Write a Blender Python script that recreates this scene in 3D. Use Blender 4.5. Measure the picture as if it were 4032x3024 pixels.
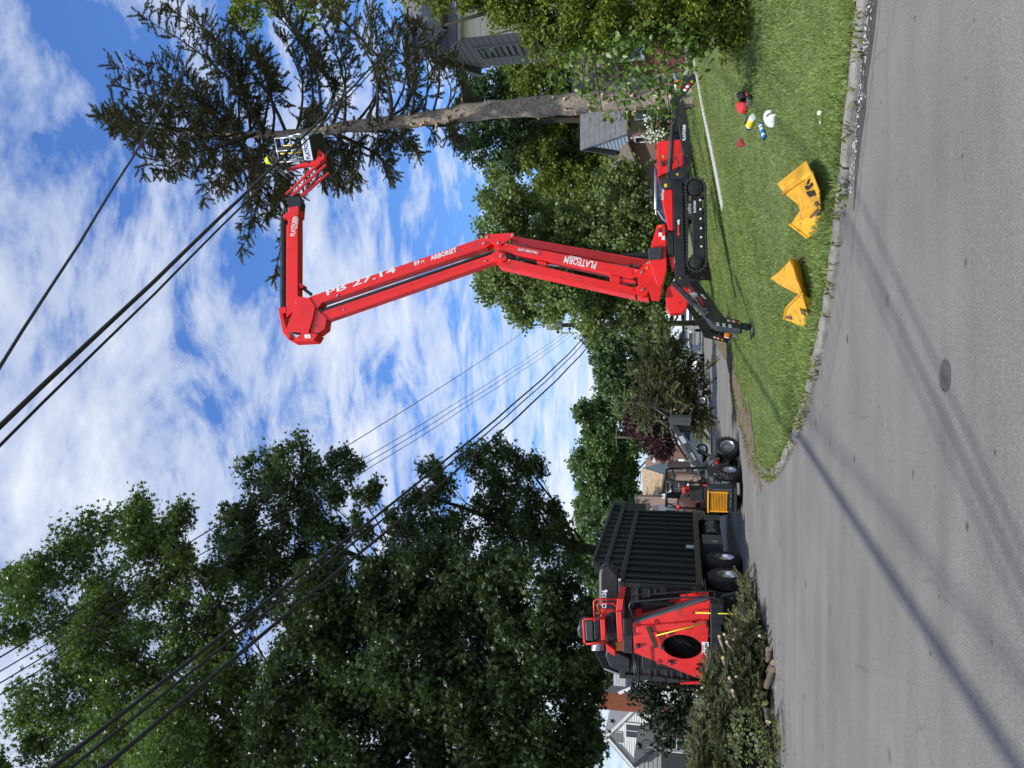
import bpy, bmesh, math, random
import numpy as np
from mathutils import Vector, Matrix
random.seed(7); RNG = np.random.default_rng(7)
SC = bpy.context.scene
for _o in list(bpy.data.objects): bpy.data.objects.remove(_o)
COL = SC.collection
PI = math.pi; R = math.radians

# ---------------------------------------------------------------- camera (phone held sideways: rolled 90 degrees)
FPX, CAMH = 3000.0, 1.6
TH = math.atan((2690 - 2016) / FPX)
FW = Vector((0, math.cos(TH), math.sin(TH))); RT = Vector((1, 0, 0)); UP = Vector((0, -math.sin(TH), math.cos(TH)))
cam = bpy.data.cameras.new('camera'); camo = bpy.data.objects.new('camera', cam); COL.objects.link(camo)
cam.sensor_width = 36; cam.lens = 36 * FPX / 4032; cam.clip_start = .1; cam.clip_end = 6000
camo.matrix_world = Matrix.Translation((0, 0, CAMH)) @ Matrix((-UP, RT, -FW)).transposed().to_4x4()
SC.camera = camo
SC.render.resolution_x, SC.render.resolution_y = 1024, 768

# ---------------------------------------------------------------- sun, sky, exposure
SUN_AZ, SUN_EL = -146.0, 60.0            # azimuth measured from straight ahead (+Y), positive to the right
sd = Vector((math.sin(R(SUN_AZ)) * math.cos(R(SUN_EL)), math.cos(R(SUN_AZ)) * math.cos(R(SUN_EL)), math.sin(R(SUN_EL))))
sl = bpy.data.lights.new('sun', 'SUN'); sl.energy = 2.9; sl.angle = R(1.1); sl.color = (1, .955, .88)
so = bpy.data.objects.new('sun', sl); COL.objects.link(so); so.rotation_euler = sd.to_track_quat('Z', 'Y').to_euler(); so.location = sd * 60
W = bpy.data.worlds.new('World'); SC.world = W; W.use_nodes = True
def world():
    nt = W.node_tree; N = nt.nodes; L = nt.links; N.clear()
    out = N.new('ShaderNodeOutputWorld'); bg = N.new('ShaderNodeBackground'); bg.inputs[1].default_value = .138
    sky = N.new('ShaderNodeTexSky'); sky.sky_type = 'NISHITA'; sky.sun_disc = False
    sky.sun_elevation = R(SUN_EL); sky.sun_rotation = R(SUN_AZ); sky.air_density = 1.25; sky.dust_density = .7; sky.ozone_density = 3
    tc = N.new('ShaderNodeTexCoord'); sp = N.new('ShaderNodeSeparateXYZ'); L.new(tc.outputs['Generated'], sp.inputs[0])
    def m(op, a, b=None):
        n = N.new('ShaderNodeMath'); n.operation = op
        for i, q in enumerate((a, b)):
            if q is None: continue
            if isinstance(q, (int, float)): n.inputs[i].default_value = q
            else: L.new(q, n.inputs[i])
        return n.outputs[0]
    zz = m('ADD', m('MAXIMUM', sp.outputs[2], 0.0), .16)
    px, py = m('DIVIDE', sp.outputs[0], zz), m('DIVIDE', sp.outputs[1], zz)
    cb = N.new('ShaderNodeCombineXYZ'); L.new(px, cb.inputs[0]); L.new(py, cb.inputs[1])
    def mapn(rot, sc, loc=(0, 0, 0)):
        mp = N.new('ShaderNodeMapping'); mp.inputs['Rotation'].default_value = (0, 0, R(rot)); mp.inputs['Scale'].default_value = sc; mp.inputs['Location'].default_value = loc
        L.new(cb.outputs[0], mp.inputs[0]); return mp.outputs[0]
    def noise(vec, sc, det=8, rough=.55, dist=0):
        n = N.new('ShaderNodeTexNoise'); n.inputs['Scale'].default_value = sc; n.inputs['Detail'].default_value = det
        n.inputs['Roughness'].default_value = rough; n.inputs['Distortion'].default_value = dist; L.new(vec, n.inputs['Vector']); return n.outputs['Fac']
    a = noise(mapn(35, (1, 1.55, 1), (3.1, 1.7, 0)), 3.4, 11, .64, .45)       # broken cloud rows
    b = noise(mapn(0, (1, 1, 1), (9.3, 4.1, 0)), .55, 3, .5)              # large clear and covered areas
    c = noise(mapn(35, (1, 1.5, 1), (.3, 8.1, 2)), 9, 8, .6, .2)            # fine ripples
    s = m('ADD', m('ADD', m('MULTIPLY', a, .62), m('MULTIPLY', b, .46)), m('MULTIPLY', c, .22))
    # thinner cloud overhead, thicker low down
    hz = m('SUBTRACT', s, m('MULTIPLY', sp.outputs[2], .125))
    r = N.new('ShaderNodeValToRGB'); r.color_ramp.elements[0].position = .505; r.color_ramp.elements[1].position = .735
    r.color_ramp.elements[0].color = (0, 0, 0, 1); r.color_ramp.elements[1].color = (1, 1, 1, 1)
    e = r.color_ramp.elements.new(.59); e.color = (.55, .55, .55, 1); L.new(hz, r.inputs[0])
    cr = N.new('ShaderNodeValToRGB'); cr.color_ramp.elements[0].position = .35; cr.color_ramp.elements[1].position = .7
    cr.color_ramp.elements[0].color = (3.1, 3.45, 4.05, 1); cr.color_ramp.elements[1].color = (4.6, 4.75, 5.0, 1)
    L.new(noise(mapn(20, (1, 1.6, 1), (5, 2, 1)), 3.1, 7, .6), cr.inputs[0])
    tint = N.new('ShaderNodeMix'); tint.data_type = 'RGBA'; tint.blend_type = 'MULTIPLY'; tint.inputs[0].default_value = 1
    L.new(sky.outputs[0], tint.inputs[6]); tint.inputs[7].default_value = (.38, .57, .88, 1)
    mx = N.new('ShaderNodeMix'); mx.data_type = 'RGBA'; L.new(r.outputs[0], mx.inputs[0]); L.new(tint.outputs[2], mx.inputs[6]); L.new(cr.outputs[0], mx.inputs[7])
    L.new(mx.outputs[2], bg.inputs[0]); L.new(bg.outputs[0], out.inputs[0])
world()
VS = SC.view_settings; VS.view_transform = 'Standard'; VS.look = 'None'; VS.exposure = .72; VS.gamma = 1; VS.use_curve_mapping = False

# ---------------------------------------------------------------- picking: photograph position + a real distance -> world point
ZO = {'D': (0, 0, .54861), 'F': (0, 0, 1), 'a': (2400, 200, 2.212), 'b': (2400, 900, 2.212), 'c': (2400, 1600, 2.765), 'd': (2200, 2200, 2.013),
      'e': (1000, 450, 1.746), 'f': (900, 400, 3.318), 'g': (1700, 850, 2.212), 'h': (1500, 0, 1.58), 'q': (2500, 500, 5.53),
      'r': (2600, 1150, 5.53), 's': (2550, 1650, 4.1475), 't': (2250, 1900, 3.16), 'u': (2200, 2300, 3.403), 'v': (2300, 2600, 2.765),
      'w': (2000, 1150, 2.765), 'i': (2850, 340, 5.53), 'j': (3000, 600, 4.607), 'k': (3000, 980, 5.027)}
def full(z, x, y):
    a, b, s = ZO[z]; return a + x / s, b + y / s
def ray(z, x, y):
    X, Y = full(z, x, y); return FW + RT * ((3024 - Y - 1512) / FPX) - UP * ((X - 2016) / FPX)
def at(z, x, y, Y):
    d = ray(z, x, y); return Vector((0, 0, CAMH)) + d * (Y / d.y)
def gr(z, x, y, h=0.):
    d = ray(z, x, y); return Vector((0, 0, CAMH)) + d * ((h - CAMH) / d.z)
class Pl:                                # a vertical plane in the world through two ground points
    def __init__(s, p0, p1):
        s.p0 = Vector((p0[0], p0[1], 0)); s.d = Vector((p1[0] - p0[0], p1[1] - p0[1], 0)).normalized(); s.n = Vector((-s.d.y, s.d.x, 0))
        if s.n.y < 0: s.n = -s.n
    def pt(s, z, x, y, off=0.):
        d = ray(z, x, y); o = Vector((0, 0, CAMH)); p0 = s.p0 + s.n * off
        return o + d * ((p0 - o).dot(s.n) / d.dot(s.n))

# ---------------------------------------------------------------- mesh building
class MB:
    def __init__(s): s.v = []; s.f = []
    def add(s, vs, fs):
        o = len(s.v); s.v += [tuple(v) for v in vs]; s.f += [tuple(i + o for i in f) for f in fs]; return s
    def box(s, c, sz, M=None):
        c = Vector(c); h = Vector(sz) / 2; vs = []
        for i in range(8):
            p = Vector(((-h.x, h.x)[i & 1], (-h.y, h.y)[i >> 1 & 1], (-h.z, h.z)[i >> 2 & 1])); vs.append((M @ p if M else p) + c)
        return s.add(vs, [(0, 2, 3, 1), (4, 5, 7, 6), (0, 1, 5, 4), (2, 6, 7, 3), (0, 4, 6, 2), (1, 3, 7, 5)])
    def bx(s, x0, x1, y0, y1, z0, z1): return s.box(((x0 + x1) / 2, (y0 + y1) / 2, (z0 + z1) / 2), (abs(x1 - x0), abs(y1 - y0), abs(z1 - z0)))
    def prism(s, pts, vec, base=None):
        vec = Vector(vec); n = len(pts); A = [Vector(p) for p in pts]; B = [p + vec for p in A]
        return s.add(A + B, [tuple(range(n)), tuple(range(2 * n - 1, n - 1, -1))] + [(i, (i + 1) % n, n + (i + 1) % n, n + i) for i in range(n)])
    def poly(s, pl, z, pts, a, b):
        return s.prism([pl.pt(z, x, y, a) for x, y in pts], pl.n * (b - a))
    def bar(s, p0, p1, w, h, up=(0, 0, 1)):
        p0, p1 = Vector(p0), Vector(p1); d = (p1 - p0); L = d.length; d.normalize(); up = Vector(up)
        if abs(d.dot(up)) > .98: up = Vector((0, 1, 0)) if abs(d.y) < .9 else Vector((1, 0, 0))
        x = d.cross(up).normalized(); y = x.cross(d)
        return s.box((p0 + p1) / 2, (w, L, h), Matrix((x, d, y)).transposed())
    def tube(s, path, r, n=8, cap=True):
        P = [Vector(p) for p in path]; m = len(P); rr = r if isinstance(r, (list, tuple)) else [r] * m
        rings = []; ref = None
        for i in range(m):
            t = (P[min(i + 1, m - 1)] - P[max(i - 1, 0)]).normalized()
            if ref is None: ref = Vector((0, 0, 1)) if abs(t.z) < .9 else Vector((1, 0, 0))
            x = (ref - t * ref.dot(t))
            if x.length < 1e-4: x = Vector((1, 0, 0)) - t * t.x
            x.normalize(); y = t.cross(x); ref = x
            rings.append([P[i] + (x * math.cos(2 * PI * k / n) + y * math.sin(2 * PI * k / n)) * rr[i] for k in range(n)])
        vs = [v for q in rings for v in q]
        fs = [(i * n + k, i * n + (k + 1) % n, (i + 1) * n + (k + 1) % n, (i + 1) * n + k) for i in range(m - 1) for k in range(n)]
        if cap: fs += [tuple(range(n - 1, -1, -1)), tuple(range((m - 1) * n, m * n))]
        return s.add(vs, fs)
    def cyl(s, p0, p1, r, n=14, r1=None): return s.tube([p0, p1], [r, r if r1 is None else r1], n)
    def lathe(s, prof, c, ax, n=24):          # prof: (radius, along axis)
        c = Vector(c); ax = Vector(ax).normalized(); x = ax.orthogonal().normalized(); y = ax.cross(x); m = len(prof); vs = []
        for r_, h in prof:
            for k in range(n): vs.append(c + ax * h + (x * math.cos(2 * PI * k / n) + y * math.sin(2 * PI * k / n)) * max(r_, 1e-4))
        return s.add(vs, [(i * n + k, i * n + (k + 1) % n, (i + 1) * n + (k + 1) % n, (i + 1) * n + k) for i in range(m - 1) for k in range(n)])
    def mesh(s, name, smooth=False):
        me = bpy.data.meshes.new(name); me.from_pydata(s.v, [], s.f)
        bm = bmesh.new(); bm.from_mesh(me); bmesh.ops.recalc_face_normals(bm, faces=bm.faces[:]); bm.to_mesh(me); bm.free()
        if smooth: me.polygons.foreach_set('use_smooth', [True] * len(me.polygons))
        return me
    def build(s, name, mat, parent=None, bevel=0, smooth=False, auto=False):
        me = s.mesh(name, smooth or auto); me.materials.append(mat); return link(name, me, parent, bevel, auto)
def link(name, me, parent=None, bevel=0, auto=False):
    o = bpy.data.objects.new(name, me); COL.objects.link(o)
    if parent is not None: setpar(o, parent)
    if bevel:
        b = o.modifiers.new('bevel', 'BEVEL'); b.width = bevel; b.segments = 2; b.limit_method = 'ANGLE'; b.angle_limit = R(35); b.harden_normals = False
    if auto:
        e = o.modifiers.new('split', 'EDGE_SPLIT'); e.split_angle = R(38)
    return o
def setpar(o, p):
    o.parent = p
    if p.type == 'EMPTY' and p.get('_w'): o.matrix_parent_inverse = Matrix.Translation(p.location).inverted()
def tag(o, label=None, cat=None, group=None, kind=None):
    for k_, v_ in (('label', label), ('category', cat), ('group', group), ('kind', kind)):
        if v_: o[k_] = v_
    return o
def thing(name, label, cat, loc, rz=None, group=None):   # rz None: parts are built in world coordinates
    o = bpy.data.objects.new(name, None); COL.objects.link(o); o.location = loc; o.empty_display_size = .2
    if rz is None: o['_w'] = 1
    else: o.rotation_euler = (0, 0, rz)
    return tag(o, label, cat, group)
def struct(name, mb, mat, **k): return tag(mb.build(name, mat, **k), kind='structure')

# ---------------------------------------------------------------- materials
def mat(name, col, rough=.5, metal=0, var=.12, vscale=6, bump=0, bscale=40, dirt=0, dirtcol=(.08, .065, .045), dscale=3, coat=0, spec=.5, island=0, rvar=0, stretch=None, trans=0, tcol=None, alpha=1):
    m = bpy.data.materials.new(name); m.use_nodes = True; nt = m.node_tree; N = nt.nodes; L = nt.links; b = N['Principled BSDF']
    b.inputs['Roughness'].default_value = rough; b.inputs['Metallic'].default_value = metal
    b.inputs['Coat Weight'].default_value = coat; b.inputs['Specular IOR Level'].default_value = spec
    tc = N.new('ShaderNodeTexCoord'); vec = tc.outputs['Object']
    if stretch:
        mp = N.new('ShaderNodeMapping'); mp.inputs['Scale'].default_value = stretch; L.new(vec, mp.inputs[0]); vec = mp.outputs[0]
    def nz(sc, det=6, rg=.6):
        n = N.new('ShaderNodeTexNoise'); n.inputs['Scale'].default_value = sc; n.inputs['Detail'].default_value = det; n.inputs['Roughness'].default_value = rg; L.new(vec, n.inputs[0]); return n.outputs['Fac']
    def mixc(fac, a, c, bt='MIX'):
        x = N.new('ShaderNodeMix'); x.data_type = 'RGBA'; x.blend_type = bt
        for i, q in ((0, fac), (6, a), (7, c)):
            if isinstance(q, (int, float)): x.inputs[i].default_value = q
            elif isinstance(q, tuple): x.inputs[i].default_value = (*q, 1)[:4]
            else: L.new(q, x.inputs[i])
        return x.outputs[2]
    def ramp(f, a, c):
        r = N.new('ShaderNodeMapRange'); r.inputs[1].default_value = a; r.inputs[2].default_value = c; L.new(f, r.inputs[0]); return r.outputs[0]
    n0 = nz(vscale)
    lo = tuple(max(0, c * (1 - var)) for c in col); hi = tuple(min(1, c * (1 + var)) for c in col)
    c = mixc(ramp(n0, .3, .7), lo, hi)
    if island:
        g = N.new('ShaderNodeNewGeometry'); lo2 = tuple(1 - island * k_ for k_ in (1, .85, .9)); hi2 = tuple(1 + island * k_ for k_ in (1.15, .9, .5))
        c = mixc(1.0, c, mixc(g.outputs['Random Per Island'], lo2, hi2), 'MULTIPLY')
    if dirt: c = mixc(ramp(nz(dscale, 9, .68), .62 - .3 * dirt, .80), c, dirtcol)
    L.new(c, b.inputs['Base Color'])
    if rvar:
        r = N.new('ShaderNodeMapRange'); r.inputs[3].default_value = max(.03, rough - rvar); r.inputs[4].default_value = min(1, rough + rvar); L.new(nz(vscale * 1.7), r.inputs[0]); L.new(r.outputs[0], b.inputs['Roughness'])
    if bump:
        bp = N.new('ShaderNodeBump'); bp.inputs['Strength'].default_value = min(1, bump); bp.inputs['Distance'].default_value = .02; L.new(nz(bscale, 5), bp.inputs['Height']); L.new(bp.outputs[0], b.inputs['Normal'])
    if trans:
        t = N.new('ShaderNodeBsdfTranslucent'); ms = N.new('ShaderNodeMixShader'); ms.inputs[0].default_value = trans
        L.new(mixc(1.0, c, tcol or (1.25, 1.3, .55), 'MULTIPLY'), t.inputs[0]); L.new(b.outputs[0], ms.inputs[1]); L.new(t.outputs[0], ms.inputs[2]); L.new(ms.outputs[0], N['Material Output'].inputs[0])
    return m
def emat(name, col, **k): return mat(name, col, **k)
M = {}
M['red'] = mat('red_paint', (.86, .018, .016), .36, var=.06, vscale=3, coat=.08, dirt=.24, dirtcol=(.34, .035, .03), dscale=1.6, rvar=.14)
M['red2'] = mat('worn_red_paint', (.74, .024, .020), .42, var=.14, vscale=2, coat=.15, dirt=.34, dirtcol=(.14, .03, .025), dscale=2.2, rvar=.12)
M['black'] = mat('black_paint', (.014, .0145, .015), .42, var=.2, vscale=3, coat=.1, dirt=.2, dirtcol=(.05, .046, .04), rvar=.15)
M['blackworn'] = mat('worn_black_paint', (.012, .014, .016), .5, var=.3, vscale=2, dirt=.5, dirtcol=(.045, .04, .034), dscale=1.5, rvar=.12, stretch=(3, 3, .5))
M['rubber'] = mat('rubber', (.022, .022, .022), .78, var=.3, vscale=8, dirt=.35, dirtcol=(.09, .08, .065), dscale=5)
M['grey'] = mat('grey_green_paint', (.075, .088, .088), .42, var=.12, vscale=4, dirt=.25, dirtcol=(.12, .11, .09), rvar=.1)
M['dgrey'] = mat('dark_grey_plastic', (.035, .037, .04), .5, var=.15)
M['steel'] = mat('bare_steel', (.55, .55, .54), .3, 1, var=.15, vscale=9, rvar=.12)
M['alu'] = mat('brushed_aluminium', (.62, .63, .64), .34, .85, var=.1, vscale=5, rvar=.1)
M['white'] = mat('white_paint', (.78, .78, .77), .45, var=.06)
M['decal'] = mat('white_decal', (.8, .8, .8), .5, var=.03)
M['bdecal'] = mat('black_decal', (.012, .012, .012), .5, var=.03)
M['rdecal'] = mat('red_decal', (.62, .03, .03), .5, var=.03)
M['ydecal'] = mat('yellow_decal', (.85, .62, .03), .5, var=.05)
M['odecal'] = mat('orange_paint', (.78, .20, .02), .42, var=.08, dirt=.1)
M['yellow'] = mat('yellow_orange_paint', (.80, .36, .012), .48, var=.08, vscale=5, dirt=.36, dirtcol=(.10, .07, .04), dscale=2.6)
M['pad'] = mat('weathered_yellow_plastic', (.74, .37, .012), .55, var=.10, vscale=7, dirt=.42, dirtcol=(.09, .06, .035), dscale=6, bump=.15, bscale=70)
M['padmud_shade'] = mat('mud_and_shade_on_plastic', (.10, .07, .04), .8, var=.4, vscale=14, bump=.4, bscale=40)
M['glass'] = mat('dark_window_glass', (.02, .025, .03), .06, var=.1, spec=.8)
M['glassblue'] = mat('tinted_window_glass', (.035, .05, .065), .05, var=.1, spec=.9)
M['cable'] = mat('black_cable', (.012, .012, .013), .6, var=.1)
M['wood'] = mat('pale_wood', (.42, .31, .19), .7, var=.2, vscale=12)
M['chrome'] = mat('polished_rim', (.72, .70, .66), .22, 1, var=.15, vscale=6, rvar=.12)
def text(s, o, xd, yd, size, m, parent, name='lettering', shear=0, extr=.002, align='LEFT', sx=1, lift=.004, bold=.022):
    cu = bpy.data.curves.new(name, 'FONT'); cu.body = s; cu.size = size; cu.align_x = align; cu.align_y = 'CENTER'; cu.shear = shear; cu.resolution_u = 2; cu.extrude = extr
    cu.offset = size * bold
    t = bpy.data.objects.new('tmp', cu); me = bpy.data.meshes.new_from_object(t); bpy.data.objects.remove(t)
    xd = Vector(xd).normalized(); yd = Vector(yd); yd = (yd - xd * yd.dot(xd)).normalized(); n = xd.cross(yd)
    me.transform(Matrix.Translation(Vector(o) + n * lift) @ Matrix((xd, yd, n)).transposed().to_4x4() @ Matrix.Diagonal((sx, 1, 1, 1)))
    me.name = name; me.materials.clear(); me.materials.append(m)
    return link(name, me, parent)

# ---------------------------------------------------------------- scattered leaf geometry (numpy)
def rot_from(nrm, tan):
    n = nrm / np.linalg.norm(nrm, axis=1, keepdims=True); t = tan - n * (tan * n).sum(1, keepdims=True); t /= np.linalg.norm(t, axis=1, keepdims=True) + 1e-9
    b = np.cross(n, t); return np.stack([t, b, n], 2)
def scatter(name, tv, tf, pos, rot, sc, m, parent=None, smooth=False):
    tv = np.asarray(tv, np.float32); tf = np.asarray(tf, np.int32); n, k = len(pos), len(tv)
    sc = np.asarray(sc, np.float32); sc = np.broadcast_to(sc, (n,))
    V = np.einsum('nij,kj->nki', rot.astype(np.float32), tv) * sc[:, None, None] + np.asarray(pos, np.float32)[:, None, :]
    Fc = (tf[None] + (np.arange(n, dtype=np.int32) * k)[:, None, None]).reshape(-1); q = tf.shape[1]; nf = n * len(tf)
    me = bpy.data.meshes.new(name); me.vertices.add(n * k); me.vertices.foreach_set('co', V.reshape(-1)); me.loops.add(len(Fc)); me.loops.foreach_set('vertex_index', Fc)
    me.polygons.add(nf); me.polygons.foreach_set('loop_start', np.arange(nf, dtype=np.int32) * q)
    me.update(calc_edges=True)
    if smooth: me.polygons.foreach_set('use_smooth', np.ones(nf, bool))
    me.materials.append(m); return link(name, me, parent)
def star_leaf():
    v = []; f = []; lob = [(-115, .62), (-62, .85), (0, 1.0), (62, .85), (115, .62)]
    v.append((0, 0, 0))
    for a, l in lob:
        a = R(a); w = .19; x, y = math.cos(a), math.sin(a); i = len(v)
        v += [(x * .22 - y * w * .9, y * .22 + x * w * .9, .02), (x * l, y * l, -.10 * l), (x * .22 + y * w * .9, y * .22 - x * w * .9, .02)]
        f += [(0, i + 2, i + 1), (0, i + 1, i)]
    return np.array(v) * .5, np.array(f)
def oval_leaf(w=.34): return np.array([(-.5, 0, 0), (0, w, .10), (.5, 0, -.06), (0, -w, .10), (-.05, 0, -.02)]), np.array([(0, 4, 1), (4, 2, 1), (0, 3, 4), (4, 3, 2)])
def quad_leaf(w=.36): return np.array([(-.5, 0, 0), (0, w, .08), (.5, 0, -.05), (0, -w, .08)]), np.array([(0, 3, 1), (1, 3, 2)])
def clump_leaf(n=6, w=.32, seed=3, sp=.62):
    r = np.random.default_rng(seed); V = []; Fs = []
    for i in range(n):
        q, fq = quad_leaf(w); nn = r.normal(size=(1, 3)); nn[0, 2] = abs(nn[0, 2]) + .2; A = rot_from(nn, r.normal(size=(1, 3)))[0]
        V.append(q * .62 @ A.T + r.normal(size=3) * sp * .55); Fs.append(fq + 4 * i)
    return np.concatenate(V), np.concatenate(Fs)
def needle_spray(n=9, L=1., seed=5, droop=.0, nl=.17, w=.028):
    # a twig along +x with thin needle tufts left, right, up and down
    r = np.random.default_rng(seed); V = [(0, -.02, 0), (0, .02, 0), (L, 0, 0)]; Fs = [(0, 1, 2)]
    for i in range(n):
        x = L * (i + .5) / n
        for s in (-1, 1, 0):
            up = r.normal() * .35; a = np.array([.8, s * (1 + .2 * r.normal()), up + (.8 if s == 0 else 0)]); a /= np.linalg.norm(a); l = nl * (1.15 - .5 * x / L) * r.uniform(.75, 1.25)
            p = np.array([x, 0, 0]); t = p + a * l; sd_ = np.array([w, -w * a[1] * .3, 0]); k = len(V)
            V += [tuple(p - sd_), tuple(p + sd_), tuple(t)]; Fs.append((k, k + 1, k + 2))
    return np.array(V), np.array(Fs)
def leafmat(name, col, isl=.35, trans=.32, rough=.5, var=.22, vscale=.6, tcol=None): return mat(name, col, rough, var=var, vscale=vscale, island=isl, trans=trans, spec=.35, tcol=tcol)
M['bark'] = mat('grey_brown_bark', (.10, .082, .064), .9, var=.4, vscale=5, bump=.8, bscale=18, stretch=(3, 3, .6))
M['barkdark'] = mat('dark_bark', (.045, .036, .028), .9, var=.35, vscale=5, bump=.8, bscale=14, stretch=(3, 3, .6))
# ================================================================ GROUND
KF = [(60, -20), (24, -2.6), (12, 3.0), (6, 5.95), (3.4, 7.28), (2.54, 7.75), (1.56, 8.35), (.67, 9.1), (-.18, 10.27), (-.88, 11.69), (-1.42, 13.2), (-1.72, 14.6), (-1.74, 16.2), (-1.62, 18.3), (-1.33, 20.66), (-.67, 22.9), (.62, 28), (2.6, 45), (5.9, 77), (12, 140), (34, 340)]
KL = [(-90, 12), (-16, 15.6), (-10.2, 16.2), (-9.0, 16.9), (-8.55, 18.4), (-8.25, 20.5), (-7.3, 28), (-5.2, 45), (-1.9, 77), (4.4, 140), (26, 340)]
def seg_d(P, line):
    P = np.asarray(P, float); d = np.full(len(P), 1e9)
    for a, b in zip(line[:-1], line[1:]):
        a = np.array(a, float); b = np.array(b, float); t = np.clip(((P - a) @ (b - a)) / ((b - a) @ (b - a)), 0, 1); d = np.minimum(d, np.linalg.norm(P - (a + t[:, None] * (b - a)), axis=1))
    return d
def inpoly(P, poly):
    P = np.asarray(P, float); x, y = P[:, 0], P[:, 1]; c = np.zeros(len(P), bool); n = len(poly)
    for i in range(n):
        x0, y0 = poly[i]; x1, y1 = poly[i - 1]
        with np.errstate(divide='ignore', invalid='ignore'): c ^= ((y0 > y) != (y1 > y)) & (x < (x1 - x0) * (y - y0) / (y1 - y0 + 1e-12) + x0)
    return c
PR = KF + [(400, 340), (400, -20)]
PLF = KL + [(-400, 340), (-400, 12)]
def zg_np(P):
    P = np.asarray(P, float); dr = seg_d(P, KF); dl = seg_d(P, KL); ir = inpoly(P, PR); il = inpoly(P, PLF)
    sm = lambda q: np.sqrt(q * q + .35) * .5 + q * .5 - .12
    zr = .085 + np.minimum(.19 * np.maximum(0, sm(dr - 2.5)), 1.28 + .004 * dr)
    bump_ = .02 * np.sin(P[:, 0] * 1.7 + P[:, 1]) * np.sin(P[:, 1] * 1.3) * np.clip(dr - .3, 0, 1)
    zl = .125 + np.minimum(.05 * np.maximum(0, dl - 1), 1.0)
    return np.where(ir, zr + bump_, np.where(il, zl, -.06))
def zg(x, y): return float(zg_np([(x, y)])[0])
def gp(z, x, y):                       # photograph position -> the point where it meets the terrain
    d = np.array(ray(z, x, y)); T = np.arange(3., 45, .04); P = np.array([0, 0, CAMH]) + T[:, None] * d; h = np.maximum(0, zg_np(P[:, :2])); k_ = np.argmax(P[:, 2] < h)
    return Vector(P[k_] if P[k_, 2] < h[k_] else P[-1])

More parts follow.
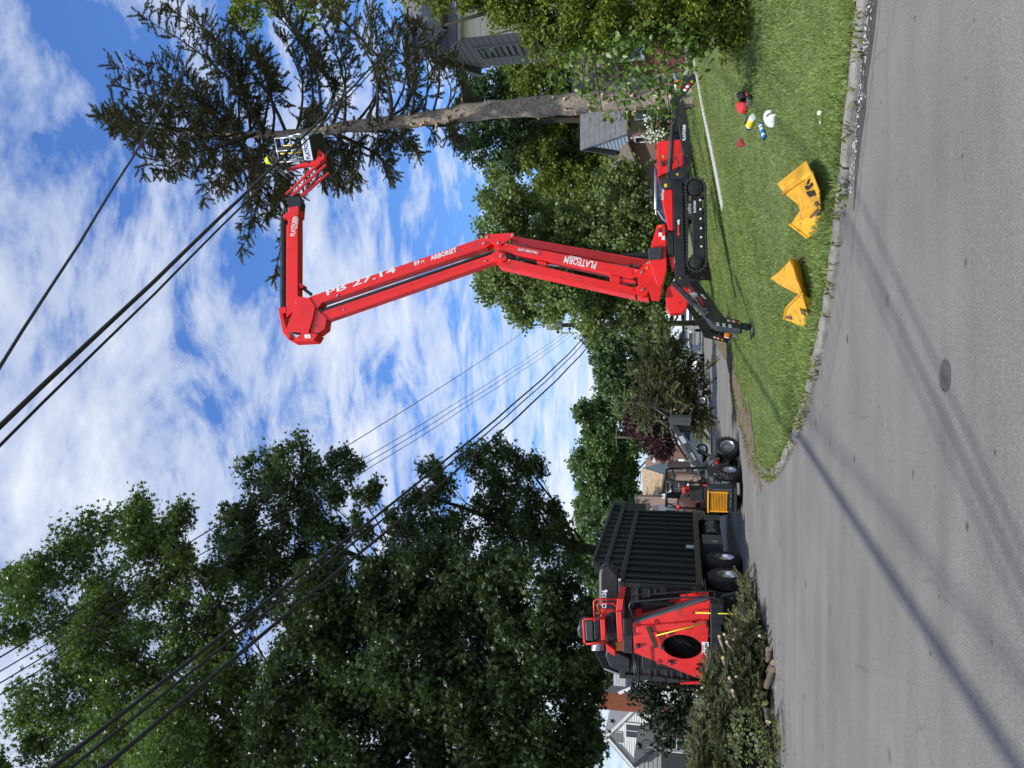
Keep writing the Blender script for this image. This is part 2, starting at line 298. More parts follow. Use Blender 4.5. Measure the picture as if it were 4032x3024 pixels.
def asphalt():
    m = bpy.data.materials.new('weathered_asphalt'); m.use_nodes = True; nt = m.node_tree; N = nt.nodes; L = nt.links; b = N['Principled BSDF']; b.inputs['Roughness'].default_value = .88; b.inputs['Specular IOR Level'].default_value = .3
    tc = N.new('ShaderNodeTexCoord')
    def nz(sc, det=4, rg=.6, st=None, loc=(0, 0, 0), rot=0):
        v = tc.outputs['Object']
        if st: mp = N.new('ShaderNodeMapping'); mp.inputs['Scale'].default_value = st; mp.inputs['Location'].default_value = loc; mp.inputs['Rotation'].default_value = (0, 0, R(rot)); L.new(v, mp.inputs[0]); v = mp.outputs[0]
        n = N.new('ShaderNodeTexNoise'); n.inputs['Scale'].default_value = sc; n.inputs['Detail'].default_value = det; n.inputs['Roughness'].default_value = rg; L.new(v, n.inputs[0]); return n.outputs['Fac']
    def rng(f, a, c, lo=0., hi=1.):
        r = N.new('ShaderNodeMapRange'); r.inputs[1].default_value = a; r.inputs[2].default_value = c; r.inputs[3].default_value = lo; r.inputs[4].default_value = hi; L.new(f, r.inputs[0]); return r.outputs[0]
    def mul(a, f):
        x = N.new('ShaderNodeMix'); x.data_type = 'RGBA'; x.blend_type = 'MULTIPLY'; x.inputs[0].default_value = 1
        if isinstance(a, tuple): x.inputs[6].default_value = (*a, 1)
        else: L.new(a, x.inputs[6])
        L.new(f, x.inputs[7]); return x.outputs[2]
    c = mul((.190, .180, .162), rng(nz(95, 3, .75), .28, .74, .42, 1.5))     # aggregate
    c = mul(c, rng(nz(26, 3, .7), .3, .7, .86, 1.14))
    c = mul(c, rng(nz(.55, 6, .6), .3, .72, .82, 1.12))                      # broad patches
    c = mul(c, rng(nz(1.2, 5, .6, (.25, 1.6, 1), (3, 2, 0), -24), .34, .66, .88, 1.09))   # wheel streaks along the road
    def spots(sc, thr, dark, st=(1, 1, 1), loc=(0, 0, 0)):
        mp = N.new('ShaderNodeMapping'); mp.inputs['Scale'].default_value = st; mp.inputs['Location'].default_value = loc; L.new(tc.outputs['Object'], mp.inputs[0])
        v = N.new('ShaderNodeTexVoronoi'); v.inputs['Scale'].default_value = sc; v.inputs['Randomness'].default_value = 1; L.new(mp.outputs[0], v.inputs['Vector'])
        k_ = N.new('ShaderNodeMath'); k_.operation = 'SUBTRACT'; L.new(v.outputs['Distance'], k_.inputs[0]); sp = N.new('ShaderNodeSeparateColor'); L.new(v.outputs['Color'], sp.inputs[0])
        q = N.new('ShaderNodeMath'); q.operation = 'MULTIPLY'; L.new(sp.outputs[0], q.inputs[0]); q.inputs[1].default_value = thr; L.new(q.outputs[0], k_.inputs[1])
        return rng(k_.outputs[0], -.02, .03, dark, 1.)
    c = mul(c, spots(1.9, .10, .42)); c = mul(c, spots(4.1, .085, .5, loc=(3, 1, 0)))
    c = mul(c, spots(.8, .09, .62, loc=(1, 5, 0)))
    # hairline cracks
    wv = N.new('ShaderNodeTexVoronoi'); wv.feature = 'DISTANCE_TO_EDGE'; wv.inputs['Scale'].default_value = .33; mp = N.new('ShaderNodeMapping'); L.new(tc.outputs['Object'], mp.inputs[0])
    ad = N.new('ShaderNodeMix'); ad.data_type = 'VECTOR'; ad.inputs[0].default_value = .22; L.new(tc.outputs['Object'], ad.inputs[4]); nn = N.new('ShaderNodeTexNoise'); nn.inputs['Scale'].default_value = 1.5; L.new(tc.outputs['Object'], nn.inputs[0]); L.new(nn.outputs['Color'], ad.inputs[5]); L.new(ad.outputs[1], wv.inputs['Vector'])
    ck = N.new('ShaderNodeMath'); ck.operation = 'ADD'; L.new(rng(wv.outputs['Distance'], .0015, .006, 0, 1), ck.inputs[0]); L.new(rng(nz(.5, 3), .50, .58, 1, 0), ck.inputs[1]); 
    c = mul(c, rng(ck.outputs[0], 0, .9, .82, 1.))
    L.new(c, b.inputs['Base Color'])
    bp = N.new('ShaderNodeBump'); bp.inputs['Strength'].default_value = .55; bp.inputs['Distance'].default_value = .012; L.new(nz(120, 3, .7), bp.inputs['Height']); L.new(bp.outputs[0], b.inputs['Normal'])
    return m
M['asphalt'] = asphalt()
M['grassground'] = mat('turf', (.10, .135, .04), .95, var=.35, vscale=2.2, bump=.6, bscale=60, dirt=.25, dirtcol=(.12, .12, .04), dscale=.8)
M['mud'] = mat('mud', (.14, .105, .065), .95, var=.45, vscale=5, bump=1, bscale=22, dirt=.4, dirtcol=(.06, .045, .028), dscale=4)
M['kerb'] = mat('old_concrete', (.22, .21, .185), .92, var=.38, vscale=5, bump=.7, bscale=35, dirt=.6, dirtcol=(.12, .115, .08), dscale=7)
M['concrete'] = mat('pale_concrete', (.42, .41, .385), .9, var=.12, vscale=4, bump=.3, bscale=50, dirt=.2, dirtcol=(.25, .24, .2))
mb = MB(); mb.add([(-90, -40, 0), (90, -40, 0), (90, 340, 0), (-90, 340, 0)], [(0, 1, 2, 3)])
struct('road', mb, M['asphalt'])

def terrain():
    xs = np.concatenate([np.linspace(-1500, -100, 12), np.linspace(-90, -14, 26), np.arange(-13.5, -2.5, .4), np.arange(-2.4, 11, .15), np.linspace(11.4, 40, 40), np.linspace(45, 1500, 20)])
    ys = np.concatenate([np.linspace(-1500, -50, 8), np.linspace(-40, 4, 24), np.arange(4.2, 30, .15), np.linspace(30.5, 90, 80), np.linspace(95, 330, 30), np.linspace(345, 1800, 8)])
    X, Y = np.meshgrid(xs, ys); P = np.stack([X.ravel(), Y.ravel()], 1); ins = inpoly(P, PR) & (seg_d(P, KF) > .10) | inpoly(P, PLF) & (seg_d(P, KL) > .1)
    Z = zg_np(P); Z[~ins] = -.06; far = (np.abs(P[:, 0]) > 95) | (P[:, 1] > 335) | (P[:, 1] < -45); Z[far] = .3
    nx, ny = len(xs), len(ys); idx = np.arange(nx * ny).reshape(ny, nx)
    q = np.stack([idx[:-1, :-1], idx[:-1, 1:], idx[1:, 1:], idx[1:, :-1]], -1).reshape(-1, 4)
    up = ins | far; q = q[up[q].any(1)]
    me = bpy.data.meshes.new('ground'); me.from_pydata(np.column_stack([P, Z]).tolist(), [], q.tolist()); me.polygons.foreach_set('use_smooth', [True] * len(me.polygons)); me.materials.append(M['grassground'])
    tag(link('ground', me), kind='structure')
terrain()

# kerb of separate concrete pieces
kerb = thing('kerb', None, None, (0, 9, 0)); kerb['kind'] = 'structure'
def along(line, s):
    for a, b in zip(line[:-1], line[1:]):
        a, b = Vector(a), Vector(b); l = (b - a).length
        if s <= l: return a + (b - a) * (s / l), (b - a).normalized()
        s -= l
    return b, (b - a).normalized()
def kerbstones(line, L, parent, lmin=.8, lmax=1.3, w=.12, h=.08, smax=60, side=1):
    s = 0
    while s < min(L, smax):
        l = random.uniform(lmin, lmax); n = max(2, int(l / .22)); A = []; 
        for i in range(n + 1):
            p, t = along(line, s + .008 + (l - .018) * i / n); nn = Vector((t.y, -t.x)) * side; jx = random.uniform(-.012, .010); jh = random.uniform(-.012, .006)
            A.append((p + nn * (-.01 + jx), p + nn * (w + random.uniform(-.012, .012)), h + jh))
        v = []; f = []
        for a, b, hh in A: v += [(a.x, a.y, -.05), (a.x, a.y, hh - .03), (a.x + (b.x - a.x) * .2, a.y + (b.y - a.y) * .2, hh), (b.x, b.y, hh + .006), (b.x, b.y, -.05)]
        for i in range(n): f += [(i * 5 + k_, i * 5 + k_ + 1, i * 5 + 6 + k_, i * 5 + 5 + k_) for k_ in range(4)]
        f += [(0, 1, 2, 3, 4), tuple(n * 5 + k_ for k_ in (4, 3, 2, 1, 0))]
        m_ = MB(); m_.add(v, f); m_.build('kerb_stone', M['kerb'], parent, bevel=.012); s += l
line = KF[2:17]
kerbstones(line, 40, kerb, smax=sum((Vector(b) - Vector(a)).length for a, b in zip(line[:-1], line[1:])))
kerb2 = thing('kerb', None, None, (-8.5, 18, 0)); kerb2['kind'] = 'structure'; kerbstones([(p[0], p[1]) for p in KL[1:7]], 40, kerb2, lmin=2.2, lmax=2.6, side=-1, smax=24)

# churned mud between the lawn and the side street
def strip(name, line, s0, s1, d0, d1, m, step=.22, cross=5, lift=.014, ragged=.22, side=1, rough=.0, flat=False):
    n = int((s1 - s0) / step); v = []; f = []
    for i in range(n + 1):
        p, t = along(line, s0 + (s1 - s0) * i / n); nn = Vector((t.y, -t.x)) * side; e0 = d0 + ragged * .3 * random.uniform(-1, 1); e1 = d1 + (0 if flat else ragged * random.uniform(-1, 1)); e0 = e0 + (ragged * random.uniform(-1, 1) if flat else 0); tp = min(1, i / 4, (n - i) / 4); e1 = e0 + (e1 - e0) * max(.08, tp)
        for k_ in range(cross):
            q = p + nn * (e0 + (e1 - e0) * k_ / (cross - 1)); zz = 0 if flat else max(0, zg(q.x, q.y)); v.append((q.x, q.y, zz + lift + random.uniform(0, rough) * (0 < k_ < cross - 1)))
    for i in range(n):
        for k_ in range(cross - 1): f.append((i * cross + k_, i * cross + k_ + 1, (i + 1) * cross + k_ + 1, (i + 1) * cross + k_))
    b = MB(); b.add(v, f); return b.build(name, m, smooth=True)
lenf = lambda a, b: sum((Vector(KF[i + 1]) - Vector(KF[i])).length for i in range(a, b))
tag(strip('mud_verge', KF[11:18], 2.5, 22, .16, .95, M['mud'], rough=.035), kind='structure')
tag(strip('gutter_dirt', KF[12:17], 0.3, 12, -.55, .02, M['mud'], lift=.005, ragged=.2, flat=True), kind='structure')
M['gutter'] = mat('damp_gutter_silt', (.055, .05, .044), .55, var=.35, vscale=9, bump=.4, bscale=40)
tag(strip('gutter_silt', KF[3:7], .2, 4.7, -.36, .0, M['gutter'], lift=.004, ragged=.05, flat=True), kind='structure')
M['silt'] = mat('dry_gutter_silt', (.145, .138, .122), .95, var=.2, vscale=6, bump=.3)
tag(strip('gutter_silt', KF[3:9], .1, 8.0, -.5, .0, M['silt'], lift=.002, ragged=.03, flat=True), kind='structure')

# concrete walk with a low block at its end, at the back of the lawn
wk = thing('concrete_walk', None, None, (7, 18.4, .9)); wk['kind'] = 'structure'
for i in range(6):
    x0 = 4.2 + i * 1.2; m_ = MB(); Q = [(x0, 18.85 - i * .155 - .3), (x0 + 1.185, 18.85 - (i + 1) * .155 - .3), (x0 + 1.185, 18.85 - (i + 1) * .155 + .3), (x0, 18.85 - i * .155 + .3)]; Zs = [zg(x0, 18.9 - i * .155) + .03, zg(x0 + 1.185, 18.8 - i * .155) + .03]; Zs = [Zs[0], Zs[1], Zs[1], Zs[0]]
    m_.add([(x, y, z - .2) for (x, y), z in zip(Q, Zs)] + [(x, y, z) for (x, y), z in zip(Q, Zs)], [(0, 1, 5, 4), (4, 5, 6, 7), (1, 2, 6, 5), (2, 3, 7, 6), (3, 0, 4, 7)]); m_.build('slab', M['concrete'], wk, bevel=.01)
m_ = MB(); c = at('a', 800, 70, 18.0); m_.bx(c.x - .25, c.x + 1.6, 17.95, 18.25, c.z - .45, c.z + .16); m_.build('step_block', M['concrete'], wk, bevel=.015)

# grass blades on the corner lawn
def grass():
    n = 520000; P = np.column_stack([RNG.uniform(-2, 11.5, n), RNG.uniform(5, 26, n)])
    keep = RNG.random(n) < np.minimum(1, (9.5 / P[:, 1]) ** 1.35)
    keep &= np.abs(P[:, 0]) < P[:, 1] * .60 + 1
    far = np.column_stack([RNG.uniform(-1, 24, 160000), RNG.uniform(26, 60, 160000)]); far = far[np.abs(far[:, 0]) < far[:, 1] * .5]; P = np.concatenate([P[keep], far]); d = seg_d(P, KF); k2 = inpoly(P, PR) & (d > .14); P = P[k2]; d = d[k2]
    mud = (seg_d(P, KF[11:18]) < .95 + .3 * np.sin(P[:, 1] * 3)) & (P[:, 1] > 17.5); P = P[~mud | (RNG.random(len(P)) < .06)]
    wkm = (np.abs(P[:, 1] - (18.85 - (P[:, 0] - 4.2) * .129)) < .33) & (P[:, 0] > 4.2); P = P[~wkm]
    z = zg_np(P); pos = np.column_stack([P, z - .004]); n = len(P)
    g = np.sin(P[:, 0] * 1.1 + 2 * np.sin(P[:, 1] * .7)) * .5 + .5
    lean = RNG.normal(size=(n, 3)) * .42; lean[:, 2] = 1; tan = RNG.normal(size=(n, 3)); tan[:, 2] = 0
    rot = rot_from(tan, np.cross(lean, tan))     # x axis up the blade
    up = lean / np.linalg.norm(lean, axis=1, keepdims=True); sidev = np.cross(up, tan); sidev /= np.linalg.norm(sidev, axis=1, keepdims=True); rot = np.stack([up, sidev, np.cross(up, sidev)], 2)
    wd = .062 * np.clip(P[:, 1] / 9, .9, 2.2).mean()
    tv = np.array([(0, -wd, 0), (0, wd, 0), (.55, wd * .75, .06), (.55, -wd * .75, .06), (1, 0, .26)]); tf = np.array([(0, 1, 2), (0, 2, 3), (3, 2, 4)])
    o = scatter('lawn_grass', tv, tf, pos, rot, RNG.uniform(.035, .066, n) * (.8 + .35 * g) * np.where(P[:, 1] > 26, 1.8, 1), M['blade']); tag(o, 'mown green grass of the corner lawn', 'grass', kind='stuff')
    # ragged tufts spilling over the kerb and growing in its joints
    T = []; 
    for i in range(320):
        s = random.uniform(.5, 24); p, t = along(KF[3:17], s); nn = Vector((t.y, -t.x)); q = p + nn * random.choice((.0, .16, .17, .18, -.01)); k_ = random.randint(5, 16)
        for j in range(k_): T.append((q.x + random.gauss(0, .05), q.y + random.gauss(0, .05), .06 if random.random() < .8 else .0))
    T = np.array(T); n = len(T); lean = RNG.normal(size=(n, 3)) * .6; lean[:, 2] = 1; up = lean / np.linalg.norm(lean, axis=1, keepdims=True); sidev = np.cross(up, RNG.normal(size=(n, 3))); sidev /= np.linalg.norm(sidev, axis=1, keepdims=True)
    o = scatter('kerb_weeds', tv, tf, T, np.stack([up, sidev, np.cross(up, sidev)], 2), RNG.uniform(.04, .11, n), M['bladedry']); tag(o, 'dry weeds growing along the kerb joints', 'weeds', kind='stuff')
M['blade'] = leafmat('grass_blade', (.215, .285, .092), isl=.36, trans=.35, var=.30, vscale=.75, tcol=(1.2, 1.25, .6))
M['bladedry'] = leafmat('weed_blade', (.16, .19, .055), isl=.5, trans=.25, var=.3)
grass()

# valve cover set in the road
vc = gr('D', 2042, 812, 0); t = thing('valve_cover', 'small round iron valve cover set in the foreground asphalt', 'cover', (vc.x, vc.y, 0), 0)
M['iron'] = mat('cast_iron', (.10, .097, .092), .6, .4, var=.3, vscale=30, bump=.5, bscale=60)
MB().lathe([(.105, -.02), (.105, .004), (.092, .006), (.089, .002)], (0, 0, 0), (0, 0, 1), 28).build('rim', M['iron'], t, auto=True)
MB().lathe([(0, .004), (.086, .004), (.086, -.02)], (0, 0, 0), (0, 0, 1), 28).build('lid', M['iron'], t, auto=True)
for i in range(3):
    b = MB(); b.box((0, (i - 1) * .035, .005), (.09 - .02 * abs(i - 1), .010, .004)); b.build('raised_bar', M['iron'], t)
# ================================================================ TRACKED BOOM LIFT
lift = thing('tracked_boom_lift', 'red articulated boom lift on black rubber tracks with outriggers set on the lawn', 'boom lift', (3.9, 19.9, .8))
PC = Pl((2.7, 19.4), (5.1, 19.4)); PB = Pl((3.0, 19.75), (4.0, 19.97))
def part(pl, z, pts, a, b, name, m, parent=lift, bevel=.012):
    return MB().poly(pl, z, pts, a, b).build(name, M[m], parent, bevel=bevel)
def rod(p0, p1, r, name, m, parent=lift, n=14): return MB().cyl(p0, p1, r, n).build(name, M[m], parent, auto=True)
def bolt(p, nrm, r, parent, m='steel', h=.025): return MB().lathe([(0, h), (r * .8, h), (r, h * .5), (r, -.02)], p, -nrm, 10).build('bolt', M[m], parent, auto=True)
def tri_sign(pl, z, x, y, s, parent, off=-.004, up=(-1, 0)):
    # yellow warning triangle, apex towards the sky
    q = lambda k_: [(x - 1.0 * s * k_, y), (x + .6 * s * k_, y - .9 * s * k_), (x + .6 * s * k_, y + .9 * s * k_)]
    o = part(pl, z, q(1), off - .003, off, 'warning_sign', 'bdecal', parent, 0); part(pl, z, q(.8), off - .005, off - .003, 'sign_face', 'ydecal', o, 0)
    MB().poly(pl, z, [(x - .25 * s, y - .12 * s), (x + .3 * s, y - .25 * s), (x + .3 * s, y + .3 * s), (x - .1 * s, y + .1 * s)], off - .007, off - .005).build('sign_symbol', M['bdecal'], o)
# ---- tracks
padmesh = None
def make_track(off):
    global padmesh
    nm = 'near' if off == 0 else 'far'
    C1, C2 = PC.pt('b', 744, -362, off), PC.pt('b', 757, 288, off); r = .232; w = .27; n = PC.n
    ax = (C1 - C2).normalized(); upv = Vector((0, 0, 1)); upv = (upv - ax * upv.dot(ax)).normalized()
    tr = MB(); loop = []; K = 14
    for k_ in range(K + 1): a = -PI / 2 + PI * k_ / K; loop.append(C1 + (ax * math.cos(a) + upv * math.sin(a)) * r)
    for i in range(1, 9): loop.append(C1 + (C2 - C1) * i / 9 + upv * (r - .018 * math.sin(PI * i / 9)))
    for k_ in range(K + 1): a = PI / 2 + PI * k_ / K; loop.append(C2 + (ax * math.cos(a) + upv * math.sin(a)) * r)
    for i in range(1, 9): loop.append(C2 + (C1 - C2) * i / 9 - upv * r)
    m = len(loop); v = []; f = []; cen = (C1 + C2) / 2
    for i, p in enumerate(loop):
        t_ = (loop[(i + 1) % m] - loop[i - 1]).normalized(); o_ = t_.cross(n); o_ = o_ if o_.dot(p - cen) > 0 else -o_
        v += [p + o_ * .012, p + o_ * .012 + n * w, p - o_ * .022 + n * w, p - o_ * .022]
    for i in range(m):
        j = (i + 1) % m; f += [(i * 4 + k_, i * 4 + (k_ + 1) % 4, j * 4 + (k_ + 1) % 4, j * 4 + k_) for k_ in range(4)]
    belt = tr.add(v, f).build('track_belt', M['rubber'], lift)
    per = [0]
    for i in range(m): per.append(per[-1] + (loop[(i + 1) % m] - loop[i]).length)
    N_ = int(per[-1] / .088)
    if padmesh is None:
        padmesh = MB().box((0, 0, 0), (.046, w + .006, .030)).mesh('tread_bar'); padmesh.materials.append(M['rubber'])
    for q in range(N_):
        s_ = per[-1] * q / N_; i = max(k_ for k_ in range(m) if per[k_] <= s_); t = (s_ - per[i]) / (per[i + 1] - per[i]); p = loop[i].lerp(loop[(i + 1) % m], t)
        td = (loop[(i + 1) % m] - loop[i]).normalized(); o_ = td.cross(n); o_ = o_ if o_.dot(p - cen) > 0 else -o_
        ob = bpy.data.objects.new('tread_bar', padmesh); COL.objects.link(ob); ob.parent = belt
        ob.matrix_local = Matrix.Translation(p + o_ * .026 + n * (w / 2)) @ Matrix((td, n, td.cross(n))).transposed().to_4x4()
    fr = part(PC, 'b', [(706, -285), (800, -280), (828, 60), (832, 235), (792, 325), (735, 330)], off + .02, off + .2, 'roller_frame', 'black', lift, .015)
    if off == 0:
        part(PC, 'b', [(722, -180), (730, -180), (737, 300), (727, 300)], .012, .022, 'frame_edge', 'dgrey', fr, 0)
        for x, y in ((790, -248), (793, -168), (795, -86), (798, -3), (799, 75), (801, 155)): bolt(PC.pt('b', x, y, .02), PC.n, .026, fr, 'decal')
        for x, y in ((728, -262), (745, 118)): MB().lathe([(.05, -.005), (.05, .02), (.035, .022), (.02, -.01)], PC.pt('b', x, y, .02), -PC.n, 14).build('boss', M['black'], fr, auto=True)
        text('PLATFORM', PC.pt('b', 744, -138, .018), (1, 0, 0), (0, 0, 1), .075, M['decal'], fr, sx=.8)
    for C_, rr in ((C1, .16), (C2, .15)):
        wl = MB().lathe([(0, -.015), (.055, -.02), (.115, -.012), (.125, .02), (rr + .02, .03), (rr + .045, .06), (rr + .045, .2), (0, .2)], C_, n, 22).build('drive_wheel', M['black'], lift, auto=True)
        for k_ in range(12):
            a = 2 * PI * k_ / 12; d_ = ax * math.cos(a) + upv * math.sin(a); b = MB(); b.box(C_ + d_ * (rr + .032) + n * .1, (.05, .1, .05), Matrix((d_, n, d_.cross(n))).transposed()); b.build('sprocket_tooth', M['black'], wl)
    for i in range(5):
        p = C2.lerp(C1, .12 + .76 * i / 4) - upv * (r - .085); MB().lathe([(0, 0), (.06, 0), (.066, .02), (.066, .2), (0, .2)], p + n * .03, n, 14).build('roller', M['black'], lift, auto=True)
make_track(0); make_track(.82)
# ---- chassis
beam = part(PC, 'b', [(552, -443), (634, -443), (660, 430), (570, 430)], .03, .18, 'chassis_beam', 'black')
part(PC, 'b', [(552, -443), (634, -443), (660, 430), (570, 430)], .92, 1.07, 'chassis_beam', 'black')
part(PC, 'b', [(600, -400), (650, -400), (690, 400), (620, 400)], .19, .91, 'undercarriage', 'black')
part(PC, 'b', [(592, -32), (606, -32), (606, 40), (617, 40), (601, 72), (583, 40), (592, 40)], .022, .03, 'direction_arrow', 'rdecal', beam, 0)
part(PC, 'b', [(594, -36), (608, -36), (608, -70), (618, -70), (602, -80), (600, -80), (584, -56), (594, -60)], .022, .03, 'direction_arrow', 'decal', beam, 0)
hood = part(PC, 'a', [(410, 812), (428, 786), (618, 770), (640, 900), (642, 1000), (602, 1012), (420, 1096)], .22, .98, 'engine_hood', 'red', lift, .02)
part(PC, 'a', [(412, 812), (440, 806), (448, 1084), (422, 1094)], .214, .222, 'hood_edge', 'red', hood, 0)
tri_sign(PC, 'a', 466, 922, 20, hood, .218)
part(PC, 'a', [(440, 960), (460, 950), (476, 975), (470, 1000), (445, 990)], .1, .22, 'filler_cap', 'dgrey', hood)
part(PC, 'a', [(440, 1120), (470, 1105), (545, 1100), (545, 1195), (470, 1205), (440, 1190)], .2, .8, 'hydraulic_valve', 'dgrey', lift)
part(PC, 'a', [(475, 1160), (500, 1158), (502, 1185), (477, 1188)], .19, .2, 'valve_label', 'ydecal', lift, 0)
deck = part(PC, 'a', [(450, 1250), (470, 1212), (548, 1205), (556, 1560), (512, 1560), (480, 1400)], .24, .9, 'side_cover', 'red', lift, .015)
text('PLATFORM', PC.pt('a', 463, 1300, .235), (1, 0, -.06), (0, 0, 1), .085, M['decal'], deck, sx=.75)
part(PC, 'b', [(510, -60), (552, -60), (566, 345), (540, 350), (518, 250)], .3, .9, 'side_cover', 'red', lift, .012)
part(PC, 'b', [(520, 75), (552, 75), (555, 135), (522, 135)], .26, .32, 'control_box', 'white', lift)
part(PC, 'b', [(528, 85), (545, 85), (546, 125), (530, 125)], .252, .26, 'control_screen', 'dgrey', lift, 0)
lb = part(PC, 'b', [(490, 565), (500, 515), (525, 500), (665, 500), (702, 560), (668, 700), (640, 732), (526, 742), (495, 695)], .3, 1.0, 'battery_box', 'red', lift, .02)
part(PC, 'b', [(493, 650), (664, 652), (664, 656), (493, 655)], .294, .302, 'lid_seam', 'red2', lb, 0)
part(PC, 'b', [(598, 640), (606, 640), (606, 662), (598, 662)], .28, .3, 'latch', 'red', lb, 0)
# ---- turntable and turret
MB().lathe([(.36, -.1), (.42, -.08), (.42, .06), (.34, .1)], PC.pt('b', 530, 150, .55), (0, 0, 1), 26).build('slew_ring', M['black'], lift, auto=True)
tu = part(PC, 'g', [(1962, 78), (2030, 70), (2042, 230), (2046, 470), (2000, 640), (1975, 640), (1890, 385), (1908, 270)], .22, .86, 'turret', 'red', lift, .015)
part(PC, 'g', [(1884, 280), (2012, 272), (2002, 375), (1890, 382)], .12, .8, 'turret_box', 'dgrey', lift, .02)
for a_, m_ in (((1975, 80), 'odecal'), ((1975, 108), 'dgrey'), ((1977, 145), 'decal'), ((2003, 175), 'decal')):
    x, y = a_; part(PC, 'g', [(x, y), (x + 28, y), (x + 28, y + (18 if m_ == 'odecal' else 34)), (x, y + (18 if m_ == 'odecal' else 34))], .212, .22, 'turret_label', m_, tu, 0)
for a_, m_ in (((1932, 492), 'gdecal'), ((1938, 522), 'bludecal')):
    M.setdefault('gdecal', mat('green_decal', (.02, .2, .09), .5)); M.setdefault('bludecal', mat('blue_decal', (.03, .10, .42), .5))
    x, y = a_; part(PB, 'g', [(x, y), (x + 34, y), (x + 34, y + 28), (x, y + 28)], -.03, -.02, 'turret_label', m_, tu, 0)
# ---- lower boom: arms of the parallelogram between the turret and the elbow
casting = part(PB, 'g', [(1792, 700), (1800, 470), (1868, 398), (1998, 386), (2034, 430), (1984, 738), (1916, 736), (1892, 645), (1872, 690), (1832, 718)], -.02, .02, 'base_plate', 'red')
part(PB, 'g', [(1792, 700), (1800, 470), (1868, 398), (1998, 386), (2034, 430), (1984, 738), (1916, 736), (1892, 645), (1872, 690), (1832, 718)], .42, .46, 'base_plate', 'red')
for x, y in ((1955, 412), (1828, 490), (1838, 640), (1888, 408)): bolt(PB.pt('g', x, y, -.02), PB.n, .045 if x > 1830 else .04, casting)
tri_sign(PB, 'g', 1872, 452, 20, casting, -.024)
arm1 = part(PB, 'g', [(702, 192), (735, 178), (1890, 384), (1868, 440), (1740, 420), (700, 228)], .26, .42, 'lower_arm', 'red')
part(PB, 'g', [(860, 238), (1735, 402), (1730, 432), (850, 266)], .2, .48, 'lower_arm_sleeve', 'red')
arm2 = part(PB, 'g', [(540, 236), (640, 236), (1830, 466), (1856, 500), (1848, 556), (1740, 540), (552, 300)], .05, .37, 'lower_arm', 'red')
arm3 = part(PB, 'g', [(572, 398), (600, 380), (690, 378), (1880, 648), (1890, 722), (1760, 700), (584, 440)], .05, .37, 'lower_arm', 'red')
part(PB, 'g', [(1548, 508), (1640, 525), (1640, 596), (1552, 578)], .06, .34, 'cross_brace', 'red')
part(PB, 'g', [(915, 385), (1000, 405), (1005, 440), (918, 445)], .1, .3, 'cross_brace', 'red')
part(PB, 'g', [(1640, 540), (1780, 560), (1780, 580), (1640, 575)], .1, .3, 'lower_link', 'red')
rod(PB.pt('g', 760, 365, .2), PB.pt('g', 1010, 425, .2), .05, 'lift_cylinder', 'dgrey'); rod(PB.pt('g', 1010, 425, .2), PB.pt('g', 1110, 437, .2), .028, 'cylinder_rod', 'steel')
rod(PB.pt('g', 1700, 345, .55), PB.pt('g', 1880, 352, .55), .07, 'lift_cylinder', 'dgrey'); rod(PB.pt('g', 1640, 342, .55), PB.pt('g', 1900, 330, .55), .04, 'hose', 'black')
d2 = (PB.pt('g', 560, 270) - PB.pt('g', 1800, 510)).normalized(); lf = -PB.d
text('PLATFORM', PB.pt('g', 1436, 430, .05), d2, lf, .27, M['decal'], arm2, sx=.66); text('BASKET', PB.pt('g', 1300, 372, .05), d2, lf, .075, M['decal'], arm2, sx=1.3)
part(PB, 'g', [(748, 262), (962, 300), (945, 350), (730, 316)], .042, .05, 'name_panel', 'rdecal', arm2, 0)
text('TRACKED LIFTS', PB.pt('g', 930, 322, .042), d2, lf, .09, M['decal'], arm2, sx=.9, shear=.3)
for x, y, a_ in ((630, 262, arm2), (660, 400, arm3), (1765, 492, arm2), (1780, 640, arm3)): MB().lathe([(.06, 0), (.075, .012), (.075, -.02)], PB.pt('g', x, y, .05), -PB.n, 16).build('pin_boss', M['red'], a_, auto=True)
for x, y in ((1720, 425), (1755, 545), (1770, 692)): part(PB, 'g', [(x, y - 10), (x + 30, y - 8), (x + 30, y + 10), (x, y + 12)], .03, .3, 'sensor', 'black', lift, .005)
for k_ in range(3): MB().tube([PB.pt('g', 1850, 470 + 14 * k_, .2), PB.pt('g', 1500, 425 + 12 * k_, .42), PB.pt('g', 1000, 330 + 12 * k_, .44), PB.pt('g', 620, 262 + 14 * k_, .42), PB.pt('g', 520, 230 + 14 * k_, .4), PB.pt('g', 400, 262 + 14 * k_, .36), PB.pt('g', 200, 325 + 12 * k_, .36)], .014, 6).build('hose', M['black'], lift, smooth=True)
# ---- elbow
for a, b in ((-.03, .03), (.4, .46)):
    part(PB, 'g', [(455, 160), (712, 146), (722, 160), (720, 182), (586, 260), (530, 245), (478, 200)], a, b, 'elbow_plate', 'red')
    part(PB, 'g', [(500, 345), (560, 300), (640, 326), (655, 378), (610, 402), (545, 388)], a + .02, b + .02, 'elbow_link', 'red')
for x, y in ((482, 188), (702, 168), (578, 238), (600, 352), (455, 240)): bolt(PB.pt('g', x, y, -.03), PB.n, .04, lift)
part(PB, 'g', [(540, 300), (640, 320), (720, 350), (660, 385), (600, 350)], .1, .36, 'elbow_core', 'dgrey')
MB().tube([PB.pt('g', 465, 170, .2), PB.pt('g', 425, 150, .2), PB.pt('g', 405, 165, .2), PB.pt('g', 410, 195, .2)], .03, 8).build('hose', M['black'], lift, smooth=True)
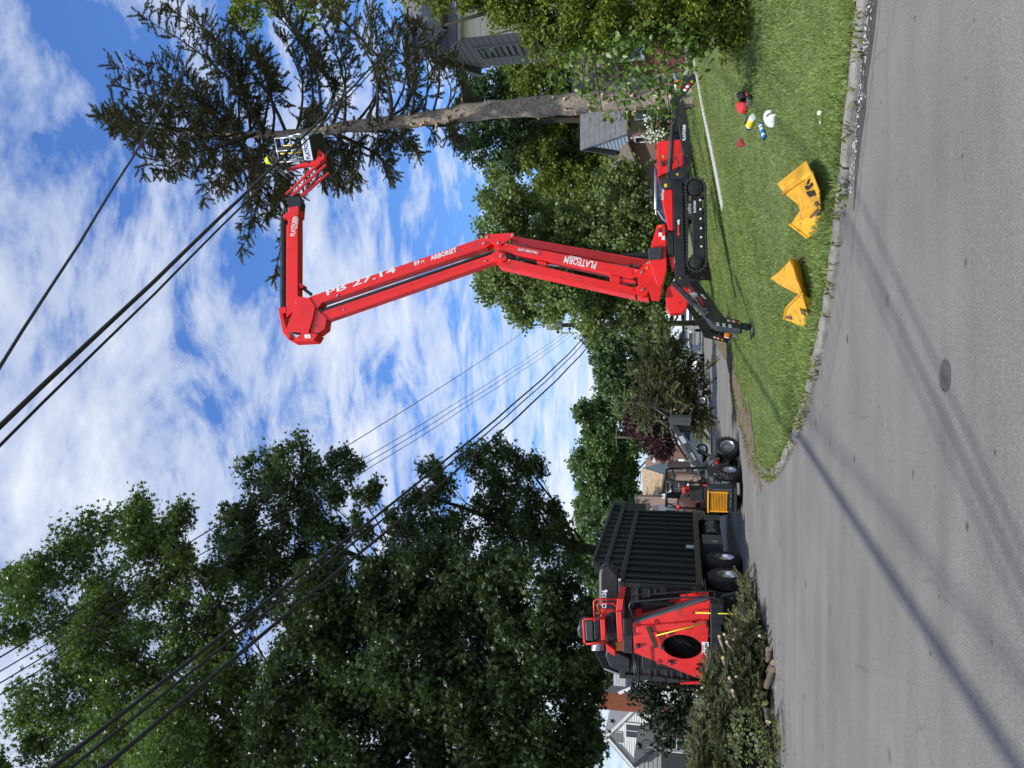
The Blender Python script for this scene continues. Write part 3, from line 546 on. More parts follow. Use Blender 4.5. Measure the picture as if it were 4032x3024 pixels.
# ---- upper boom
ub = part(PB, 'e', [(318, 1290), (395, 1248), (1560, 850), (1600, 848), (1640, 880), (1600, 915), (1530, 935), (470, 1292), (440, 1335), (330, 1330)], .02, .34, 'upper_boom', 'red', lift, .02)
ul = part(PB, 'e', [(440, 1368), (480, 1352), (1640, 958), (1700, 990), (1668, 1010), (492, 1418)], .06, .32, 'upper_link', 'red', lift, .015)
part(PB, 'e', [(470, 1335), (1640, 938), (1642, 950), (478, 1352)], .1, .28, 'cable_tray', 'black', lift, 0)
part(PB, 'e', [(470, 1365), (1500, 1020), (1500, 1030), (470, 1378)], .05, .062, 'link_rib', 'red2', ul, 0)
dn = (PB.pt('e', 1500, 880) - PB.pt('e', 500, 1225)).normalized()
text('PB 27.14', PB.pt('e', 492, 1232, .02), dn, PB.d, .235, M['decal'], ub, sx=2.55, bold=.02)
text('89', PB.pt('e', 1100, 1030, .02), dn, PB.d, .16, M['decal'], ub, sx=1.1); text('FT', PB.pt('e', 1150, 1018, .02), dn, PB.d, .10, M['decal'], ub)
text('ARBORIST', PB.pt('e', 1216, 992, .02), dn, PB.d, .18, M['decal'], ub, sx=.92, bold=.04)
for x, y in ((1580, 888), (1605, 848), (295, 1298), (575, 1247)): bolt(PB.pt('e', x, y, .02), PB.n, .04, ub)
for x, y in ((1590, 1010), (620, 1345)): bolt(PB.pt('e', x, y, .06), PB.n, .03, ul)
# ---- head at the top
head = part(PB, 'e', [(275, 1338), (420, 1322), (405, 1400), (375, 1502), (218, 1492), (240, 1420)], -.02, .03, 'head_panel', 'red', lift, .01)
part(PB, 'e', [(285, 1275), (300, 1250), (380, 1262), (420, 1322), (290, 1338)], -.01, .4, 'head_bracket', 'red')
part(PB, 'e', [(165, 1332), (215, 1320), (224, 1362), (196, 1368), (222, 1470), (256, 1528), (236, 1548), (196, 1498)], .02, .38, 'hook_plate', 'red')
part(PB, 'e', [(240, 1400), (420, 1330), (470, 1340), (490, 1430), (455, 1500), (250, 1495)], .06, .38, 'head_core', 'dgrey')
part(PB, 'e', [(258, 1562), (335, 1496), (378, 1502), (440, 1510), (410, 1554)], -.01, .40, 'end_box', 'red')
part(PB, 'e', [(345, 1515), (385, 1512), (392, 1538), (350, 1540)], -.02, -.012, 'label', 'decal', head, 0)
part(PB, 'e', [(420, 1330), (500, 1400), (490, 1470), (440, 1508), (385, 1500)], .03, .36, 'link_housing', 'red2')
rod(PB.pt('e', 330, 1190, .2), PB.pt('e', 395, 1240, .2), .045, 'jib_cylinder', 'dgrey')
part(PB, 'e', [(300, 1145), (345, 1175), (330, 1195), (300, 1190)], .08, .3, 'jib_lug', 'red')
# ---- jib
jib = part(PB, 'e', [(236, 640), (300, 628), (304, 700), (302, 1290), (290, 1335), (222, 1400), (220, 1340)], .03, .33, 'jib', 'red', lift, .02)
part(PB, 'e', [(200, 690), (232, 672), (300, 628), (308, 640), (306, 690), (236, 712), (204, 716)], -.01, .37, 'jib_end', 'red')
rod(PB.pt('e', 208, 715, .2), PB.pt('e', 206, 1330, .2), .105, 'jib_ram', 'blackworn'); part(PB, 'e', [(222, 760), (234, 760), (230, 1330), (220, 1330)], .1, .24, 'ram_tray', 'red2', lift, 0)
text('PLATFORM', PB.pt('e', 268, 838, .03), PB.d, (0, 0, 1), .2, M['decal'], jib, sx=.62, shear=.0); text('BASKET', PB.pt('e', 294, 785, .03), PB.d, (0, 0, 1), .06, M['decal'], jib, sx=1.7)
kn = part(PB, 'e', [(222, 575), (260, 555), (310, 560), (325, 600), (318, 650), (240, 640)], .05, .33, 'knuckle', 'black')
for (a, b), off, r_ in (((750, 1212), (1195, 797)), .02, .035), (((832, 1228), (1272, 822)), .02, .038), (((760, 1200), (1200, 805)), .34, .03), (((835, 1215), (1275, 830)), .34, .03):
    MB().bar(PB.pt('f', *a, off), PB.pt('f', *b, off), r_ * 1.3, r_ * 1.9).build('basket_link', M['red'], lift, bevel=.006)
for a, b in (((945, 1235), (1190, 975)), ((970, 1230), (1310, 930))): MB().bar(PB.pt('f', *a, .45), PB.pt('f', *b, .45), .045, .06).build('basket_link', M['red2'], lift)
MB().tube([PB.pt('f', 1000, 905, .1), PB.pt('f', 1050, 900, .1), PB.pt('f', 1090, 920, .1), PB.pt('f', 1010, 930, .1)], .015, 6).build('hose', M['red2'], lift)
# ---- basket
fz = (PB.pt('f', 1108, 715).z + PB.pt('f', 1045, 440).z) / 2 - .03; bc = PB.pt('f', 1000, 590, .35); brz = R(-24)
BM = Matrix.Translation((bc.x, bc.y, 0)) @ Matrix.Rotation(brz, 4, 'Z')
bl = lambda x, y, z: BM @ Vector((x, y, fz + z))
BW, BD = .34, .48
def bbar(a, b, r, name, m='alu'): return MB().tube([bl(*a), bl(*b)], r, 8).build(name, M[m], lift, smooth=True)
fl = MB(); fl.prism([bl(-BW + .06, -BD, 0), bl(BW - .06, -BD, 0), bl(BW, -BD + .06, 0), bl(BW, BD - .06, 0), bl(BW - .06, BD, 0), bl(-BW + .06, BD, 0), bl(-BW, BD - .06, 0), bl(-BW, -BD + .06, 0)], (0, 0, .03)); fl.build('basket_floor', M['dgrey'], lift)
for (x0, y0), (x1, y1) in (((-BW, -BD), (BW, -BD)), ((BW, -BD), (BW, BD)), ((BW, BD), (-BW, BD)), ((-BW, BD), (-BW, -BD))):
    p = MB(); nx, ny = (y1 - y0), -(x1 - x0); L_ = math.hypot(nx, ny); p.prism([bl(x0, y0, 0), bl(x1, y1, 0), bl(x1, y1, .26), bl(x0, y0, .26)], (BM.to_3x3() @ Vector((nx / L_, ny / L_, 0))) * .012)
    po = p.build('toe_panel', M['alu'], lift, bevel=.004)
    if y0 == y1 == -BD: text('PLATFORM', bl(-BW + .02, -BD - .015, .135), BM.to_3x3() @ Vector((1, 0, 0)), (0, 0, 1), .175, M['bdecal'], po, sx=.72)
for h in (.62, 1.1):
    for (x0, y0), (x1, y1) in (((-BW, -BD), (BW, -BD)), ((BW, -BD), (BW, BD)), ((BW, BD), (-BW, BD)), ((-BW, BD), (-BW, -BD))): bbar((x0, y0, h), (x1, y1, h), .02, 'guard_rail')
for x in (-BW, -.02, BW):
    for y in (-BD, BD): bbar((x, y, .2), (x, y, 1.1), .018, 'guard_post')
for y in (-BD, .0, BD): bbar((BW, y, .2), (BW, y, 1.1), .016, 'guard_post')
bbar((-.1, -BD - .02, .3), (-.1, -BD - .02, 1.0), .02, 'safety_strap', 'ydecal'); bbar((.12, -BD - .02, .35), (.12, -BD - .02, .85), .016, 'safety_strap', 'ydecal')
part(PB, 'f', [(735, 862), (850, 852), (882, 822), (1140, 762), (1172, 622), (1256, 690), (1256, 742), (1150, 812), (905, 852), (748, 886)], .18, .32, 'basket_bracket', 'red')
for x, y in ((770, 868), (1050, 792), (1200, 700)): MB().lathe([(0, .004), (.05, .004), (.05, -.01)], PB.pt('f', x, y, .18), -PB.n, 12).build('hole_cover', M['bdecal'], lift)
part(PB, 'f', [(600, 850), (640, 838), (700, 880), (765, 930), (730, 965), (640, 905)], .05, .3, 'control_console', 'dgrey'); part(PB, 'f', [(720, 900), (750, 890), (775, 925), (745, 930)], .04, .32, 'console_lid', 'alu')
# ---- outriggers
def foot(p, r, tilt=0):
    o = MB().lathe([(0, .03), (r * .3, .035), (r * .95, .02), (r, .0), (r, -.015), (0, -.015)], p, (tilt, 0, 1), 22).build('foot_pad', M['black'], lift, auto=True)
    MB().lathe([(.045, 0), (.05, .06), (.08, .1), (.05, .14), (.03, .2)], p, (0, 0, 1), 12).build('foot_joint', M['black'], o, smooth=True)
def stripes(pl, z, p, q, w, a, parent, cols=('decal', 'rdecal'), n=4):
    p, q = Vector((*p, 0)), Vector((*q, 0)); d = (q - p) / n; wv = Vector((-d.y, d.x, 0)).normalized() * w; sk = d * .5
    for i in range(n):
        A = p + d * i; B = p + d * (i + 1); part(pl, z, [(A + wv * -.5).to_2d()[:], (B - wv * .5).to_2d()[:], (B + wv * .5 + sk * .6).to_2d()[:], (A + wv * .5 + sk * .6).to_2d()[:]], a - .003, a, 'hazard_stripe', cols[i % 2], parent, 0)
P1 = Pl((5.15, 19.3), (7.3, 18.95))
oa = part(P1, 'a', [(545, 392), (560, 375), (640, 396), (655, 470), (722, 890), (716, 960), (690, 1012), (650, 1015), (600, 642), (536, 612)], 0, .16, 'outrigger_arm', 'black', lift, .015)
oe = part(P1, 'a', [(560, 382), (640, 400), (664, 372), (782, 216), (772, 172), (742, 178), (690, 226), (612, 330)], .02, .14, 'outrigger_leg', 'black', lift, .01)
stripes(P1, 'a', (648, 352), (692, 292), 26, .018, oe); tri_sign(P1, 'a', 716, 268, 18, oe, .018)
text('PLATFORM', P1.pt('a', 652, 782, -.001), P1.d, (0, 0, 1), .10, M['decal'], oa, sx=.75)
part(P1, 'a', [(494, 1064), (520, 1048), (700, 985), (716, 1022), (640, 1112), (500, 1112)], -.02, .22, 'outrigger_bracket', 'black', lift, .012); tri_sign(P1, 'a', 590, 1076, 18, lift, -.026)
rod(P1.pt('a', 520, 1062, .06), P1.pt('a', 540, 800, .06), .062, 'outrigger_cylinder', 'dgrey'); rod(P1.pt('a', 540, 800, .06), P1.pt('a', 552, 632, .06), .055, 'outrigger_cylinder', 'black')
MB().tube([P1.pt('a', 580, 1040, -.03), P1.pt('a', 600, 990, -.1), P1.pt('a', 590, 950, -.1), P1.pt('a', 560, 930, -.03)], .02, 7).build('hose', M['black'], lift, smooth=True)
for x, y in ((562, 540), (556, 628), (680, 1030), (508, 1082)): MB().lathe([(0, .02), (.035, .02), (.04, -.01)], P1.pt('a', x, y, 0), -P1.n, 12).build('pivot_pin', M['dgrey'], oa, auto=True)
for x, y in ((620, 590), (625, 690), (680, 850), (685, 910)): MB().lathe([(.032, .006), (.036, .0), (.026, .006)], P1.pt('a', x, y, 0), -P1.n, 12).build('lightening_hole', M['dgrey'], oa)
foot(P1.pt('a', 782, 186, .08) + Vector((0, 0, 0)), .16)
P2 = Pl((2.85, 19.45), (1.36, 17.0))
oa = part(P2, 'b', [(690, 456), (772, 456), (1002, 772), (1142, 800), (1156, 864), (1140, 870), (925, 844), (850, 772), (790, 672), (700, 505)], -.07, .07, 'outrigger_arm', 'black', lift, .015)
stripes(P2, 'b', (1020, 798), (1110, 812), 14, -.075, oa); stripes(P2, 'b', (925, 828), (1085, 852), 26, -.076, oa, ('decal', 'bdecal'), 6); tri_sign(P2, 'b', 1132, 820, 15, oa, -.074)
text('PLATFORM', P2.pt('b', 838, 612, -.071), (P2.pt('b', 700, 470) - P2.pt('b', 850, 640)).normalized() * 1, (0, 0, 1), .075, M['decal'], oa, sx=.7)
rod(P2.pt('b', 560, 478, -.14), P2.pt('b', 740, 660, -.14), .07, 'outrigger_cylinder', 'black'); rod(P2.pt('b', 740, 660, -.14), P2.pt('b', 850, 762, -.14), .05, 'cylinder_rod', 'dgrey')
MB().tube([P2.pt('b', 700, 500, -.1), P2.pt('b', 745, 560, -.14), P2.pt('b', 785, 610, -.12), P2.pt('b', 815, 665, -.1)], .02, 8).build('hose', M['red2'], lift, smooth=True)
MB().lathe([(0, .03), (.055, .03), (.075, .02), (.08, -.03)], P2.pt('b', 735, 575, -.18), -P2.n, 18).build('work_lamp', M['decal'], lift, auto=True)
for x, y in ((805, 690), (820, 705), (838, 700), (850, 728), (830, 720), (815, 712)): MB().lathe([(0, .004), (.016, .004), (.018, -.003)], P2.pt('b', x, y, -.07), -P2.n, 8).build('rivet', M['decal'], oa)
part(PC, 'b', [(565, 428), (700, 428), (780, 452), (700, 520), (570, 492)], .0, .25, 'outrigger_bracket', 'black', lift, .012); tri_sign(PC, 'b', 612, 432, 12, lift, -.004)
rod(P2.pt('b', 1140, 835), P2.pt('b', 1225, 850), .045, 'foot_stem', 'black'); foot(P2.pt('b', 1240, 862), .25, .06)
P3 = Pl((2.7, 20.5), (1.32, 22.6))
oa = part(P3, 'b', [(745, 800), (830, 780), (888, 905), (1004, 936), (1024, 986), (1004, 992), (826, 952), (790, 882)], -.07, .07, 'outrigger_arm', 'black', lift, .015)
stripes(P3, 'b', (905, 945), (965, 962), 12, -.075, oa); tri_sign(P3, 'b', 982, 968, 12, oa, -.074)
part(P3, 'b', [(655, 670), (690, 665), (800, 790), (750, 805)], -.05, .05, 'outrigger_cylinder', 'black'); foot(P3.pt('b', 1048, 975), .2)
rod(P3.pt('b', 1010, 962), P3.pt('b', 1042, 974), .05, 'foot_stem', 'black')
P4 = Pl((5.1, 20.5), (6.6, 22.4)); part(P4, 'a', [(560, 700), (610, 690), (600, 480), (660, 420), (640, 385), (545, 440)], -.06, .06, 'outrigger_arm', 'black')

# ================================================================ person in the basket
def person():
    t = thing('person', 'person in yellow helmet and dark jacket leaning over the rail of the lift basket', 'person', tuple(bl(0, 0, .03)))
    h0 = bl(0, 0, .03); rx = BM.to_3x3() @ Vector((1, 0, 0)); ry = BM.to_3x3() @ Vector((0, 1, 0)); P = lambda x, y, z: h0 + rx * x + ry * y + Vector((0, 0, z))
    J = {'pel': (P(-.02, 0, .92), .15), 'sp': (P(-.05, .0, 1.12), .155), 'ch': (P(-.13, -.02, 1.32), .17), 'nk': (P(-.20, -.03, 1.45), .065), 'hd': (P(-.25, -.04, 1.54), .075),
         'hl': (P(-.02, -.11, .88), .10), 'kl': (P(.01, -.13, .48), .075), 'al': (P(-.02, -.13, .09), .055), 'tl': (P(-.16, -.15, .04), .045),
         'hr': (P(-.0, .11, .88), .10), 'kr': (P(.02, .13, .48), .075), 'ar': (P(.02, .13, .09), .055), 'tr': (P(-.12, .15, .04), .045),
         'sl': (P(-.15, -.19, 1.37), .075), 'el': (P(-.32, -.27, 1.16), .058), 'wl': (P(-.50, -.2, 1.06), .042), 'sr': (P(-.13, .17, 1.38), .075), 'er': (P(-.30, .25, 1.18), .058), 'wr': (P(-.5, .12, 1.12), .042)}
    E_ = [('pel', 'sp'), ('sp', 'ch'), ('ch', 'nk'), ('nk', 'hd'), ('pel', 'hl'), ('hl', 'kl'), ('kl', 'al'), ('al', 'tl'), ('pel', 'hr'), ('hr', 'kr'), ('kr', 'ar'), ('ar', 'tr'), ('ch', 'sl'), ('sl', 'el'), ('el', 'wl'), ('ch', 'sr'), ('sr', 'er'), ('er', 'wr')]
    # hands with five fingers
    for s, q in (('l', -1), ('r', 1)):
        w = J['w' + s][0]; dh = (w - J['e' + s][0]).normalized(); J['p' + s] = (w + dh * .06, .034); E_.append(('w' + s, 'p' + s)); sidev = dh.cross(Vector((0, 0, 1))).normalized()
        for i in range(5):
            if i < 4: b0 = w + dh * .10 + sidev * (.024 * (i - 1.5)); L_ = (.07, .08, .075, .06)[i]; m1 = b0 + dh * L_ * .5 + Vector((0, 0, -.012)); tip = b0 + dh * L_ * .8 + Vector((0, 0, -.045))
            else: b0 = w + dh * .05 - sidev * .045 * q; m1 = b0 + dh * .03 - sidev * .015 * q; tip = m1 + dh * .03 + Vector((0, 0, -.015))
            for k_, (p_, r_) in enumerate(((b0, .011), (m1, .010), (tip, .008))): J[f'f{s}{i}{k_}'] = (p_, r_)
            E_ += [('p' + s, f'f{s}{i}0'), (f'f{s}{i}0', f'f{s}{i}1'), (f'f{s}{i}1', f'f{s}{i}2')]
    ks = list(J); me = bpy.data.meshes.new('body'); me.from_pydata([tuple(J[k_][0]) for k_ in ks], [(ks.index(a), ks.index(b)) for a, b in E_], [])
    M['jacket'] = mat('dark_work_clothes', (.035, .032, .03), .9, var=.35, vscale=6, bump=.3); me.materials.append(M['jacket'])
    o = link('body', me, t); sk = o.modifiers.new('skin', 'SKIN'); 
    for i, k_ in enumerate(ks): me.skin_vertices[0].data[i].radius = (J[k_][1], J[k_][1])
    me.skin_vertices[0].data[0].use_root = True; sb = o.modifiers.new('sub', 'SUBSURF'); sb.levels = 1; sb.render_levels = 2
    hc = P(-.30, -.05, 1.58); M['skin'] = mat('skin', (.45, .27, .2), .55, var=.08)
    hd = MB().lathe([(.0, .115), (.05, .105), (.08, .06), (.085, 0), (.075, -.05), (.055, -.1), (.0, -.12)], hc, (-.35, 0, 1), 16).build('head', M['skin'], t, smooth=True)
    for q in (-.035, .035): MB().lathe([(0, .012), (.012, .006), (.012, -.01)], P(-.385, -.05 + q, 1.565), -rx, 8).build('eye', M['bdecal'], hd)
    MB().lathe([(0, .03), (.014, .0), (.018, -.02)], P(-.385, -.05, 1.54), -rx, 8).build('nose', M['skin'], hd)
    MB().box(P(-.37, -.05, 1.505), (.02, .04, .01)).build('mouth', M['rdecal'], hd)
    for q in (-.085, .085): MB().box(P(-.30, -.05 + q, 1.56), (.03, .02, .055)).build('ear', M['skin'], hd, bevel=.008)
    M['hiviz'] = mat('fluorescent_yellow_plastic', (.62, .80, .02), .35, var=.05)
    hm = MB().lathe([(0, .15), (.06, .142), (.105, .10), (.125, .03), (.128, .0), (.155, -.008), (.155, -.016), (.12, -.012)], hc + Vector((0, 0, .035)), (-.38, 0, 1), 22).build('helmet', M['hiviz'], t, smooth=True)
    for q in (-1, 1): MB().lathe([(0, .03), (.04, .028), (.05, .0), (.04, -.015)], P(-.29, -.05 + .115 * q, 1.57), ry * q, 14).build('ear_defender', M['bdecal'], hm, smooth=True)
    MB().tube([P(-.30, -.17, 1.66), P(-.30, -.1, 1.74), P(-.3, 0, 1.74), P(-.3, .07, 1.66)], .011, 6).build('helmet_band', M['bdecal'], hm)
person()
# ================================================================ SPRUCE (needle sprays are shared with the brush)
SPR_V, SPR_F = needle_spray(10, 1., 5, nl=.25, w=.052)
M['needle'] = leafmat('spruce_needles', (.068, .074, .042), isl=.5, trans=.12, var=.4, vscale=.35, rough=.6, tcol=(1.3, 1.1, .5))
M['needle2'] = leafmat('cut_spruce_needles', (.092, .108, .048), isl=.45, trans=.2, var=.4, vscale=1.2, rough=.6, tcol=(1.3, 1.1, .5))
M['sprucebark'] = mat('spruce_bark', (.30, .245, .195), .95, var=.5, vscale=11, bump=1, bscale=16, dirt=.62, dirtcol=(.10, .078, .06), dscale=9)
M['cutwood'] = mat('fresh_cut_wood', (.62, .43, .24), .8, var=.15, vscale=20)
class Boughs:
    def __init__(s): s.pos = []; s.dir = []; s.nrm = []; s.sc = []; s.wood = MB()
    def spray(s, p, d, l, n=None):
        s.pos.append(tuple(p)); s.dir.append(tuple(d)); s.nrm.append(tuple(n) if n else (random.gauss(0, .5), random.gauss(0, .5), 1)); s.sc.append(l)
    def bough(s, path, r0, dens=1., side=1.0, droop=.45, spr=.42, t0=.22, hang=.25):
        P = [Vector(p) for p in path]; n = len(P); L = sum((P[i + 1] - P[i]).length for i in range(n - 1))
        s.wood.tube(P, [r0 * (1 - .85 * i / (n - 1)) for i in range(n)], 5)
        m = max(5, int(L * 4.6 * dens))
        for i in range(m):
            t = t0 + (1 - t0) * (i + random.random()) / m; q = t * (n - 1); k_ = min(int(q), n - 2); p = P[k_].lerp(P[k_ + 1], q - k_); td = (P[k_ + 1] - P[k_]).normalized()
            sv = td.cross(Vector((0, 0, 1)))
            if sv.length < .2: sv = Vector((1, 0, 0))
            sv.normalize(); sg = 1 if i % 2 else -1; bl_ = L * side * (.34 * (1 - t) + .10) * random.uniform(.7, 1.3)
            bd = (td * .75 + sv * sg * .8 + Vector((0, 0, -droop + random.gauss(0, .18)))).normalized(); e = p + bd * bl_; ns = max(2, int(bl_ / (spr * .38)))
            s.wood.tube([p, p.lerp(e, .5) + Vector((0, 0, -.03)), e], [r0 * .22, r0 * .14, r0 * .05], 3, cap=False)
            for j in range(ns):
                a = p.lerp(e, (j + .3) / ns); dd = bd + Vector((random.gauss(0, .45), random.gauss(0, .45), random.gauss(-hang, .35))); s.spray(a, dd, spr * random.uniform(.7, 1.25))
            s.spray(e - bd * .1, bd + Vector((0, 0, .1)), spr * .9)
        for j in range(3): s.spray(P[-1] - (P[-1] - P[-2]).normalized() * .12 * j, (P[-1] - P[-2]).normalized() + Vector((random.gauss(0, .2), random.gauss(0, .2), random.gauss(0, .2))), spr * 1.1)
    def finish(s, name, m, parent, wname='branches', wm='barkdark'):
        rot = rot_from(np.array(s.nrm), np.array(s.dir)); o = scatter(name, SPR_V, SPR_F, np.array(s.pos), rot, np.array(s.sc), m, parent); w = s.wood.build(wname, M[wm], parent, smooth=True); return o, w
def spruce():
    base = at('D', 1470, 204, 24.2); t = thing('spruce_tree', 'tall spruce with its lower trunk stripped to stubs beside the lift basket', 'tree', (base.x, base.y, zg(base.x, base.y) - .05))
    pk = [(1500, 204, .36), (1448, 208, .35), (1330, 217, .34), (1205, 226, .33), (1031, 240, .285), (892, 259, .235), (768, 272, .195), (674, 286, .16), (593, 291, .13), (494, 291, .10), (380, 284, .07), (290, 272, .045), (222, 262, .015)]
    path = [at('D', x, y, 24.2) for x, y, r in pk]; path[0].z = zg(base.x, base.y) - .1; rad = [r for *_, r in pk]
    b = MB(); P2_ = []; R2_ = []
    for i in range(len(path) - 1):
        for j in range(5): P2_.append(path[i].lerp(path[i + 1], j / 5) + Vector((random.gauss(0, .018), random.gauss(0, .018), 0))); R2_.append((rad[i] + (rad[i + 1] - rad[i]) * j / 5) * random.uniform(.90, 1.10))
    P2_.append(path[-1]); R2_.append(rad[-1]); b.tube(P2_, R2_, 14); tr = b.build('trunk', M['sprucebark'], t, smooth=True)
    cut = None
    for i in range(64):                     # sawn branch stubs
        u = random.uniform(.04, .56); q = u * (len(P2_) - 1); k_ = int(q); p = P2_[k_]; a = random.uniform(-PI * 1.05, .1); rr = R2_[k_]; d = Vector((math.cos(a), math.sin(a), random.uniform(0, .35))).normalized(); l = random.uniform(.05, .2); sr = random.uniform(.026, .052)
        st = MB().tube([p + d * rr * .7, p + d * (rr + l)], [sr * 1.35, sr], 9).build('branch_stub', M['sprucebark'], t, smooth=True)
        MB().lathe([(0, .004), (sr * .95, .003), (sr, -.004)], p + d * (rr + l), d, 9).build('cut_face', M['cutwood'], st)
    Lx = np.array([215, 250, 300, 350, 400, 450, 500, 560, 600, 640, 680, 720, 760, 850, 930, 990]); Ly = np.array([8, 45, 95, 140, 205, 235, 262, 300, 300, 225, 150, 130, 120, 80, 70, 30])
    Ry = np.array([8, 70, 125, 170, 215, 265, 330, 400, 430, 440, 440, 430, 410, 340, 240, 120])
    B = Boughs(); zt = lambda x: np.interp(x, [p[0] for p in pk][::-1], range(len(pk))[::-1])
    nb = 124
    for i in range(nb):
        x = 235 + (985 - 235) * (i / nb) ** .92; q = zt(x); k_ = min(int(q), len(path) - 2); p = path[k_].lerp(path[k_ + 1], q - k_)
        a = i * 2.399 + random.uniform(-.3, .3); ca = math.cos(a); ext = np.interp(x, Lx, Ly) if ca < 0 else np.interp(x, Lx, Ry)
        if x > 640 and ca < -.1 and random.random() < .55: continue
        if x > 560 and abs(math.sin(a)) > .75 and math.sin(a) < 0 and random.random() < .75: continue       # the side facing the basket is already limbed
        L = ext * 1.8228 / 3000 * 25.5 / max(.62, abs(ca) ** .5 + .25) * random.uniform(.72, 1.02); L *= np.interp(x, [215, 330, 480, 600], [.38, .55, .8, .95]); L = min(L, 6.4, .3 + (x - 215) * .0135); L = max(L, .3)
        rise = np.interp(x, [215, 350, 500, 650, 800, 990], [.8, .42, .34, .22, .08, -.12]) + random.gauss(0, .07)
        d = Vector((ca, math.sin(a), rise)).normalized(); sag = np.interp(x, [215, 500, 800], [.0, -.10, -.16]) * L
        pts = []
        for j in range(7):
            s = j / 6; pts.append(p + d * L * s + Vector((0, 0, sag * math.sin(PI * s) + .10 * L * s ** 3 * (1 if x < 700 else -.4))) + Vector((random.gauss(0, .03), random.gauss(0, .03), random.gauss(0, .03))))
        for q_ in pts:
            if q_.z > path[-1].z - .3: q_.z = path[-1].z - .3 + (q_.z - path[-1].z + .3) * .15
        B.bough(pts, .018 + .010 * L, dens=1.5 if x < 700 else .85, side=.58, droop=.62, spr=.38, hang=.55, t0=.18 if x < 560 else .34)
    # the long limb that reaches out over the jib
    for (xa, ya), (xb, yb) in (((600, 291), (592, 600)), ((560, 291), (520, 545)), ((640, 289), (730, 400)), ((720, 280), (760, 405)), ((800, 268), (905, 335))):
        p, e = at('D', xa, ya, 24.2), at('D', xb, yb, 24.6); pts = [p.lerp(e, s / 7) + Vector((0, 0, -.35 * math.sin(PI * s / 7))) for s in range(8)]; B.bough(pts, .05, dens=1.2, side=.42, droop=.6, spr=.42, hang=.4, t0=.3)
    B.finish('needle_foliage', M['needle'], t)
spruce()
# ================================================================ TREES
STAR = star_leaf(); OVAL = oval_leaf(.30); CL6 = clump_leaf(6, .34, 3); CL5 = clump_leaf(7, .26, 11, .7)
def star1():
    v = [(0, 0, 0)]; f = []
    for a, l in ((-118, .60), (-60, .86), (0, 1.0), (60, .86), (118, .60)):
        a = R(a); x, y = math.cos(a), math.sin(a); w = .25; i = len(v); v += [(-x * .05 - y * w, -y * .05 + x * w, .03), (x * l, y * l, -.14 * l), (-x * .05 + y * w, -y * .05 - x * w, .03)]; f.append((i, i + 2, i + 1))
    return np.array(v[1:]) * .52, np.array(f) - 1
STAR1 = star1()
def blobs_to_world(blobs, Y):
    out = []
    for b in blobs:
        x, y, r = b[:3]; Yb = b[3] if len(b) > 3 else Y; c = at('D', x, y, Yb); dist = (c - Vector((0, 0, CAMH))).dot(FW); out.append((c, r * 1.8228 / 3000 * dist))
    return out
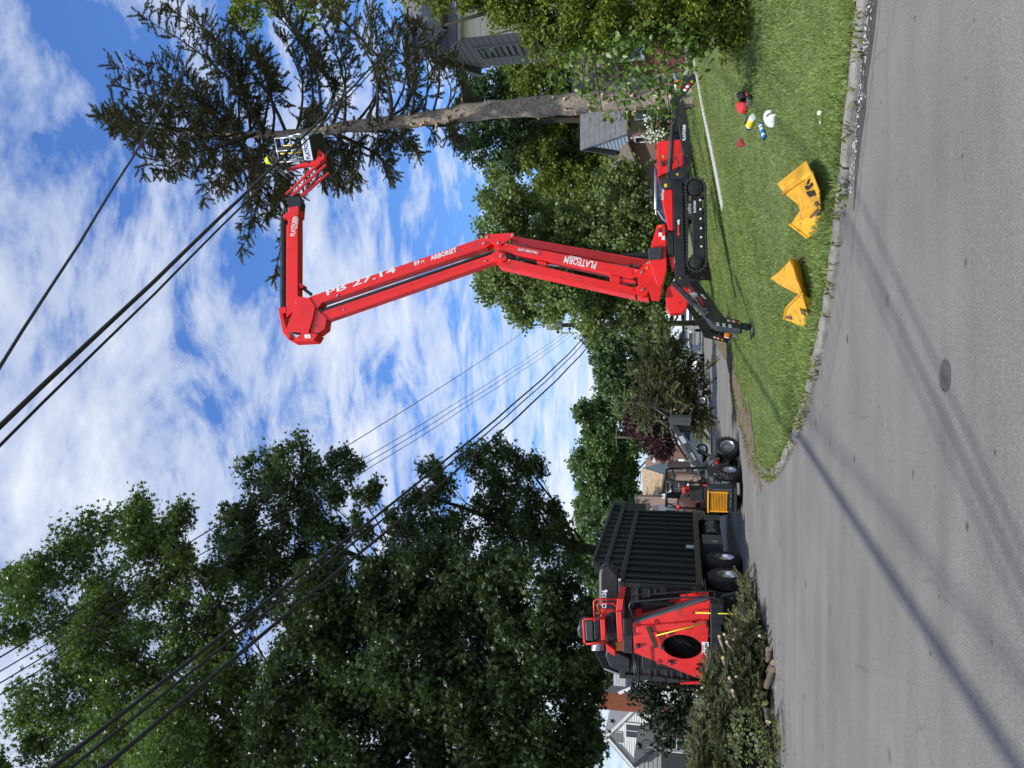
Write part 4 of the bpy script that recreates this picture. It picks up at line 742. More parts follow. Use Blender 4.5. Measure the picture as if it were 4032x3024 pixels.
def tree(name, label, blobs, Y, trunk, leaf, lmat, per_m2=26, lsize=.16, tr=.3, group=None, jitY=1.0, sub=.30, limbs=True, barkm='barkdark', hang=.0, cat='tree', dens_out=.55, lsig=1.0, zmin=.18):
    BW_ = blobs_to_world(blobs, Y); rs = np.random.default_rng(len(blobs) * 7 + int(Y * 10)); bx, by = trunk; bz = zg(bx, by)
    t = thing(name, label, cat, (bx, by, bz), group=group)
    subs = []; wood = MB(); zs = [c.z for c, r in BW_]; ztop = max(c.z + r * .3 for c, r in BW_); zlow = min(zs)
    cx = np.mean([c.x for c, r in BW_]); cy = np.mean([c.y for c, r in BW_])
    B0 = Vector((bx, by, bz - .15)); H_ = ztop - bz; tp = []; n = 9
    for i in range(n + 1):
        s = i / n; tp.append(B0 + Vector(((cx - bx) * s ** 1.5 + rs.normal() * .10 * tr * 3 * (i > 0), (cy - by) * s ** 1.5 + rs.normal() * .1, H_ * .88 * s)))
    wood.tube(tp, [tr * (1.25 if i == 0 else 1) * (1 - .86 * i / n) for i in range(n + 1)], 9)
    for c, r in BW_:
        c = c + Vector((0, rs.normal() * jitY * r * .6, 0)); k_ = max(5, int(4 * PI * r * r * 1.15 / (sub * 4.2)))
        d = rs.normal(size=(k_, 3)); d /= np.linalg.norm(d, axis=1, keepdims=True); rad = r * (dens_out + (1 - dens_out) * rs.random(k_) ** .5) * rs.uniform(.75, 1.12, k_)
        p = np.array(c) + d * rad[:, None] * [1, 1.1, .95]; subs.append((p, r, c))
        if limbs:
            zj = max(bz + H_ * zmin, min(c.z - r * .9 - .25 * (Vector((c.x, c.y, 0)) - Vector((bx, by, 0))).length, bz + H_ * .75)); s = min(.97, (zj - bz) / (H_ * .88)); q = s * n; i = min(int(q), n - 1); a = tp[i].lerp(tp[i + 1], q - i); m_ = a.lerp(c, .5) + Vector((0, 0, -.08 * (c - a).length)) + Vector(rs.normal(size=3) * .12 * r); l0 = max(.025, tr * .42 * (1 - s))
            wood.tube([a, a.lerp(m_, .55), m_, m_.lerp(c, .6) + Vector(rs.normal(size=3) * .1 * r), c], [l0, l0 * .8, l0 * .62, l0 * .45, l0 * .2], 6)
            for j in range(min(10, k_)):
                e = Vector(p[j]); o_ = m_.lerp(c, rs.uniform(.2, 1)); wood.tube([o_, o_.lerp(e, .5) + Vector(rs.normal(size=3) * .07 * r), e], [l0 * .28, l0 * .18, l0 * .05], 4, cap=False)
    pos = []; 
    for p, r, c in subs:
        nl = int(per_m2 * 4 * r * r / len(p) * PI) + 1; sg = max(.18, sub * lsig) * min(1.2, .5 + r * .35)
        for q in p: pos.append(q + rs.normal(size=(nl, 3)) * sg * [1, 1, .75])
    pos = np.concatenate(pos); n = len(pos); nr = rs.normal(size=(n, 3)) * .75; nr[:, 2] += .55; tg = rs.normal(size=(n, 3)); tg[:, 2] -= hang
    scatter('crown', leaf[0], leaf[1], pos, rot_from(nr, tg), rs.uniform(.7, 1.25, n) * lsize, lmat, t)
    wood.build('trunk', M[barkm], t, smooth=True); print('LEAVES', name, n, n * len(leaf[1])); return t, n
M['gum'] = leafmat('star_leaf_green', (.115, .180, .066), isl=.45, trans=.38, var=.45, vscale=.3, rough=.34)
M['gum2'] = leafmat('star_leaf_deep_green', (.078, .128, .052), isl=.45, trans=.34, var=.45, vscale=.3, rough=.34)
M['maple'] = leafmat('maple_leaf', (.165, .225, .082), isl=.32, trans=.32, var=.35, vscale=.25)
M['lime'] = leafmat('yellow_green_leaf', (.165, .210, .045), isl=.32, trans=.38, var=.3, vscale=.3)
M['ash'] = leafmat('dark_ash_leaf', (.055, .095, .042), isl=.4, trans=.25, var=.35, vscale=.3)
M['farleaf'] = leafmat('mid_green_leaf', (.105, .165, .072), isl=.35, trans=.28, var=.4, vscale=.2)
M['farleaf2'] = leafmat('fresh_green_leaf', (.095, .155, .058), isl=.35, trans=.28, var=.4, vscale=.2)
M['purple'] = leafmat('purple_leaf', (.065, .030, .036), isl=.4, trans=.2, var=.35, vscale=.5, tcol=(1.4, .7, .7))
M['thuja'] = leafmat('cedar_frond', (.135, .185, .022), isl=.40, trans=.22, var=.45, vscale=1.6, rough=.55)
M['mulb'] = leafmat('broad_glossy_leaf', (.095, .165, .026), isl=.35, trans=.34, var=.25, vscale=2, rough=.36)
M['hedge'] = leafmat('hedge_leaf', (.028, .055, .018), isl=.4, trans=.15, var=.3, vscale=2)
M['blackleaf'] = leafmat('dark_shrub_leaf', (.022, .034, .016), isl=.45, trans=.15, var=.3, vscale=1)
G1 = 'tall trees behind the chip truck'
A_ = [(60, 1290, 55), (170, 1175, 60), (130, 1255, 62), (262, 1140, 58), (352, 1120, 48), (330, 1215, 66), (235, 1275, 70), (110, 1385, 75), (48, 1355, 40), (235, 1385, 80), (345, 1320, 60), (410, 1395, 72), (150, 1500, 95), (300, 1500, 95), (445, 1520, 95), (205, 1620, 100), (95, 1590, 50), (385, 1640, 100), (540, 1630, 105), (545, 1500, 70), (20, 1245, 25), (300, 1165, 46), (405, 1185, 36), (425, 1275, 50), (480, 1345, 50), (505, 1425, 62), (300, 1700, 120), (520, 1720, 110), (120, 1700, 70)]
tree('star_leaved_tree', 'towering tree at the left edge reaching the top of the view', A_, 29, (-19.5, 29.5), STAR1, M['gum'], 100, .30, .48, G1)
B_ = [(560, 1012, 42), (640, 990, 46), (730, 1015, 42), (700, 1060, 52), (618, 1080, 54), (556, 1120, 52), (800, 1062, 34), (690, 1130, 44), (520, 1185, 60), (620, 1172, 58), (735, 1180, 44), (790, 1130, 28), (480, 1240, 50), (600, 1260, 60), (850, 1120, 26)]
tree('star_leaved_tree', 'middle tall tree with a rounded top between the two other tall trees', B_, 32, (-11.5, 33), STAR1, M['gum2'], 105, .30, .42, G1)
C_ = [(1070, 962, 26), (1015, 1000, 34), (1095, 1005, 40), (1150, 1018, 34), (960, 1055, 40), (1050, 1075, 52), (1140, 1090, 48), (900, 1100, 40), (1195, 1110, 34), (980, 1150, 62), (1100, 1170, 72), (1205, 1180, 60), (862, 1180, 50), (930, 1010, 24)]
tree('star_leaved_tree', 'tall tree nearest the boom lift with a ragged side above the truck', C_, 36, (-8.8, 37), STAR1, M['gum2'], 105, .31, .42, G1)
D_ = [(640, 1330, 80), (730, 1285, 80), (830, 1290, 90), (930, 1265, 80), (1040, 1275, 90), (1150, 1285, 92), (1245, 1300, 50), (670, 1430, 90), (780, 1420, 100), (900, 1410, 100), (1020, 1415, 110), (1150, 1420, 100), (1250, 1400, 60), (650, 1560, 105), (780, 1560, 110), (920, 1560, 110), (1060, 1560, 110), (1180, 1560, 100), (1268, 1500, 45), (1262, 1600, 55), (760, 1700, 120), (1000, 1700, 120), (1200, 1690, 100)]
M['gum3'] = leafmat('star_leaf_shaded_green', (.056, .092, .038), isl=.45, trans=.30, var=.45, vscale=.3, rough=.36)  # darker leaf copy: the lower crown's shade is put into the colour
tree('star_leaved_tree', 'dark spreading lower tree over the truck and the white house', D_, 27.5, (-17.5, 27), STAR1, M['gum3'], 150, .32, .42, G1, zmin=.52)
G2 = 'trees behind the boom lift'
tree('maple_tree', 'broad green maple behind the lower boom of the lift', [(1100, 430, 44), (1062, 455, 36), (1150, 480, 62), (1092, 520, 54), (1072, 600, 46), (1046, 556, 28), (1130, 600, 62), (1180, 560, 72), (1200, 640, 60), (1125, 662, 36), (1260, 500, 72), (1270, 600, 72), (1280, 682, 42), (1340, 440, 62), (1350, 560, 72), (1350, 650, 52), (1400, 480, 50), (1405, 620, 50), (1420, 695, 28)], 37, (5.5, 38), CL6, M['maple'], 26, .34, .42, G2)
tree('ash_tree', 'dark ash tree whose crown shows beside the spruce trunk', [(1010, 250, 32), (1032, 330, 32), (1062, 195, 38), (1042, 290, 34), (1095, 345, 34), (1004, 165, 24), (1100, 265, 50), (1030, 205, 22), (1075, 380, 18)], 46, (16.5, 47), CL5, M['ash'], 22, .38, .35, G2)
tree('lime_tree', 'yellow green tree behind the spruce trunk and the neighbouring roof', [(1112, 180, 40), (1180, 195, 52), (1130, 300, 42), (1200, 280, 62), (1262, 220, 52), (1180, 362, 50), (1100, 240, 30), (1285, 320, 56), (1245, 392, 50), (1340, 380, 44), (1390, 400, 40), (1300, 250, 40), (1270, 150, 40), (1200, 120, 40)], 54, (17, 56), CL6, M['lime'], 24, .40, .35, G2)
tree('bushy_tree', 'tree in the gap between the lift outriggers and the far street', [(1330, 760, 40), (1295, 735, 26), (1375, 720, 38), (1325, 830, 36), (1380, 800, 42), (1425, 760, 42), (1355, 865, 40), (1435, 835, 34), (1300, 790, 22)], 62, (8.5, 64), CL6, M['farleaf'], 13, .55, .4, G2)
tree('bushy_tree', 'dense dark tree filling the gaps behind the maple and the lime', [(1190, 260, 56), (1250, 340, 70), (1190, 440, 56), (1260, 450, 70), (1180, 540, 50), (1250, 560, 70), (1330, 500, 80), (1340, 620, 60), (1230, 630, 44), (1340, 380, 70), (1330, 260, 60), (1390, 420, 50), (1400, 560, 50)], 56, (14, 57), CL6, M['farleaf'], 11, .55, .4, G2)
G3 = 'trees far down the street'
tree('bushy_tree', 'fresh green tree above the tan roofed house', [(1272, 895, 26), (1300, 945, 42), (1268, 1000, 36), (1330, 1000, 50), (1292, 1060, 42), (1262, 1100, 30), (1345, 1075, 42), (1375, 940, 40), (1315, 880, 32)], 80, (-3.5, 82), CL6, M['farleaf2'], 10, .68, .5, G3)
tree('bushy_tree', 'tree crown showing between the truck roof and the tall trees', [(1350, 1130, 40), (1290, 1160, 50), (1250, 1190, 36), (1300, 1230, 50), (1330, 1290, 50), (1360, 1200, 40), (1300, 1340, 50), (1340, 1400, 50), (1310, 1460, 50)], 55, (-16.5, 56), CL6, M['farleaf'], 13, .5, .4, G3)
tree('purple_plum_tree', 'purple leaved tree above the load of cut branches', [(1372, 890, 26), (1402, 920, 34), (1392, 868, 26), (1424, 958, 30), (1434, 900, 28), (1368, 930, 24), (1400, 968, 24), (1440, 985, 18)], 47, (-.5, 48.5), CL5, M['purple'], 26, .34, .16)
tree('leafy_tree', 'pale green tree top at the upper right corner behind the spruce', [(515, 10, 34), (495, -30, 40), (575, -10, 34), (640, -40, 50), (720, 15, 22), (560, -70, 60), (690, -60, 60)], 31, (18.5, 31.5), CL6, M['lime'], 11, .34, .3)
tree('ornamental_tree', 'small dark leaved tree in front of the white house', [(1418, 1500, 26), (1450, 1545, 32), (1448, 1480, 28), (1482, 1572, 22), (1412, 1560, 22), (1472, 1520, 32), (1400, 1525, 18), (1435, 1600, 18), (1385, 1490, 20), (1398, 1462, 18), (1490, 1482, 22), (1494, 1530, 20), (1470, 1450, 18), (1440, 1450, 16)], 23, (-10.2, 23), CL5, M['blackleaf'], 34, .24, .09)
tree('cedar_bush', 'large bright green cedar at the right edge of the lawn', [(875, -22, 26), (950, -14, 30), (1030, -16, 38), (1100, 14, 42), (1145, 45, 44), (1200, 42, 66), (1290, 34, 70), (1370, 30, 66), (1450, 30, 66), (1530, 34, 64), (1600, 24, 52), (1655, 5, 34), (1500, 92, 26), (1210, 100, 22), (1580, 75, 26), (1440, 88, 20), (1640, -50, 60), (1500, -60, 80), (1300, -60, 90), (1100, -60, 80)], 12.3, (6.9, 12.6), CL5, M['thuja'], 260, .115, .14, jitY=.5, sub=.10, cat='bush', lsig=.7)
G4 = 'flowering shrubs in front of the brick houses'
fb, _ = tree('flowering_bush', 'green bush with white flowers behind the raised outrigger', [(1400, 235, 24), (1420, 265, 26), (1400, 290, 20), (1440, 240, 18), (1430, 300, 16)], 27, (9.6, 27.2), CL5, M['farleaf2'], 60, .16, .05, sub=.14, cat='bush')
def flowers():
    P = []
    for x, y in ((1408, 285), (1412, 292), (1400, 300), (1418, 300), (1392, 296), (1405, 276), (1424, 282), (1430, 292), (1396, 262)):
        c = at('D', x, y, 26.5)
        for j in range(16): P.append(tuple(c + Vector((random.gauss(0, .07), random.gauss(0, .07), random.gauss(0, .07)))))
    n = len(P); M['petal'] = mat('white_petal', (.8, .8, .72), .7, trans=.2); o = scatter('flowers', *quad_leaf(.45), np.array(P), rot_from(RNG.normal(size=(n, 3)), RNG.normal(size=(n, 3))), .09, M['petal'], fb); o['kind'] = 'stuff'
flowers()
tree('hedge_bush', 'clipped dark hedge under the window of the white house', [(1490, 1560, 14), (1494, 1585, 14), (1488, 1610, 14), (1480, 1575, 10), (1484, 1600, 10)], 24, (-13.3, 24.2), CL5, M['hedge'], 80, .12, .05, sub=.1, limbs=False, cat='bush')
# broad-leaved twigs hanging in from the right, near the camera
def mulberry():
    t = thing('broad_leaved_sapling', 'sapling with large glossy drooping leaves in front of the spruce trunk', 'sapling', (6.2, 12.9, zg(6.2, 12.9)))
    bl_ = [(1185, 110, 18), (1205, 170, 26), (1250, 130, 34), (1265, 205, 28), (1300, 160, 38), (1330, 115, 40), (1352, 200, 32), (1390, 150, 40), (1420, 200, 32), (1440, 130, 40), (1470, 105, 34), (1305, 240, 14), (1345, 250, 10), (1400, 243, 14), (1448, 228, 10), (1462, 178, 24), (1235, 175, 20), (1360, 100, 40)]
    me = bpy.data.meshes.new('leaf'); me.from_pydata([(0, 0, 0), (.22, .30, .03), (.52, .36, .04), (.86, .15, -.02), (1.08, 0, -.07), (.86, -.15, -.02), (.52, -.36, .04), (.22, -.30, .03), (.4, 0, -.03), (.75, 0, -.05)], [], [(0, 8, 1), (1, 8, 2), (8, 9, 2), (2, 9, 3), (3, 9, 4), (0, 7, 8), (7, 6, 8), (8, 6, 9), (6, 5, 9), (5, 4, 9)]); me.materials.append(M['mulb'])
    W_ = MB(); base = Vector((6.2, 12.9, zg(6.2, 12.9) - .1)); stem = [base, base + Vector((.05, 0, 1.0)), base + Vector((.0, -.1, 2.2)), base + Vector((-.1, -.2, 3.4)), base + Vector((-.3, -.4, 4.1))]; W_.tube(stem, [.045, .04, .03, .02, .01], 7)
    cand = []
    for x, y, r in bl_:
        c = at('D', x, y, 11.6 + random.uniform(-.3, .5)); rr = r * 1.8228 / 3000 * 11.8
        a = stem[min(4, 1 + int((c.z - base.z) / 1.2))]; tip = c + Vector((-rr * .5, 0, -rr * .5)); W_.tube([a, a.lerp(c, .5) + Vector((0, 0, .15)), c + Vector((0, 0, rr * .3)), tip], [.014, .01, .007, .003], 5)
        for i in range(int(17 * max(.5, r / 30) ** 1.6)):
            p = c + Vector((random.gauss(0, 1), random.gauss(0, 1), random.gauss(0, 1))) * rr * .52; cand.append(p)
    random.shuffle(cand)
    rest = []
    for p in cand:
        for j in range(2): rest.append(tuple(p + Vector((random.gauss(0, .12), random.gauss(0, .15), random.gauss(0, .12)))))
    n = len(rest); nr_ = RNG.normal(size=(n, 3)) * .6 + [0, -.5, .7]; td_ = RNG.normal(size=(n, 3)) * .5 + [-.25, 0, -.75]
    tag(scatter('small_leaves', np.array([v.co[:] for v in me.vertices]), np.array([list(q.vertices) for q in me.polygons]), np.array(rest), rot_from(nr_, td_), RNG.uniform(.06, .11, n), M['mulb'], t), kind='stuff')
    for i, p in enumerate(cand[:300]):
        o = bpy.data.objects.new('leaf', me); COL.objects.link(o); setpar(o, t)
        n = Vector((random.gauss(0, .6), -.5 + random.gauss(0, .5), .7)); d = Vector((random.gauss(-.25, .6), random.gauss(0, .4), -.75)); r3 = rot_from(np.array([n]), np.array([d]))[0]
        s = random.uniform(.075, .125); o.matrix_basis = Matrix.Translation(p) @ Matrix(r3.tolist()).to_4x4() @ Matrix.Scale(s, 4)
    W_.build('stem', M['barkdark'], t, smooth=True)
mulberry()
# ================================================================ CHIP TRUCK WITH REAR LOADER CRANE
TH_ = R(-5.5)
trk = thing('chip_truck', 'black ribbed chip truck with red cab and a red loader crane on its tail', 'truck', (-4.95, 20.5, 0), TH_)
TI = (Matrix.Translation((-4.95, 20.5, 0)) @ Matrix.Rotation(TH_, 4, 'Z')).inverted()
def tl(z, x, y, yl):                         # photograph position on the truck's local plane y = yl
    o = TI @ Vector((0, 0, CAMH)); d = TI.to_3x3() @ ray(z, x, y); return o + d * ((yl - o.y) / d.y)
def wheel(parent, c, r, w, rimr, tyre='rubber', rim='chrome', side=1, nut=8, dish=.06, name='wheel', lugs=0):
    ax = Vector((side, 0, 0)); c = Vector(c)
    ty = MB().lathe([(rimr, -w / 2), (r * .90, -w / 2), (r * .97, -w * .42), (r, -w * .3), (r, w * .3), (r * .97, w * .42), (r * .90, w / 2), (rimr, w / 2), (rimr * .96, w * .4), (rimr * .96, -w * .4), (rimr, -w / 2)], c, ax, 30).build(name, M[tyre], parent, auto=True)
    MB().lathe([(rimr, w / 2 - .005), (rimr * .93, w / 2 - .02), (rimr * .86, w / 2 - dish), (rimr * .6, w / 2 - dish * 1.6), (rimr * .42, w / 2 - dish * 1.3), (rimr * .40, w / 2 - dish * .5), (.0, w / 2 - dish * .45)], c, ax, 26).build('rim', M[rim], ty, auto=True)
    for i in range(nut):
        a = 2 * PI * i / nut; MB().lathe([(0, .02), (.014, .02), (.016, -.02)], c + Vector((side * (w / 2 - dish * 1.45), math.cos(a) * rimr * .52, math.sin(a) * rimr * .52)), ax, 6).build('wheel_nut', M['steel'], ty)
    if lugs:
        lm = MB().box((0, 0, 0), (w * .44, .035, .03)).mesh('tread_block'); lm.materials.append(M[tyre])
        for i in range(lugs):
            a = 2 * PI * i / lugs
            for q in (-1, 1):
                o = bpy.data.objects.new('tread_block', lm); COL.objects.link(o); o.parent = ty; aa = a + (.5 * 2 * PI / lugs if q > 0 else 0)
                o.matrix_local = Matrix.Translation(c + Vector((q * w * .23, math.cos(aa) * (r + .004), math.sin(aa) * (r + .004)))) @ Matrix.Rotation(aa - PI / 2, 4, 'X') @ Matrix.Rotation(.35 * q, 4, 'Z')
    return ty
def tb(x0, x1, y0, y1, z0, z1, name, m, parent=trk, bevel=.015): return MB().bx(x0, x1, y0, y1, z0, z1).build(name, M[m], parent, bevel=bevel)
BW0 = -2.5
# body shell
for x, nm in ((0, 'side_panel'), (BW0, 'side_panel')):
    p = MB(); pts = [(-.94, 1.15), (5.97, 1.15), (5.97, 2.9), (7.07, 2.9), (7.07, 4.0), (.35, 4.0), (-.69, 3.63), (-.98, 3.15)]; p.prism([(x, y, z) for y, z in pts], (-.05 if x == 0 else .05, 0, 0)); sp = p.build('side_panel', M['blackworn'], trk)
    if x == 0: side = sp
ribs = [-.66 + i * .505 for i in range(14)]
for y in ribs:
    zt = 3.9 if y > .35 else 3.5 + (y + .69) * .3
    tb(-.001, .075, y - .03, y + .03, 1.3, 3.05, 'side_rib', 'blackworn', trk, .008); tb(-.001, .05, y - .022, y + .022, 3.2, 3.55, 'side_rib', 'blackworn', trk, .008)
    if y > -.4: tb(-.001, .045, y - .02, y + .02, 3.7, min(3.95, zt), 'side_rib', 'blackworn', trk, .008)
for y in (6.2, 6.6): tb(-.001, .045, y - .02, y + .02, 3.70, 3.94, 'side_rib', 'blackworn')
tb(-.01, .10, -1.0, 6.0, 1.13, 1.29, 'sill_rail', 'black'); tb(-.01, .09, -.98, 6.0, 3.06, 3.19, 'side_rail', 'black'); tb(-.01, .09, -.72, 7.07, 3.56, 3.69, 'side_rail', 'black'); tb(-.04, .09, .3, 7.08, 3.95, 4.04, 'top_rail', 'black')
MB().bar((.04, -.98, 3.12), (.04, -.70, 3.64), .12, .09).build('corner_rail', M['black'], trk); MB().bar((.04, -.70, 3.62), (.04, .33, 3.99), .12, .08).build('corner_rail', M['black'], trk)
tb(-.002, .055, -.98, -.86, 1.29, 3.06, 'corner_post', 'black'); tb(-.002, .06, 5.86, 5.98, 1.29, 3.06, 'corner_post', 'black')
for y, z0 in ((5.2, 2.0), (3.4, 2.1)): tb(-.001, .05, y - .02, y + .45, z0, z0 + .035, 'cross_stiffener', 'blackworn')
tb(.0, .08, 2.12, 2.17, 1.3, 1.52, 'reflector_strip', 'decal', trk, 0)
tb(BW0, 0, 5.92, 5.97, 1.15, 2.9, 'front_panel', 'blackworn'); tb(BW0, -.05, 7.0, 7.06, 2.9, 3.98, 'front_panel', 'blackworn'); tb(BW0, -.05, -.9, 5.9, 1.16, 1.2, 'floor_panel', 'blackworn'); tb(BW0, -.05, 5.9, 7.0, 2.9, 2.94, 'floor_panel', 'blackworn')
# tailgate with ribs
tg = tb(BW0 + .02, -.02, -.98, -.93, 1.2, 3.08, 'tailgate', 'blackworn')
for z in (1.45, 1.6, 1.85, 1.98, 2.25, 2.4, 2.7): tb(BW0 + .05, -.05, -1.03, -.98, z, z + .06, 'tailgate_rib', 'blackworn', tg, .006)
for x in (-.04, BW0 + .04): tb(x - .06, x + .06, -1.05, -.93, 1.1, 3.1, 'tailgate_post', 'black')
tb(BW0 - .02, .04, -1.06, -.9, 3.04, 3.2, 'tailgate_header', 'blackworn')
# chassis, tanks, wheels
tb(-.95, -.75, -1.8, 9.4, .72, 1.0, 'chassis_rail', 'black'); tb(-1.75, -1.55, -1.8, 9.4, .72, 1.0, 'chassis_rail', 'black')
tb(-.6, -.03, 2.75, 3.7, .45, 1.05, 'tool_box', 'grey'); tb(-.032, -.025, 2.95, 3.05, .6, .75, 'box_label', 'decal', trk, 0)
MB().cyl((-.34, 3.95, .72), (-.34, 5.35, .72), .31, 22).build('fuel_tank', M['black'], trk, auto=True)
for y in (4.2, 5.1): MB().lathe([(.315, -.03), (.322, 0), (.315, .03)], (-.34, y, .72), (0, 1, 0), 22).build('tank_strap', M['steel'], trk)
tb(-.55, -.06, 5.45, 6.15, .42, .95, 'battery_box', 'black'); tb(-.62, -.02, 5.4, 6.6, .95, 1.05, 'cab_step', 'black')
for y in (.13, 1.58):
    for x, s in ((-.17, 1), (-2.33, -1)): wheel(trk, (x, y, .50), .50, .30, .285, side=s, nut=10, dish=.11)
    for x in (-.50, -2.0): MB().lathe([(.2, -.13), (.46, -.14), (.5, -.1), (.5, .1), (.46, .14), (.2, .13)], (x, y, .5), (1, 0, 0), 26).build('inner_tyre', M['rubber'], trk, auto=True)
    MB().cyl((-2.3, y, .5), (-.2, y, .5), .09, 10).build('axle', M['black'], trk)
for x, s in ((-.18, 1), (-2.32, -1)): wheel(trk, (x, 7.45, .50), .50, .30, .285, side=s, dish=.02)
# cab
cb = MB(); cb.prism([(-.12, 6.25, .85), (-.12, 6.25, 2.55), (-.12, 6.5, 2.72), (-.12, 7.35, 2.66), (-.12, 7.95, 1.85), (-.12, 9.5, 1.65), (-.12, 9.62, 1.0), (-.12, 8.05, .95), (-.12, 7.95, 1.15), (-.12, 6.95, 1.15), (-.12, 6.85, .85)], (-2.26, 0, 0)); M['cabred'] = mat('maroon_cab_paint', (.33, .015, .018), .3, var=.06, coat=.4); cab = cb.build('cab', M['cabred'], trk, bevel=.04)
tb(-.125, -.10, 6.55, 7.4, 1.85, 2.45, 'side_window', 'glass', cab); tb(-.125, -.105, 6.45, 6.47, .95, 2.5, 'door_seam', 'bdecal', cab, 0); tb(-.11, -.08, 6.6, 6.72, 1.55, 1.6, 'door_handle', 'black', cab)
tb(-.12, .25, 7.55, 7.62, 1.75, 1.8, 'mirror_arm', 'black', cab); tb(.12, .3, 7.5, 7.58, 1.7, 2.2, 'mirror', 'black', cab)
tb(BW0 - .0, -.05, 9.62, 9.85, .5, .85, 'front_bumper', 'alu'); MB().cyl((-.2, 6.12, 1.0), (-.2, 6.12, 3.0), .06, 12).build('exhaust_stack', M['steel'], trk)
# ---- rear crane: red mast panel with an oval hole
YM = -1.98
TA, TBp, TC, TD = (-.64, 2.80), (-1.38, 2.76), (-1.95, 1.08), (.05, .99)
hc = tl('u', 1655, 840, YM); hx, hz_, rx_, rz_ = hc.x, hc.z, .30, .46
def edge_hit(a):
    best = None; d = (math.cos(a), math.sin(a)); Q = [TA, TBp, TC, TD]
    for (x0, z0), (x1, z1) in zip(Q, Q[1:] + Q[:1]):
        ex, ez = x1 - x0, z1 - z0; den = d[0] * ez - d[1] * ex
        if abs(den) < 1e-9: continue
        t = ((x0 - hx) * ez - (z0 - hz_) * ex) / den; u = ((x0 - hx) * d[1] - (z0 - hz_) * d[0]) / den
        if t > 0 and -1e-6 <= u <= 1 + 1e-6 and (best is None or t < best): best = t
    return (hx + d[0] * best, hz_ + d[1] * best)
angs = sorted([2 * PI * i / 36 for i in range(36)] + [math.atan2(z - hz_, x - hx) % (2 * PI) for x, z in (TA, TBp, TC, TD)]); v = []; f = []; n = len(angs)
for a in angs:
    o_ = edge_hit(a); i_ = (hx + rx_ * math.cos(a), hz_ + rz_ * math.sin(a)); bulge = 0
    v += [(o_[0], YM, o_[1]), (i_[0], YM, i_[1]), (o_[0], YM + .04, o_[1]), (i_[0], YM + .04, i_[1])]
for i in range(n):
    j = (i + 1) % n; f += [(i * 4, i * 4 + 1, j * 4 + 1, j * 4), (i * 4 + 2, j * 4 + 2, j * 4 + 3, i * 4 + 3), (i * 4 + 1, i * 4 + 3, j * 4 + 3, j * 4 + 1), (i * 4, j * 4, j * 4 + 2, i * 4 + 2)]
mast = MB().add(v, f).build('mast_panel', M['red2'], trk)
for a, b, nm in ((TA, TD, 'mast_side'), (TBp, TC, 'mast_side')):
    MB().add([(a[0], YM + .04, a[1]), (b[0], YM + .04, b[1]), (b[0] * .92 + -1.0 * .08, -1.12, b[1]), (a[0], -1.12, a[1])], [(0, 1, 2, 3)]).build(nm, M['red2'], trk)
MB().bar((TA[0] + .03, YM + .1, 2.74), (TD[0] + .03, YM + .1, 1.05), .05, .22, (0, 1, 0)).build('mast_edge', M['grey'], trk)
MB().bar((-.78, YM - .015, 2.72), (-.52, YM - .015, 1.03), .20, .10, (0, 1, 0)).build('mast_rib', M['red2'], trk, bevel=.045)
tb(BW0 + .5, -.3, -1.5, -1.3, 1.2, 2.6, 'mast_core', 'black'); MB().tube([(hx - .1, -1.6, 1.3), (hx, -1.7, 1.7), (hx + .1, -1.6, 2.0), (hx + .15, -1.5, 1.4)], .03, 7).build('hose', M['black'], trk, smooth=True); MB().tube([(hx - .2, -1.65, 1.2), (hx - .05, -1.72, 1.45), (hx + .15, -1.65, 1.85)], .025, 7).build('hose', M['black'], trk, smooth=True)
for x, y in ((1295, 500), (1335, 1040)): MB().lathe([(.03, .03), (.05, .03), (.055, 0), (.055, -.03)], tl('u', x, y, YM), (0, -1, 0), 14).build('lift_eye', M['red2'], mast, auto=True)
for x, y in ((1060, 825), (1390, 840)): MB().lathe([(0, .09), (.035, .09), (.04, .05), (.06, .03), (.06, -.02)], tl('u', x, y, YM), (0, -1, 0), 10).build('marker_lamp', M['dgrey'], mast, auto=True)
for x, y in ((1490, 650), (1840, 520), (1515, 1050), (1890, 1150), (1905, 1090)):
    p = tl('u', x, y, YM); MB().box(p + Vector((0, -.02, 0)), (.10, .05, .05)).box(p + Vector((.04, -.05, .05)), (.03, .05, .10)).build('tool_clip', M['bdecal'], mast)
pp = tl('u', 1965, 855, YM); pl_ = MB().box(pp + Vector((0, -.012, 0)), (.31, .012, .155)).build('number_plate', M['decal'], mast, bevel=.004)
text('PWA 76RA', pp + Vector((-.135, -.02, -.015)), (1, 0, 0), (0, 0, 1), .085, M['bdecal'], pl_, sx=.66, lift=.002); MB().box(pp + Vector((0, -.019, .058)), (.15, .003, .025)).build('plate_mark', M['rdecal'], pl_)
tb(-1.0, -.25, -1.55, -1.52, 1.1, 1.45, 'red_panel', 'rdecal'); 
p = MB(); q = [tl('u', x, y, -1.5) for x, y in ((1620, 145), (1895, 105), (1900, 205), (1655, 300))]; p.prism(q, (0, .03, 0)); p.build('red_panel', M['red2'], trk)
